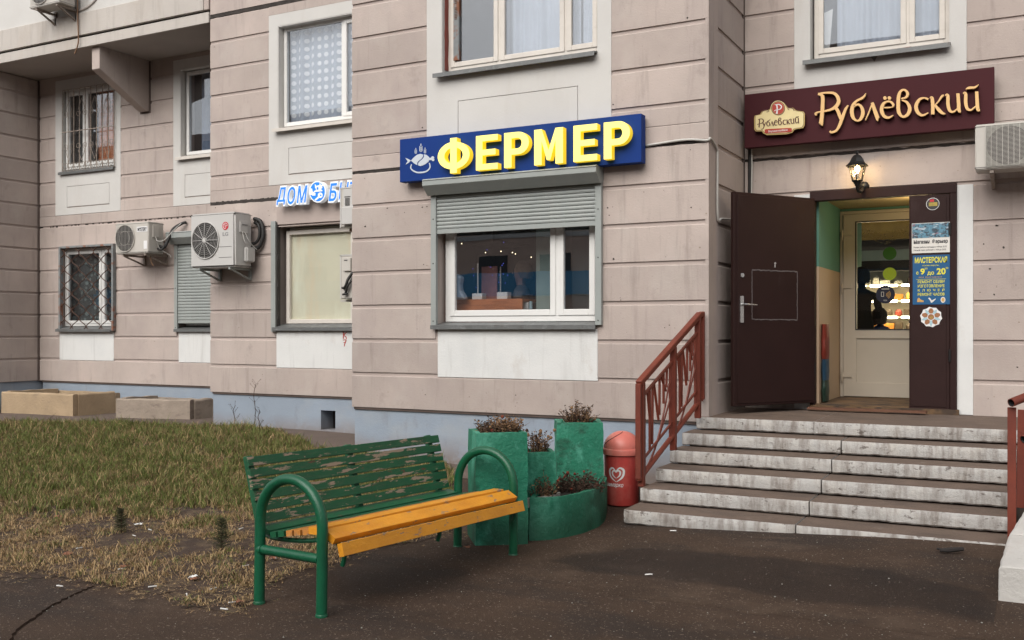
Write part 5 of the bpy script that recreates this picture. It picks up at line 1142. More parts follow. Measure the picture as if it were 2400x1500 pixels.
def s2(m, x, z, r):
    m.prism([(x+r*(1.0 if i % 2 else .90)*math.cos(R(i*18+9)), z+r*(1.0 if i % 2 else .90)*math.sin(R(i*18+9))) for i in range(20)], NY-.001, NY+.001, 0)
    for k in range(5):
        a = R(90+72*k); b = R(54+72*k)
        m.prism([(x+r*q*math.cos(a+d), z+r*q*math.sin(a+d)) for q, d in ((.3, -.3), (.62, -.42), (.84, -.12), (.84, .12), (.62, .42), (.3, .3))], NY-.0017, NY-.0011, 2)
        m.prism([(x+r*q*math.cos(b+d), z+r*q*math.sin(b+d)) for q, d in ((.3, -.2), (.62, -.24), (.92, .0), (.62, .24), (.3, .2))], NY-.0023, NY-.0018, 1)
    m.prism(disc(x, z, r*.34, r*.34), NY-.003, NY-.0024, 0); m.prism(disc(x, z, r*.28, r*.28), NY-.0036, NY-.0031, 2)
    m.prism(disc(x, z, r*.17, r*.17, 12, -2.2, 1.2)+disc(x, z, r*.12, r*.12, 12, -2.2, 1.2)[::-1], NY-.0042, NY-.0037, 3); m.prism([(x-r*.14, z-r*.11), (x-r*.10, z-r*.15), (x+r*.08, z+r*.06), (x+r*.12, z+r*.04), (x+r*.02, z+r*.14), (x-r*.0, z+r*.05)], NY-.0048, NY-.0043, 3)
    return ['white_print', 'medal_blue', 'medal_gold', 'sticker_gold']
rsticker(2182, 743, .105, 'flower shaped star medal sticker below the blue notice on the narrow door leaf', s2)

# graffiti on bay B's white panel
m = MB(); gf = lambda x, y_: onY(x, y_, YB-.004)
for s_ in ([(805,777,2),(805,794,2)], [(813,778,1.6),(806,785,2),(811,790,2),(812,795,1.4)], [(804,797,1.5),(811,797,2),(808,806,2),(807,812,1.5)], [(805,803,1.5),(811,802,1.5)]): ribbon(m, s_, gf, YB-.0045-.0003*len(m.f)/50, YB-.003, k=3)
m.build('graffiti', 'graffiti_red', bld)
# ------------------------------------------------------------------ window grilles
t = thing('window_grille', ((lC1[0]+lC1[1])/2, YC-.05, 1.6), 'rusty steel grille of wavy diamond bars over the lower left window', 'window grille')
gx0, gx1, gz0, gz1, gy = XY(139, YC-.05), XY(267, YC-.05), 1.60, 3.10, YC-.05
m = MB(); f = .045
m.box(gx0, gx0+f, gy-.02, gy+.045, gz0, gz1); m.box(gx1-f, gx1, gy-.02, gy+.045, gz0, gz1); m.box(gx0+f, gx1-f, gy-.02, gy+.045, gz0, gz0+f*.7); m.box(gx0+f, gx1-f, gy-.02, gy+.045, gz1-f*.8, gz1); m.build('frame', 'rust_frame', t, bevel=.003)
nb = 7; stp = (gx1-gx0-2*f)/nb; per = .29
for i in range(nb+1):
    for s in (-1, 1):
        if (i == 0 and s < 0) or (i == nb and s > 0): continue
    x = gx0+f+stp*i; pts = []
    for k in range(61):
        z = gz0+.03+(gz1-gz0-.06)*k/60; ph = 2*math.pi*(z-gz0)/per+(0 if i % 2 else math.pi); xx = min(gx1-f*.6, max(gx0+f*.6, x+stp*.48*math.sin(ph))); pts.append((xx, gy-.005*(1 if i % 2 else -1), z))
    m = MB(); m.tube(pts, .0085, 5); m.build('bar', 'rust_bar', t)
t = thing('window_grille', ((uC1[2]+uC1[3])/2, YC-.03, 4.4), 'pale iron grille with scrolls and hearts over the upper left window under the balcony', 'window grille')
gx0, gx1, gz0, gz1, gy = XY(147, YC-.03), XY(268, YC-.03), 4.43, 5.88, YC-.03
m = MB(); m.tube([(gx0, gy, gz0), (gx1, gy, gz0), (gx1, gy, gz1), (gx0, gy, gz1)], .010, 4, closed=True); m.tube([(gx0, gy-.012, 5.13), (gx1, gy-.012, 5.13)], .010, 4); m.build('frame', 'pale_iron', t)
nb = 9
for i in range(1, nb):
    x = gx0+(gx1-gx0)*i/nb; m = MB(); m.tube([(x, gy, gz0), (x, gy, gz1)], .008, 4); m.build('bar', 'pale_iron', t)
def spiral(cx, cz, r, a0, turn, n=14): return [(cx+r*(1-.62*i/n)*math.cos(a0+turn*i/n), gy-.008, cz+r*(1-.62*i/n)*math.sin(a0+turn*i/n)) for i in range(n+1)]
cw = (gx1-gx0)/nb
for i in range(nb):
    x = gx0+cw*(i+.5); m = MB(); r = cw*.40
    for s in (-1, 1):
        m.tube([(x+s*cw*.02, gy-.006, gz0+.02), (x+s*cw*.40, gy-.006, gz0+.09)]+[(x+s*(cw*.22+r*.45*math.cos(a)), gy-.006, gz0+.12+r*.45*math.sin(a)) for a in lin_(0, 3.6, 8)], .004, 4)
    m.build('heart', 'pale_iron', t)
for i in range(4):
    x = gx0+cw*(1.2+2.25*i)
    for zc_, up in ((4.62, 1), (5.68, -1)):
        m = MB()
        for s in (-1, 1):
            m.tube([(x, gy-.008, zc_-.02*up), (x+s*cw*.55, gy-.008, zc_+.16*up)]+spiral(x+s*cw*.62, zc_+.24*up, cw*.40, (R(-160) if s > 0 else R(-20))*1 if up > 0 else (R(160) if s > 0 else R(20)), -s*up*R(400)*-1*-1), .0045, 4)
        m.build('scroll', 'pale_iron', t)
m = MB()
for i in range(9):
    x = uC1[2]+.12+i*.105; m.prism(disc(x, 5.79, .05, .055, 12, R(180), R(360))+[(x+.05, 5.83), (x-.05, 5.83)], YC+.38, YC+.383)
o = m.build('scalloped_valance', 'curtain_white'); recenter(o, (uC1[2]+.5, YC+.38, 5.7)); tag(o, 'white scalloped valance along the top of the window behind the scrolled grille', 'valance')

# ------------------------------------------------------------------ entrance steps
ST = thing('entrance_steps', (-1.6, 8.6, 0), 'six worn white-edged concrete steps up to the shop entrance', 'steps')
SX0, SX1 = -3.06, -.17; SYs = [7.77, 8.13, 8.47, 8.82, 9.15, 9.47]; SZ = [.109+.1294*i for i in range(6)]; SXL = [-3.07, -3.06, -3.04, -3.03, -3.02, -2.98]; JX = [-1.66, -1.63, -1.60, -1.58, -1.557, -1.0]
m = MB()
for i in range(6): m.box(SXL[i]+.05, SX1-.04+(.5 if i > 1 else 0), SYs[i]+.09, 11, -.3, SZ[i]-.02-.0001*i)
m.box(SX1, 3.2, 9.62, YD+.2, -.3, .735)
m.build('step_core', 'step_core', ST)
def slab(x0, x1, y0, y1, z0, z1, seed, parent=ST, names=('step_slab',), mats=('step_riser', 'step_tread'), chips=1.0):
    """slab with a ragged painted front edge: front face riser paint, top worn concrete"""
    n = max(8, int((x1-x0)/.022)); prof = 7; V = []; Fs = []; Ms = []
    for i in range(n+1):
        x = x0+(x1-x0)*i/n; e = min(i, n-i); rd = .012*max(0, 1-e/1.5)
        N_ = lambda a, b=0: noise.noise((x*a+seed*3.1, seed*1.7+b, b))
        ch = .010*max(0, N_(7)-.15)*chips+.022*max(0, N_(3.1, 4)-.32)*chips; bt = .010*max(0, N_(9, 7))+.004*N_(30, 2)
        w = .003*N_(14, 1)+.0012*N_(50, 3)
        yf = y0+rd+w
        V += [(x, yf+.014, z0+bt), (x, yf+.002, z0+.012+bt), (x, yf, z0+(z1-z0)*.5), (x, yf+.0015+ch*.5, z1-.012-ch*1.6), (x, yf+.010+ch*1.6, z1-.002-ch*.3), (x, (y0+y1)/2, z1+.002*N_(3, 8)), (x, y1, z1)]
    for i in range(n):
        for k in range(prof-1):
            a = i*prof+k; Fs.append((a, a+prof, a+prof+1, a+1)); Ms.append(0 if k < 4 else 1)
        a = i*prof; Fs.append((a, a+prof-1, a+2*prof-1, a+prof)); Ms.append(1)
    Fs += [tuple(range(prof)), tuple(range(n*prof, (n+1)*prof))]; Ms += [0, 0]
    m = MB(); m.add(V, Fs); m.m[-len(Fs):] = Ms; return m.build(names[0], list(mats), parent, smooth='a')
for i in range(6):
    y1 = SYs[i+1]+.08 if i < 5 else YD+.03; xr = SX1 if i != 5 else 3.2; th = .118
    if i < 5:
        slab(SXL[i], JX[i]-.006, SYs[i], y1, SZ[i]-th, SZ[i], i*2+1, chips=2.4 if i == 0 else 1.7); slab(JX[i]+.006, SX1, SYs[i], y1, SZ[i]-th, SZ[i]-.002, i*2+2)
    else:
        slab(SXL[i], -1.86, SYs[i], y1, SZ[i]-th, SZ[i]-.0, 31); slab(-1.857, 3.2, SYs[i], y1, SZ[i]-th, SZ[i]-.0, 33)
# low white kerb at the right, beside the ramp
KB = thing('ramp_kerb', (.1, 7, .1), 'whitewashed concrete kerb blocks at the bottom right of the steps', 'kerb')
def kerb(P, z0a, z0b, za, zb, seed):
    (x0, y0), (x1, y1), wd = P; m = MB(); n = 16; V = []
    for i in range(n+1):
        s = i/n; x = x0+(x1-x0)*s; y = y0+(y1-y0)*s; z = za+(zb-za)*s; zb0 = z0a+(z0b-z0a)*s; j = .006*noise.noise((s*6, seed, 0))
        V += [(x+j, y, zb0), (x+.004+j, y, z-.014), (x+.018+j, y, z+j*.6), (x+wd, y, z), (x+wd, y, zb0)]
    Fs = [(i*5+k, (i+1)*5+k, (i+1)*5+(k+1) % 5, i*5+(k+1) % 5) for i in range(n) for k in range(5)]+[tuple(range(5)), tuple(range(n*5, n*5+5))]
    m.add(V, Fs); m.build('kerb_block', 'kerb_white', KB, bevel=.006)
kerb(((-.215, 6.38), (-.185, 7.12), .45), -.1, -.05, .245, .295, 1); kerb(((-.18, 7.14), (-.10, 7.80), .45), -.05, 0, .30, .36, 2); kerb(((-.09, 7.815), (.05, 9.4), .45), -.05, 0, .38, .74, 3)

# ------------------------------------------------------------------ left railing
t = thing('stair_railing', (-3.04, 8.3, .24), 'rust red steel railing with curved infill bars up the left side of the steps', 'railing')
ry0, ry1 = 8.24, 9.40
def rp(y, z, dx=0): f = (y-ry0)/(ry1-ry0); return Vector((-3.085+.15*f+dx, y, z))
def rl(y): return 1.165+(1.745-1.165)*(y-ry0)/(ry1-ry0)          # hand rail height
bt = lambda y: rl(y)-.84
m = MB(); m.bar(rp(ry0-.05, rl(ry0-.05)), rp(ry1+.02, rl(ry1+.02)), .062, .05, mi=0); m.bar(rp(ry1+.0, rl(ry1)+.012), rp(ry1+.10, rl(ry1)+.015), .055, .045); m.build('hand_rail', 'railing_red', t, bevel=.006)
for y, lo in ((ry0, .235), (8.86, .49), (ry1-.01, .75)):
    m = MB(); m.bar(rp(y, lo), rp(y, rl(y)-.02), .055, .055, up=(0, 1, 0)); m.build('post', 'railing_red', t, bevel=.004)
for y, zz2 in ((ry0-.055, bt(ry0)-.02), (ry1+.085, bt(ry1)+.02)):
    m = MB(); m.bar(rp(y, zz2), rp(y, rl(y)-.0), .05, .035, up=(0, 1, 0)); m.bar(rp(y-.012, zz2), rp(y+.07 if y < 9 else y-.09, zz2+.01), .045, .035); m.build('end_post', 'railing_red', t, bevel=.004)
m = MB(); m.tube([rp(ry0-.03, bt(ry0-.03)), rp(ry1, bt(ry1))], .024, 10); m.build('bottom_rail', 'railing_red', t)
for (ya, yb) in ((ry0+.03, 8.83), (8.89, ry1-.04)):
    m = MB(); m.bar(rp(ya-.02, rl(ya-.02)-.15), rp(yb+.02, rl(yb+.02)-.15), .022, .022); m.build('middle_rail', 'railing_red', t)
    m = MB(); m.bar(rp(ya, bt(ya)+.13), rp(yb, bt(yb)+.13), .018, .018); m.build('middle_rail', 'railing_red', t)
    w_ = yb-ya
    for k, (f0, f1, b0) in enumerate(((.22, .22, .12), (.70, .70, .42), (.04, .04, 0), (.14, .30, .16), (.32, .30, .16), (.36, .52, .32), (.56, .55, .36), (.60, .78, .52), (.82, .80, .55), (.93, .93, 0))):
        y0_, y1_ = ya+w_*f0, ya+w_*f1; m = MB(); m.bar(rp(y0_, rl(y0_)-.15), rp(y1_, bt(y1_)+.02+b0*.9), .014, .020, up=(1, 0, 0)); m.build('bar', 'railing_red', t)
    m = MB(); m.tube([rp(ya+w_*q, bt(ya+w_*q)+.0+(rl(ya)-.15-bt(ya)-.02)*(q**2.1)*.98) for q in lin_(.05, .9, 14)], .009, 5); m.build('curved_bar', 'railing_red', t)
    m = MB(); m.tube([rp(ya+w_*q, bt(ya+w_*q)+.0+(rl(ya)-.15-bt(ya)-.02)*(q**1.6)*.62) for q in lin_(.08, .95, 14)], .009, 5); m.build('curved_bar', 'railing_red', t)
# right railing
t = thing('ramp_railing', (-.17, 7.7, .1), 'rust red pipe railing with open pipe ends at the right edge beside the white kerb', 'railing')
def RP(px, py, Y): x, z = onY(px, py, Y); return Vector((x, Y, z))
m = MB(); m.bar((-.172, 7.70, .07), (-.172, 7.70, 1.07), .055, .018, up=(0, 1, 0)); m.build('post', 'railing_red', t, bevel=.002)
m = MB(); m.bar(RP(2391, 1190, 8.25), RP(2394, 960, 8.25), .05, .02, up=(0, 1, 0)); m.build('post', 'railing_red', t, bevel=.002)
a = Vector((-.175, 7.64, 1.105)); dd = Vector((.62, .70, .26))
for st_, nm in ((a, 'hand_rail'), (Vector((-.10, 7.70, .85)), 'lower_rail')):
    m = MB(); P = [st_, st_+dd]; m.tube([P[0], P[1]], .030, 16, caps=False); m.tube([P[0]+dd*.002, P[1]], .0255, 16, mi=1, caps=False)
    d1 = dd.normalized(); q = d1.orthogonal().normalized(); w2 = d1.cross(q); V = []
    for k in range(16): an = 2*math.pi*k/16; e = q*math.cos(an)+w2*math.sin(an); V += [P[0]+e*.030, P[0]+e*.0255]
    m.add(V, [(2*k, 2*k+1, (2*k+3) % 32, (2*k+2) % 32) for k in range(16)]); m.add([P[0]+dd*.12+(q*math.cos(2*math.pi*k/16)+w2*math.sin(2*math.pi*k/16))*.0254 for k in range(16)], [tuple(range(16))], 1)
    m.build(nm, ['railing_red', 'black_print'], t, smooth='a', fix=False)

# ------------------------------------------------------------------ bench
bpos = Vector((-4.06, 4.48, gz(-4.06, 4.48))); BR = Matrix.Rotation(R(-5.2), 4, 'Z') @ Matrix.Rotation(R(-.9), 4, 'X')
bench = thing('park_bench', bpos, 'green tubular park bench with peeling slatted back and yellow seat boards', 'bench')
class BM(MB):
    def build(s, name, mats, parent=None, **k):
        s.v = [tuple(bpos+BR @ Vector(p)) for p in s.v]; return MB.build(s, name, mats, parent, **k)
LN = 1.97; rr = .0315
for y in (0, LN):
    m = BM(); pts = [(0, y, -.03)]+[(0, y, z) for z in (.1, .25, .4, .49)]+[(.25-.25*math.cos(a), y, .49+.255*math.sin(a)) for a in lin_(.12, math.pi-.12, 18)]+[(.5, y, z) for z in (.49, .4, .25, .1, -.03)]
    fr_ = m.tube(pts, rr, 16) and m.build('arm_frame', 'bench_pipe', bench, smooth='a')
    m = BM(); m.tube([(.02, y, .315), (.48, y, .315)], .028, 14); m.tube([(0, y, .315), (.028, y, .315)], .0335, 14); m.build('crossbar', 'bench_pipe', fr_, smooth='a')
    m = BM()
    for x in (0, .5): m.lathe([(.034, -.01), (.036, .004), (.032, .012)], (x, y, 0), 14)
    m.build('weld_collar', 'bench_pipe', fr_, smooth='a')
# seat support bars (bent flat pipe) and back supports
for y in (.10, LN*.5, LN-.10):
    m = BM(); m.tube(smooth_path([(-.10, y, .40), (.0, y, .365), (.25, y, .375), (.45, y, .405), (.54, y, .385), (.575, y, .33), (.56, y, .27)], 4), .014, 8); m.build('seat_support', 'bench_pipe', bench, smooth='a')
    m = BM(); m.bar((-.085, y, .36), (-.225, y, .835), .05, .035, up=(1, 0, 0)); m.build('back_support', 'bench_green_plain', bench, bevel=.003)
def board(c, wv, tv, y0, y1, m_, name, seed):
    """board along y: centre (x,z), half-width vector, half-thickness vector (x,z), slightly bowed and rounded"""
    m = BM(); n = 10; V = []; r_ = .12
    for i in range(n+1):
        y = y0+(y1-y0)*i/n; bow = .004*noise.noise((y*1.2, seed, 0)); q = [(-1, -1+r_), (-1+r_*.4, -1), (1-r_*.4, -1), (1, -1+r_), (1, 1-r_), (1-r_*.4, 1), (-1+r_*.4, 1), (-1, 1-r_)]
        for a, b in q: V.append((c[0]+wv[0]*a+tv[0]*b+bow, y, c[1]+wv[1]*a+tv[1]*b+bow))
    m.add(V, [(i*8+k, (i+1)*8+k, (i+1)*8+(k+1) % 8, i*8+(k+1) % 8) for i in range(n) for k in range(8)]+[tuple(range(8)), tuple(range(n*8, n*8+8))]); return m.build(name, m_, bench)
for k in range(6):
    f = (k+.5)/6; z = .452+.40*f-.01; x = -.062-.115*f-.0; L2 = math.hypot(.115, .40); ux, uz = -.115/L2, .40/L2
    board((x, z), (ux*.0278, uz*.0278), (uz*.013, -ux*.013), .045+.006*noise.noise((k, 0, 0)), LN-.04+.010*noise.noise((k*3.3, 1, 0)), 'bench_green_slat', 'back_slat', k)
board((-.030, .413), (.050, -.008), (.001, .014), .05, LN-.02, 'bench_green_plain', 'seat_slat', 11)
for k in range(5):
    x = .045+.062*k+.03; board((x, .402+.010*k), (.0235, .004), (-.002, .017), .03+.004*k, LN-.02-.005*k, 'bench_yellow_worn' if k > 1 else 'bench_green_plain', 'seat_slat', 20+k)
board((.416, .462), (.043, .001), (-.001, .020), .02, LN-.07, 'bench_yellow', 'seat_slat', 31)
board((.515, .438), (.040, -.022), (.010, .018), .035, LN-.05, 'bench_yellow', 'seat_slat', 32)
board((.592, .370), (.010, -.036), (.018, .005), .05, LN-.03, 'bench_yellow', 'front_board', 33)

# ------------------------------------------------------------------ concrete planters
def rough_block(P, z0, z1, seed, name, parent, m_='planter_green', rim=.045, soil=True, inner=.06):
    """open-top box from a ground polygon P, ragged faces; soil inset"""
    cx = sum(p[0] for p in P)/len(P); cy = sum(p[1] for p in P)/len(P); m = MB(); nz = 10; ring = []
    for i in range(len(P)):
        a, b = P[i], P[(i+1) % len(P)]; L_ = math.hypot(b[0]-a[0], b[1]-a[1]); k = max(2, int(L_/.05))
        for j in range(k): ring.append((a[0]+(b[0]-a[0])*j/k, a[1]+(b[1]-a[1])*j/k))
    n = len(ring); V = []
    for j in range(nz+1):
        z = z0+(z1-z0)*j/nz
        for x, y in ring:
            s = .013*noise.noise((x*5+seed, y*5, z*5))+.005*noise.noise((x*19, y*19, z*19)); d = math.hypot(x-cx, y-cy); e = (.006 if j == nz else 0)
            V.append((x+(x-cx)/d*(s-e), y+(y-cy)/d*(s-e), z+(.006*noise.noise((x*9, y*9, seed)) if j == nz else 0)))
    for dz, ins in ((.0, rim), (-inner, rim+.006)):
        for x, y in ring:
            d = math.hypot(x-cx, y-cy); V.append((x-(x-cx)/d*ins*1.25, y-(y-cy)/d*ins*1.25, z1+dz+.004*noise.noise((x*9, y*9, seed))))
    m.add(V, [(j*n+k, j*n+(k+1) % n, (j+1)*n+(k+1) % n, (j+1)*n+k) for j in range(nz+2) for k in range(n)])
    o = m.build(name, m_, parent, smooth='a')
    if soil:
        s = MB(); s.add([(x-(x-cx)*.14, y-(y-cy)*.14, z1-inner+.018+.012*noise.noise((x*20, y*20, 1))) for x, y in ring]+[(cx, cy, z1-inner+.035)], [(k, (k+1) % n, n) for k in range(n)]); s.build('soil', 'planter_soil', parent)
    return o
def plant(cx, cy, z, rx, h, n, label, mats, seed, heads=0, ang=0):
    random.seed(seed); m = MB()
    for i in range(n):
        a = random.random()*6.28; q = math.sqrt(random.random()); x, y = cx+q*rx*math.cos(a), cy+q*rx*math.sin(a); hh = h*random.uniform(.4, 1.0)*(1.15-.5*q); lx_, ly_ = random.gauss(0, .25)*hh+.3*(x-cx), random.gauss(0, .25)*hh+.3*(y-cy)
        P = [(x+lx_*t_*t_+random.gauss(0, .004), y+ly_*t_*t_+random.gauss(0, .004), z+hh*t_) for t_ in (0, .3, .6, .85, 1)]; mi = 1 if random.random() < .45 else 0
        m.tube(P, [.003, .0026, .0022, .0016, .001], 3, mi, caps=False)
        for k in range(random.randint(6, 13)):
            t_ = random.uniform(.25, 1); b = random.random()*6.28; s = random.uniform(.008, .022); c = Vector((x+lx_*t_*t_, y+ly_*t_*t_, z+hh*t_)); d1 = Vector((math.cos(b), math.sin(b), random.uniform(-.3, .9))).normalized(); d2 = d1.orthogonal().normalized()
            m.add([c, c+d1*s*.6+d2*s*.35, c+d1*s*1.3, c+d1*s*.6-d2*s*.35], [(0, 1, 2, 3)], random.choice((0, 0, 1, mi)))
        if i < heads:
            c = P[-1]; r = random.uniform(.010, .016); m.lathe([(.001, -r), (r*.8, -r*.5), (r, .1*r), (r*.6, r*.8), (.001, r)], c, 6, random.choice((1, 2)))
    o = m.build('dried_plant', mats, fix=False); recenter(o, (cx, cy, z)); return tag(o, label, 'plant', 'dried plants in the green planters')
DM = ['dry_stem', 'dry_pale', 'dry_red']
PG = thing('concrete_planter', (-3.6, 7.0, 0), 'green painted concrete planter with three square pillars and a curved trough', 'planter')
def sq(c, dirv, w, dpt):
    d = Vector(dirv).normalized(); n_ = Vector((-d.y, d.x)); c = Vector(c); return [tuple(c), tuple(c+d*w), tuple(c+d*w+n_*dpt), tuple(c+n_*dpt)]
g0 = -.06
P1 = sq((-3.776, 6.53), (.32, .26), .405, .40); rough_block(P1, g0, .822, 1, 'pillar', PG)
P2 = sq((-3.775, 7.955), (.347, .184), .418, .40); rough_block(P2, g0, .785, 2, 'pillar', PG)
P3 = sq((-3.66, 7.08), (.33, .22), .27, .30); rough_block(P3, g0, .622, 3, 'pillar', PG, rim=.035)
arcp = smooth_path([(*onG(1241, 1266)[:2],), (*onG(1290, 1264)[:2],), (*onG(1345, 1254)[:2],), (*onG(1390, 1240)[:2],), (*onG(1415, 1222)[:2],), (*onG(1423, 1200)[:2],)], 5)
P4 = [(p[0], p[1]) for p in arcp]+[(-3.50, 8.35), (-3.75, 7.55)]
rough_block(P4, g0, .297, 4, 'trough', PG, rim=.05, inner=.07)
m = MB(); c0 = onY(1240, 1160, 7.25); ringp = [(-3.66+.0+.22*math.cos(a), 7.18+.30*math.sin(a)) for a in lin_(-1.9, .5, 10)]
for (a, b), (c, d) in zip(ringp, ringp[1:]): m.bar((a, b, .255), (c, d, .255), .05, .07)
m.build('inner_rim', 'planter_grey', PG)
m = MB(); e = Vector((.32, .26)).normalized(); 
cen = lambda P: (sum(p[0] for p in P)/len(P), sum(p[1] for p in P)/len(P))
plant(*cen(P1), .775, .155, .17, 150, 'low tangle of brown dried stems in the left tall green pillar planter', DM, 1, 5)
plant(cen(P1)[0]+.09, cen(P1)[1]+.02, .775, .08, .21, 60, 'bushy tan dried clump at the right side of the left tall green pillar planter', ['dry_pale', 'dry_pale', 'dry_stem'], 12, 0)
plant(*cen(P2), .74, .12, .24, 110, 'dried brown spikes standing in the right tall green pillar planter', DM, 2, 2)
plant(*cen(P3), .575, .09, .26, 70, 'dried stalks with round seed heads in the short middle pillar planter', ['dry_stem', 'dry_pale', 'dry_stem'], 3, 16)
plant(-3.50, 7.16, .24, .09, .24, 80, 'dried brown bush at the left end of the curved green trough', DM, 4, 6)
plant(-3.40, 7.62, .24, .17, .20, 150, 'dark dried flowers with dull red heads at the right end of the curved green trough', ['dry_stem', 'dry_stem', 'dry_red'], 5, 14)

# concrete troughs on the left
def trough(P, z, h, m_, label, dep=.10):
    t = thing('concrete_trough', (P[0][0], P[0][1], z), label, 'trough'); n = len(P)
    for i in range(n):
        a, b = Vector(P[i]), Vector(P[(i+1) % n]); d = (b-a).normalized(); nn = Vector((-d.y, d.x))*dep; a2, b2 = a+(d*dep*1.03 if i % 2 else Vector((0, 0))), b-(d*dep*1.03 if i % 2 else Vector((0, 0)))
        m = MB(); k = 14; V = []
        for j in range(k+1):
            p = a2+(b2-a2)*j/k; s = .012*noise.noise((p.x*4, p.y*4, i)); hz = z+h+.014*noise.noise((p.x*5, p.y*5, 7))-(.02 if i == 2 else 0)+(.012 if i == 3 else 0)
            for o_, zz_ in ((s, z-.1), (s*1.3, z+h*.5), (s, hz-.02), (.018, hz), (1-.02/dep*0, hz)): pass
            q = [(p-nn*s, z-.1), (p-nn*s*2, z+h*.5), (p-nn*s, hz-.02), (p+nn*.15, hz), (p+nn, hz), (p+nn, z-.1)]
            V += [(v.x, v.y, w_) for v, w_ in q]
        m.add(V, [(j*6+c, (j+1)*6+c, (j+1)*6+(c+1) % 6, j*6+(c+1) % 6) for j in range(k) for c in range(6)]+[tuple(range(6)), tuple(range(k*6, k*6+6))]); m.build('trough_wall', m_, t)
    m = MB(); m.add([(*(Vector(p)*.97+Vector(cen(P))*.03), z+h*.35) for p in P], [tuple(range(n))]); m.build('soil', 'planter_soil', t)
trough([(-15.45, 10.78), (-13.86, 10.93), (-13.80, 11.82), (-15.3, 11.82)], .13, .44, 'concrete_tan', 'tan concrete trough against the blue plinth, furthest left')
trough([(-13.0, 11.05), (-11.70, 11.35), (-11.66, 11.9), (-12.95, 11.88)], .12, .40, 'concrete_rough', 'rough grey brown concrete trough, right of the tan one')

# ------------------------------------------------------------------ litter bin
bxx, byy, bgg = onG(1458, 1180); t = thing('litter_bin', (bxx, byy, bgg), 'faded red litter bin with a domed lid, between the green planter and the railing', 'bin')
br = .166; hB = .455
m = MB(); m.lathe([(.001, 0), (br*.88, 0), (br*.92, .012), (br*1.0, hB), (.001, hB)], (bxx, byy, bgg), 40); m.build('body', 'bin_red', t, smooth='a')
m = MB(); m.lathe([(br*1.01, 0), (br*1.10, .006), (br*1.12, .045), (br*1.10, .055), (br*1.03, .062)]+[(br*1.03*math.cos(a)+.0, .062+.155*math.sin(a)) for a in lin_(0.05, 1.5, 12)]+[(.001, .218)], (bxx, byy, bgg+hB), 40); m.build('lid', 'bin_lid', t, smooth='a')
m = MB(); m.tube([(bxx+br*1.035*math.cos(a)*math.cos(e_), byy+br*1.035*math.sin(a)*math.cos(e_), bgg+hB+.064+.156*math.sin(e_)) for a, e_ in zip(lin_(R(-150), R(-62), 16), lin_(.08, 1.3, 16))], .0025, 4); m.build('lid_seam', 'ac_dark', t)
va = math.atan2(-byy, -bxx)      # direction from the bin to the viewer
def wrap(p): ang = va+(p[0])/br; r = br*(.925+.075*(p[2]-bgg)/hB)+.0012-p[1]; return (bxx+r*math.cos(ang), byy+r*math.sin(ang), p[2])
m = MB()
def wr_ribbon(P, w0):
    P = smooth_path(P, 8); A = []
    for i, (x, z, w) in enumerate(P):
        a = P[max(i-1, 0)]; b = P[min(i+1, len(P)-1)]; dx, dz = b[0]-a[0], b[1]-a[1]; L_ = math.hypot(dx, dz) or 1; nx, nz_ = -dz/L_*w/2, dx/L_*w/2
        A.append((wrap((x+nx, 0, z+nz_)), wrap((x-nx, 0, z-nz_))))
    n = len(A); m.add([a for a, b in A]+[b for a, b in A], [(i, i+1, n+i+1, n+i) for i in range(n-1)])
hx_, hz_ = -.058, bgg+.295; s = .00098
for dx_, sc_ in ((0, 1.0), (.001, .55)):
    f = lambda x, z, w: (hx_+dx_+x*s*sc_, hz_+z*s*sc_, w*s*(1 if sc_ == 1 else .8))
    wr_ribbon([f(0, -75, 4), f(-55, -30, 16), (f(-68, 25, 20)), f(-35, 52, 16), f(0, 22, 8)], 0); wr_ribbon([f(0, 22, 8), f(38, 55, 16), f(75, 30, 22), f(60, -30, 18), f(5, -75, 4)], 0)
m.build('emblem', 'white_print', t, fix=False)
text_mb('инмарко', -.165, .012, bgg+.165, bgg+.205, 0, .001, offset=.01, shear=.3, curve=wrap).build('lettering', 'white_print', t, fix=False)

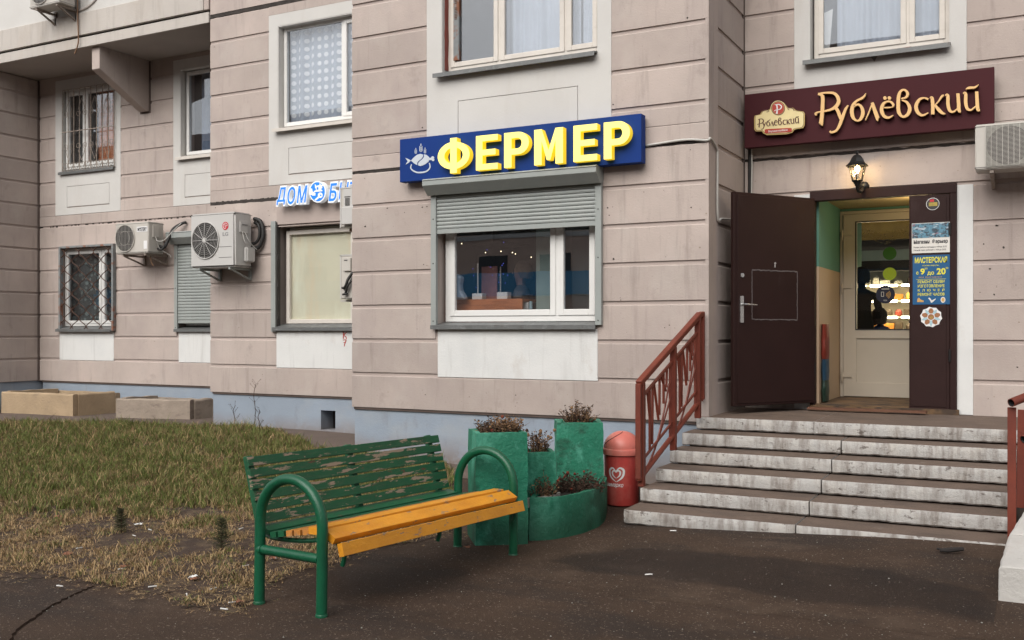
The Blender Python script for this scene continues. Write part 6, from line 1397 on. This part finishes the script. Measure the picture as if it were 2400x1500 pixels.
# ------------------------------------------------------------------ grass, seedlings, litter
def grass():
    rng = np.random.default_rng(4); P = []; xs_ = rng.uniform(-19, -3.2, 700000); ys_ = rng.uniform(3.6, 12.1, 700000)
    V = []; Cc = []; cnt = 0; vis = 0
    tufts = []
    for x, y in zip(xs_, ys_):
        a = -S_*x+C_*y; 
        if a <= 0: continue
        u = (C_*x+S_*y)/a
        if abs(u) > .60: continue
        if rng.random() > min(1, (9.5/a)**1.1)*.46: continue
        e = .10*noise.noise((x*3, y*3, 0))
        if not inside(x+e, y+e):
            if a < 9 and rng.random() < .10 and edged(x, y) < .22*rng.random(): tufts.append((x, y, -1, 0, 0))
            continue
        if a < 8.8 and rng.random() < .22: tufts.append((x, y, -1, 0, 0)); continue
        n1 = noise.noise((x*.9, y*.9, 4)); n2 = noise.noise((x*3.2, y*3.2, 8)); n3 = noise.noise((x*9, y*9, 2))
        lush = sm(7.4, 9.6, a+1.3*n1)                                    # greener and thicker away from the path
        dens = .44+.34*lush+.75*n2+.60*n3
        for bx_, by_ in BARE:
            d = math.hypot((x-bx_)*.8, y-by_); dens -= .9*max(0, 1-d/.36)
        if rng.random() > dens: continue
        tufts.append((x, y, lush, n2, n3))
    T = np.array(tufts); k = 5; N = len(T)*k; tf = np.repeat(np.exp(rng.normal(0, .38, len(T))), k); tcol = np.repeat(rng.random(len(T)), k)
    X = np.repeat(T[:, 0], k)+rng.normal(0, .014, N); Y = np.repeat(T[:, 1], k)+rng.normal(0, .014, N); lush = np.repeat(T[:, 2], k); n3 = np.repeat(T[:, 4], k); n2 = np.repeat(T[:, 3], k)
    Z = np.array([gz(x, y) for x, y in T[:, :2]]); Z = np.repeat(Z, k)+.008
    h = (.032+.026*lush)*rng.uniform(.5, 1.4, N)*(1+.5*n2)*tf*.84; ang = rng.uniform(0, 2*math.pi, N); flat = lush < 0; lush = np.maximum(lush, 0); lean = rng.uniform(.25, 1.1, N)*h*(1.45-.55*lush); lean[flat] = rng.uniform(.015, .05, flat.sum()); h[flat] = rng.uniform(.002, .008, flat.sum()); wd = rng.uniform(.0014, .0030, N)*(1+.25*lush)
    dx, dy = np.cos(ang), np.sin(ang); pr = rng.uniform(0, math.pi, N); wx, wy = np.cos(pr)*wd, np.sin(pr)*wd
    co = np.empty((N, 5, 3))
    co[:, 0] = np.stack([X-wx, Y-wy, Z], 1); co[:, 1] = np.stack([X+wx, Y+wy, Z], 1)
    mx, my, mz = X+dx*lean*.35, Y+dy*lean*.35, Z+h*.62
    co[:, 2] = np.stack([mx+wx*.8, my+wy*.8, mz], 1); co[:, 3] = np.stack([mx-wx*.8, my-wy*.8, mz], 1)
    droop = h*(1-.45*(lean/h > .9)); co[:, 4] = np.stack([X+dx*lean, Y+dy*lean, Z+droop], 1)
    me = bpy.data.meshes.new('grass'); me.vertices.add(N*5); me.vertices.foreach_set('co', co.reshape(-1))
    i0 = np.arange(N)*5; lp_ = np.stack([i0, i0+1, i0+2, i0+3, i0+3, i0+2, i0+4], 1).reshape(-1)
    me.loops.add(N*7); me.loops.foreach_set('vertex_index', lp_.astype(np.int32)); me.polygons.add(N*2)
    st = np.stack([np.arange(N)*7, np.arange(N)*7+4], 1).reshape(-1); me.polygons.foreach_set('loop_start', st.astype(np.int32)); me.update(calc_edges=True)
    gfrac = np.clip(.15+.55*lush+.55*n2, .05, .72)
    isg = (.45*rng.random(N)+.55*tcol) < gfrac*1.0; base = np.where(isg[:, None], np.array([[.118, .145, .028]]), np.array([[.38, .265, .13]]))
    base = base*rng.uniform(.55, 1.35, (N, 1)); alt = rng.random(N) < .14; base[alt] = np.array([.135, .075, .035])*rng.uniform(.6, 1.3, (alt.sum(), 1)); base[:, 1] *= rng.uniform(.92, 1.05, N)
    ca = me.color_attributes.new('tint', 'FLOAT_COLOR', 'POINT'); cc_ = np.ones((N, 5, 4)); cc_[:, :, :3] = base[:, None, :]; ca.data.foreach_set('color', cc_.reshape(-1))
    m = bpy.data.materials.new('grass_blade'); m.use_nodes = True; nt = m.node_tree; at = nt.nodes.new('ShaderNodeAttribute'); at.attribute_name = 'tint'; b = nt.nodes['Principled BSDF']; b.inputs['Roughness'].default_value = .75
    nt.links.new(at.outputs['Color'], b.inputs['Base Color']); me.materials.append(m); o = bpy.data.objects.new('grass', me); COL.objects.link(o); o['kind'] = 'stuff'; o['label'] = 'short green and straw coloured grass growing over the lawn'
    print('grass blades', N)
BARE = [onG(*p)[:2] for p in ((285, 1232), (520, 1280), (600, 1240), (450, 1200), (420, 1390), (330, 1262), (150, 1200))]
grass()
def seedling(px, py, h, r, seed, label):
    random.seed(seed); x, y, g = onG(px, py); m = MB(); m.tube([(x, y, g), (x+.004, y, g+h*.5), (x, y, g+h)], [.006, .004, .002], 5, 1)
    for i in range(230):
        f = random.random()**.8; z = g+h*(.08+.92*f); a = random.random()*6.28; L_ = r*(1.05-f)*random.uniform(.5, 1.1)+.015; p0 = Vector((x, y, z)); p1 = p0+Vector((math.cos(a)*L_, math.sin(a)*L_, L_*.35)); w_ = .0022
        m.add([p0+Vector((0, 0, w_)), p0-Vector((0, 0, w_)), p1], [(0, 1, 2)], 0)
        for _ in range(5):
            t_ = random.uniform(.2, 1); c = p0.lerp(p1, t_); b = a+random.choice((-.8, .8)); m.add([c+Vector((0, 0, .0015)), c-Vector((0, 0, .0015)), c+Vector((math.cos(b)*.022, math.sin(b)*.022, .012))], [(0, 1, 2)], 0)
    o = m.build('conifer_seedling', ['conifer_green', 'dry_stem'], fix=False); recenter(o, (x, y, g)); tag(o, label, 'seedling', 'small conifer seedlings in the lawn')
seedling(284, 1252, .20, .055, 1, 'small conifer seedling in bare soil, left one, beside a scrap of white litter'); seedling(520, 1292, .24, .085, 2, 'larger conifer seedling in bare soil, nearest the bench')
def weed(px, py, h, seed, label):
    random.seed(seed); x, y, g = onG(px, py); m = MB(); P = [(x, y, g), (x+.02, y, g+h*.4), (x-.01, y, g+h*.75), (x+.03, y, g+h)]; P = smooth_path(P, 4); m.tube(P, [.004]*len(P), 4)
    for i in range(9): p = random.choice(P[3:]); a = random.random()*6.28; q = (p[0]+.07*math.cos(a), p[1]+.07*math.sin(a), p[2]+.07); m.tube([p, q], .002, 3); m.lathe([(.001, -.006), (.006, 0), (.001, .006)], q, 5)
    o = m.build('dry_weed', 'dry_stem', fix=False); recenter(o, (x, y, g)); tag(o, label, 'weed')
weed(596, 1003, .62, 3, 'tallest bare dry weed stalk in front of the blue plinth'); weed(548, 1003, .32, 4, 'short bare dry weed left of the tallest stalk by the plinth'); weed(606, 1010, .26, 6, 'curled dry weed at the right foot of the tallest stalk')
cig = None
for i, (px, py) in enumerate(((1577, 1246), (1520, 1349), (352, 1245), (315, 1259), (565, 1242), (357, 1379), (525, 1430), (499, 1384), (140, 1376), (185, 1288), (545, 1416), (438, 1398), (640, 1312), (575, 1330), (285, 1337))):
    x, y, g = onG(px, py); random.seed(i*7+1); a = random.random()*3
    if cig is None:
        m = MB(); m.tube([(-.024, 0, 0), (.010, 0, 0)], .0042, 8, 0); m.tube([(.0101, 0, 0), (.026, 0, 0)], .0042, 8, 1); o = cig = m.build('cigarette_end', ['litter_white', 'litter_white'])
    else: o = cig.copy(); COL.objects.link(o)
    o.location = (x, y, g+.012 if inside(x, y) else g+.008); o.rotation_euler = (0, 0, a)
    tag(o, 'white cigarette end '+('on the asphalt nearest the bottom step', 'on the open asphalt halfway between the bench and the steps', 'in the lawn just right of the left seedling and the paper scrap', 'in the lawn below the paper scrap by the left seedling', 'in the lawn right of the larger seedling, close to the bench', 'at the lawn front edge, left of the large paper scrap', 'lying alone where the lawn point ends, left of the bench leg', 'at the lawn front edge, right of the large paper scrap', 'on the asphalt at the far left by the lawn edge', 'in the straw grass at the left, above the lawn edge', 'at the tip of the lawn beside the near bench leg', 'in dry grass left of the large paper scrap, lower one', 'under the near bench end, right of its rear leg', 'in dry grass just left of the rear bench leg', 'in the middle of the dry front part of the lawn')[i], 'cigarette end', 'cigarette ends scattered on the ground')
def scrap(px, py, s, m_, name, label, cat, seed):
    random.seed(seed); x, y, g = onG(px, py); m = MB(); V = []
    for i in range(5):
        for j in range(5): V.append((x+(i-2)*s*.4+random.gauss(0, s*.12), y+(j-2)*s*.4+random.gauss(0, s*.12), g+.02+s*random.uniform(0, .55)))
    m.add(V, [(i*5+j, i*5+j+1, (i+1)*5+j+1, (i+1)*5+j) for i in range(4) for j in range(4)]); o = m.build(name, m_, fix=False); recenter(o, (x, y, g)); tag(o, label, cat)
scrap(322, 1236, .035, 'litter_white', 'crumpled_paper', 'crumpled white paper scrap in the lawn beside the left seedling', 'litter', 1); scrap(452, 1362, .032, 'litter_white', 'crumpled_paper', 'crumpled white paper scrap at the front edge of the lawn', 'litter', 2)
scrap(136, 1217, .03, 'bin_lid', 'crumpled_wrapper', 'small pinkish wrapper in the grass at the left', 'litter', 3)
for i, (px, py) in enumerate(((640, 1316), (455, 1366), (290, 1336), (830, 1296), (560, 1420), (780, 1255), (160, 1305), (1095, 1290))):
    scrap(px, py, .028, 'leaf_brown', 'fallen_leaf', 'curled brown fallen leaf '+('under the near end of the bench', 'touching the large paper scrap at the lawn front', 'in the dry middle part of the lawn', 'behind the bench seat, on the lawn edge', 'beside the tip of the lawn, left of the bench leg', 'behind the bench, against the lawn', 'in the straw grass at the far left', 'on the asphalt under the far bench leg')[i], 'leaf', 20+i); bpy.data.objects[[o.name for o in bpy.data.objects if o.name.startswith('fallen_leaf')][-1]]['group'] = 'fallen brown leaves'
x, y, g = onG(2222, 1297); m = MB(); m.tube([(x-.05, y-.02, g+.02), (x+.0, y+.0, g+.022), (x+.09, y+.05, g+.03)], [.010, .018, .014], 7); m.tube([(x-.02, y, g+.02), (x-.07, y+.035, g+.018)], .009, 6); o = m.build('broken_stick', 'stick_dark'); recenter(o, (x, y, g)); tag(o, 'short black broken stick on the asphalt in front of the bottom step', 'stick')
m = MB(); random.seed(9)                      # grit on the asphalt
for i in range(3600):
    x, y = random.uniform(-6.5, 1.2), random.uniform(3.2, 7.7)
    if inside(x, y): continue
    s = random.uniform(.0015, .0045)*random.choice((1, 1, 1, 1.7)); g = gz(x, y)+.003; a = random.random()*6; mi = random.choice((0, 0, 0, 1))
    m.add([(x+s*math.cos(a+q), y+s*math.sin(a+q), g) for q in (0, 2.1, 4.2)]+[(x, y, g+s*.8)], [(0, 1, 3), (1, 2, 3), (2, 0, 3)], mi)
o = m.build('gravel', ['apron_concrete', 'planter_grey'], fix=False); tag(o, 'fine pale grit scattered over the asphalt', kind='stuff')

# ------------------------------------------------------------------ people and things behind the glass
def body(name, joints, edges, label, mats_, loc, facing=0):
    me = bpy.data.meshes.new(name); V = [j[0] for j in joints]; me.from_pydata(V, edges, []); o = bpy.data.objects.new(name, me); COL.objects.link(o)
    md = o.modifiers.new('s', 'SKIN'); me.skin_vertices[0].data[0].use_root = True
    for i, j in enumerate(joints): me.skin_vertices[0].data[i].radius = (j[1], j[2] if len(j) > 2 else j[1])
    s = o.modifiers.new('d', 'SUBSURF'); s.levels = s.render_levels = 2
    dg = bpy.context.evaluated_depsgraph_get(); ev = o.evaluated_get(dg); nm = bpy.data.meshes.new_from_object(ev); bpy.data.objects.remove(o)
    nm.materials.clear(); nm.materials.append(MATS[mats_]); nm.polygons.foreach_set('use_smooth', [True]*len(nm.polygons)); nm.polygons.foreach_set('material_index', [0]*len(nm.polygons))
    o = bpy.data.objects.new(name, nm); COL.objects.link(o); o.location = loc; o.rotation_euler = (0, 0, facing); ORG[o.name] = Vector(); return tag(o, label, 'person')
def person(loc, facing, label, coat, hairm, armbend=.5, hood=False, cap=None, scale=1.0):
    s = scale; Jn = [((0, 0, .95), .155, .11), ((0, 0, 1.12), .145, .105), ((0, 0, 1.30), .165, .11), ((0, 0, 1.42), .15, .095), ((0, .0, 1.50), .055, .055), ((0, -.01, 1.58), .06, .065), ((0, -.015, 1.68), .078, .095), ((0, 0, 1.76), .055, .07),
          ((-.19, 0, 1.40), .062), ((-.25, .01, 1.15), .052), ((-.21, -.20*armbend-.05, .98+.1*armbend), .038), ((-.19, -.26*armbend-.06, .94+.12*armbend), .032), ((.19, 0, 1.40), .062), ((.25, .01, 1.15), .052), ((.21, -.22*armbend-.05, 1.0+.1*armbend), .038), ((.19, -.28*armbend-.06, .96+.12*armbend), .032),
          ((-.10, 0, .82), .095), ((-.10, -.01, .48), .068), ((-.10, .02, .10), .045), ((-.10, -.10, .04), .04), ((.10, 0, .82), .095), ((.10, -.01, .48), .068), ((.10, .02, .10), .045), ((.10, -.10, .04), .04)]
    Jn = [((a[0][0]*s, a[0][1]*s, a[0][2]*s), *[q*s for q in a[1:]]) for a in Jn]
    E = [(0,1),(1,2),(2,3),(3,4),(4,5),(5,6),(6,7),(3,8),(8,9),(9,10),(10,11),(3,12),(12,13),(13,14),(14,15),(0,16),(16,17),(17,18),(18,19),(0,20),(20,21),(21,22),(22,23)]
    o = body('person', Jn, E, label, coat, loc, facing)
    o.data.materials.append(MATS['skin'])
    for p in o.data.polygons:
        c = p.center/s
        if 1.52 < c.z < 1.74 and c.y < .02 or (c.z < 1.13 and c.y < -.20 and c.z > .8): p.material_index = 1
    def child(mb, n, m_):
        c = mb.build(n, m_, smooth=True); c.parent = o; return c
    m = MB(); m.lathe([(.001, .115), (.05, .105), (.088, .06), (.098, 0), (.094, -.05), (.08, -.10)], (0, .022*s, 1.70*s), 18); m.v = [(x, y*1.05+(.0 if z > 1.67*s else .025), z) for x, y, z in m.v]; child(m, 'hair' if not cap else 'cap', hairm)
    m = MB(); m.lathe([(.001, .012), (.009, .008), (.012, -.004), (.001, -.012)], (0, -.105*s, 1.665*s), 8); child(m, 'nose', 'skin')
    m = MB()
    for q in (-.03, .03): m.lathe([(.001, .006), (.008, 0), (.001, -.006)], (q, -.088*s, 1.69*s), 8)
    child(m, 'eye', 'black_print')
    m = MB(); m.box(-.022, .022, -.094*s, -.086*s, 1.625*s, 1.632*s); child(m, 'mouth', 'food_red')
    if hood:
        m = MB()
        for k in range(7):
            z = 1.40-.062*k; m.tube([(.178*math.cos(a)*(1 if k < 3 else .93), .125*math.sin(a), z) for a in lin_(0, 6.283, 24)][:-1], .012, 6, closed=True)
        for q in (-1, 1):
            for k in range(5): m.tube([(q*(.20+.012*k)+.062*math.cos(a), .005+.062*math.sin(a), 1.37-.055*k) for a in lin_(0, 6.283, 14)][:-1], .011, 5, closed=True)
        child(m, 'quilting', coat)
    return o
person((XY(1222, YA+.95), YA+.95, .62), R(-70), 'person with light hair in a grey quilted jacket at the shop window table', 'coat_grey', 'hair_light', .8, hood=True)
px_, pz_ = onY(2024, 640, 13.1)
person((XY(2020, 13.1), 13.1, .83), R(200), 'person in a dark coat and black cap standing in the shop behind the inner door', 'coat_black', 'coat_black', .3, cap=True, scale=.86)
person((XY(2062, 13.3), 13.3, .83), R(170), 'person in a blue jacket, shorter, standing beside the dark figure in the shop', 'cloth_blue', 'hair_dark', .2, scale=.56)
# table and things in the shop window
wy = YA+.32
tx0, tx1 = onY(1060, 700, wy)[0], onY(1224, 700, wy)[0]; tz = onY(1100, 702, wy)[1]; tb_ = tz-.42
t = thing('window_table', ((tx0+tx1)/2, wy, .84), 'orange brown wooden table seen through the lower part of the shop window', 'table')
m = MB(); m.box(tx0, tx1, wy, wy+.03, 1.45, tz); m.build('front_panel', 'wood_orange', t); m = MB(); m.box(tx0, tx1, wy+.031, wy+.7, tz-.03, tz); m.build('tabletop', 'wood_orange', t)
for xx in (tx0+.03, tx1-.03):
    for yy in (wy+.04, wy+.66): m = MB(); m.box(xx-.025, xx+.025, yy-.02, yy+.02, .8, tz-.031 if yy > wy+.1 else 1.449); m.build('leg', 'wood_orange', t)
def small(px0, px1, py0, py1, yy, m_, name, label, cat, d=.1, zbot=None):
    x0, z1 = onY(px0, py0, yy); x1, z0 = onY(px1, py1, yy); z0 = zbot if zbot is not None else z0; m = MB(); m.box(x0, x1, yy, yy+d, z0, z1); o = m.build(name, m_, bevel=.004); recenter(o, ((x0+x1)/2, yy, z0)); tag(o, label, cat)
small(1106, 1130, 688, 701, wy+.06, 'plastic_white', 'white_box', 'left small white box on the table in the shop window', 'box', zbot=tz+.001); small(1164, 1189, 685, 700, wy+.06, 'plastic_white', 'white_box', 'right small white box on the table in the shop window, by the person', 'box', zbot=tz+.001)
small(1128, 1165, 625, 701, wy+.35, 'flower_pink', 'picture_card', 'tall printed card with pink flowers standing on the shop window table', 'card', d=.02, zbot=tz+.001)
small(1118, 1121, 617, 690, wy+.12, 'wire_white', 'desk_lamp_stem', 'thin pale upright rod left of the printed card', 'rod', d=.012, zbot=tz+.001); small(1171, 1174, 625, 686, wy+.3, 'wire_white', 'desk_lamp_stem', 'thin pale upright rod right of the printed card', 'rod', d=.012, zbot=tz+.001)
small(1256, 1302, 535, 728, YA+.45, 'grey_green_screen', 'screen_panel', 'pale grey green screen behind the right part of the large shop pane', 'screen', d=.02, zbot=1.55); small(1340, 1393, 530, 728, YA+.42, 'dark_fabric', 'screen_panel', 'dark panel behind the narrow right shop pane', 'screen', d=.02, zbot=1.55)
x0, z0 = onY(1056, 700, wy); m = MB(); V = [(x0, tz), (x0+.27, tz), (x0+.20, tz+.10), (x0+.19, tz+.17), (x0+.21, tz+.26), (x0+.02, tz+.34)]; m.prism(V, wy-.12, wy-.02); o = m.build('plastic_bag', 'curtain_white', bevel=.02); recenter(o, (x0+.1, wy-.1, tz)); tag(o, 'crumpled pale plastic bag at the left end of the shop window table', 'bag')
small(1226, 1238, 709, 725, YA+.42, 'plastic_white', 'white_cup', 'white cup on the inner sill at the right of the orange table', 'cup', d=.05); small(1240, 1246, 706, 725, YA+.42, 'medal_blue', 'small_bottle', 'small pale bottle beside the white cup on the inner sill', 'bottle', d=.03)
random.seed(11); m = MB(); pts = []
for i in range(14):
    px = random.choice((1112, 1115, 1148, 1160, 1172, 1178, 1140))+random.gauss(0, 7); py = random.uniform(560, 690); yy = YA+.40; x, z = onY(px, py, yy); r = .0045; m.lathe([(.001, -r), (r, 0), (.001, r)], (x, yy, z), 6)
for px, py in ((1082, 571), (1138, 592), (1174, 589), (1201, 592), (1208, 595), (1245, 603)): x, z = onY(px, py, YA+.41); r = .007; m.lathe([(.001, -r), (r, 0), (.001, r)], (x, YA+.41, z), 6, 1)
m.tube(smooth_path([(onY(px, py, YA+.405)[0], YA+.405, onY(px, py, YA+.405)[1]) for px, py in ((1060, 560), (1110, 575), (1112, 640), (1115, 690))], 4), .0015, 3, 2); m.tube(smooth_path([(onY(px, py, YA+.405)[0], YA+.405, onY(px, py, YA+.405)[1]) for px, py in ((1110, 575), (1180, 585), (1250, 570), (1240, 610))], 4), .0015, 3, 2)
o = m.build('string_lights', ['led_blue', 'led_warm', 'black_print'], fix=False); recenter(o, (-5.2, YA+.4, 2.2)); tag(o, 'string of tiny blue and white lights hanging inside the shop window', 'string lights')
# bags in the vestibule
m = MB(); x = VX0+.02; q = [(x, 11.05), (x+.16, 11.05), (x+.20, 11.35), (x, 11.4)]
def sack(z0, z1, m_, label, sx, seed):
    m = MB(); V = []; n = 12
    for k in range(9):
        f = k/8; rr_ = .5*(.9+.1*math.sin(math.pi*f))
        for i in range(n): a = 2*math.pi*i/n; j = 1+.12*noise.noise((math.cos(a)*2, math.sin(a)*2, f*3+seed)); V.append((VX0+.028+sx*rr_*j*math.cos(a)*.16, 11.22+.30*rr_*j*math.sin(a), z0+(z1-z0)*f))
    m.add(V, [(k*n+i, k*n+(i+1) % n, (k+1)*n+(i+1) % n, (k+1)*n+i) for k in range(8) for i in range(n)]+[tuple(range(n)), tuple(range(8*n, 9*n))]); o = m.build('sack', m_, smooth='a'); recenter(o, (VX0+.1, 11.28, z0)); tag(o, label, 'sack')
sack(.832, 1.06, 'bag_green', 'dark green sack at the bottom of the pile just inside the doorway', .40, 1); sack(1.062, 1.29, 'bag_blue', 'blue sack in the middle of the pile just inside the doorway', .42, 4); sack(1.292, 1.67, 'bag_red', 'red sack leaning on top of the blue one just inside the doorway', .44, 2)

# ------------------------------------------------------------------ the houses across the street (behind the camera; they show in the panes)
ob = thing('opposite_building', (-10, -26, 0), 'long brown apartment house with a blue band, seen only mirrored in the panes', 'building')
m = MB(); m.box(-70, 50, -40, -26, -1, 15); m.build('wall', 'opp_wall', ob)
m = MB(); m.box(-70, 50, -26.08, -25.9, 3.4, 4.6); m.build('awning_band', 'opp_band', ob)
m = MB()
for r_ in range(5):
    for i in range(34): m.box(-68+i*3.5, -66.3+i*3.5, -26.03, -25.96, 1+r_*3, 2.5+r_*3)
m.build('window_row', 'opp_glass', ob)
m = MB()
for r_ in range(1, 5): m.box(-70, 50, -26.06, -25.94, .35+r_*3, .6+r_*3)
m.build('floor_band', 'opp_white', ob)
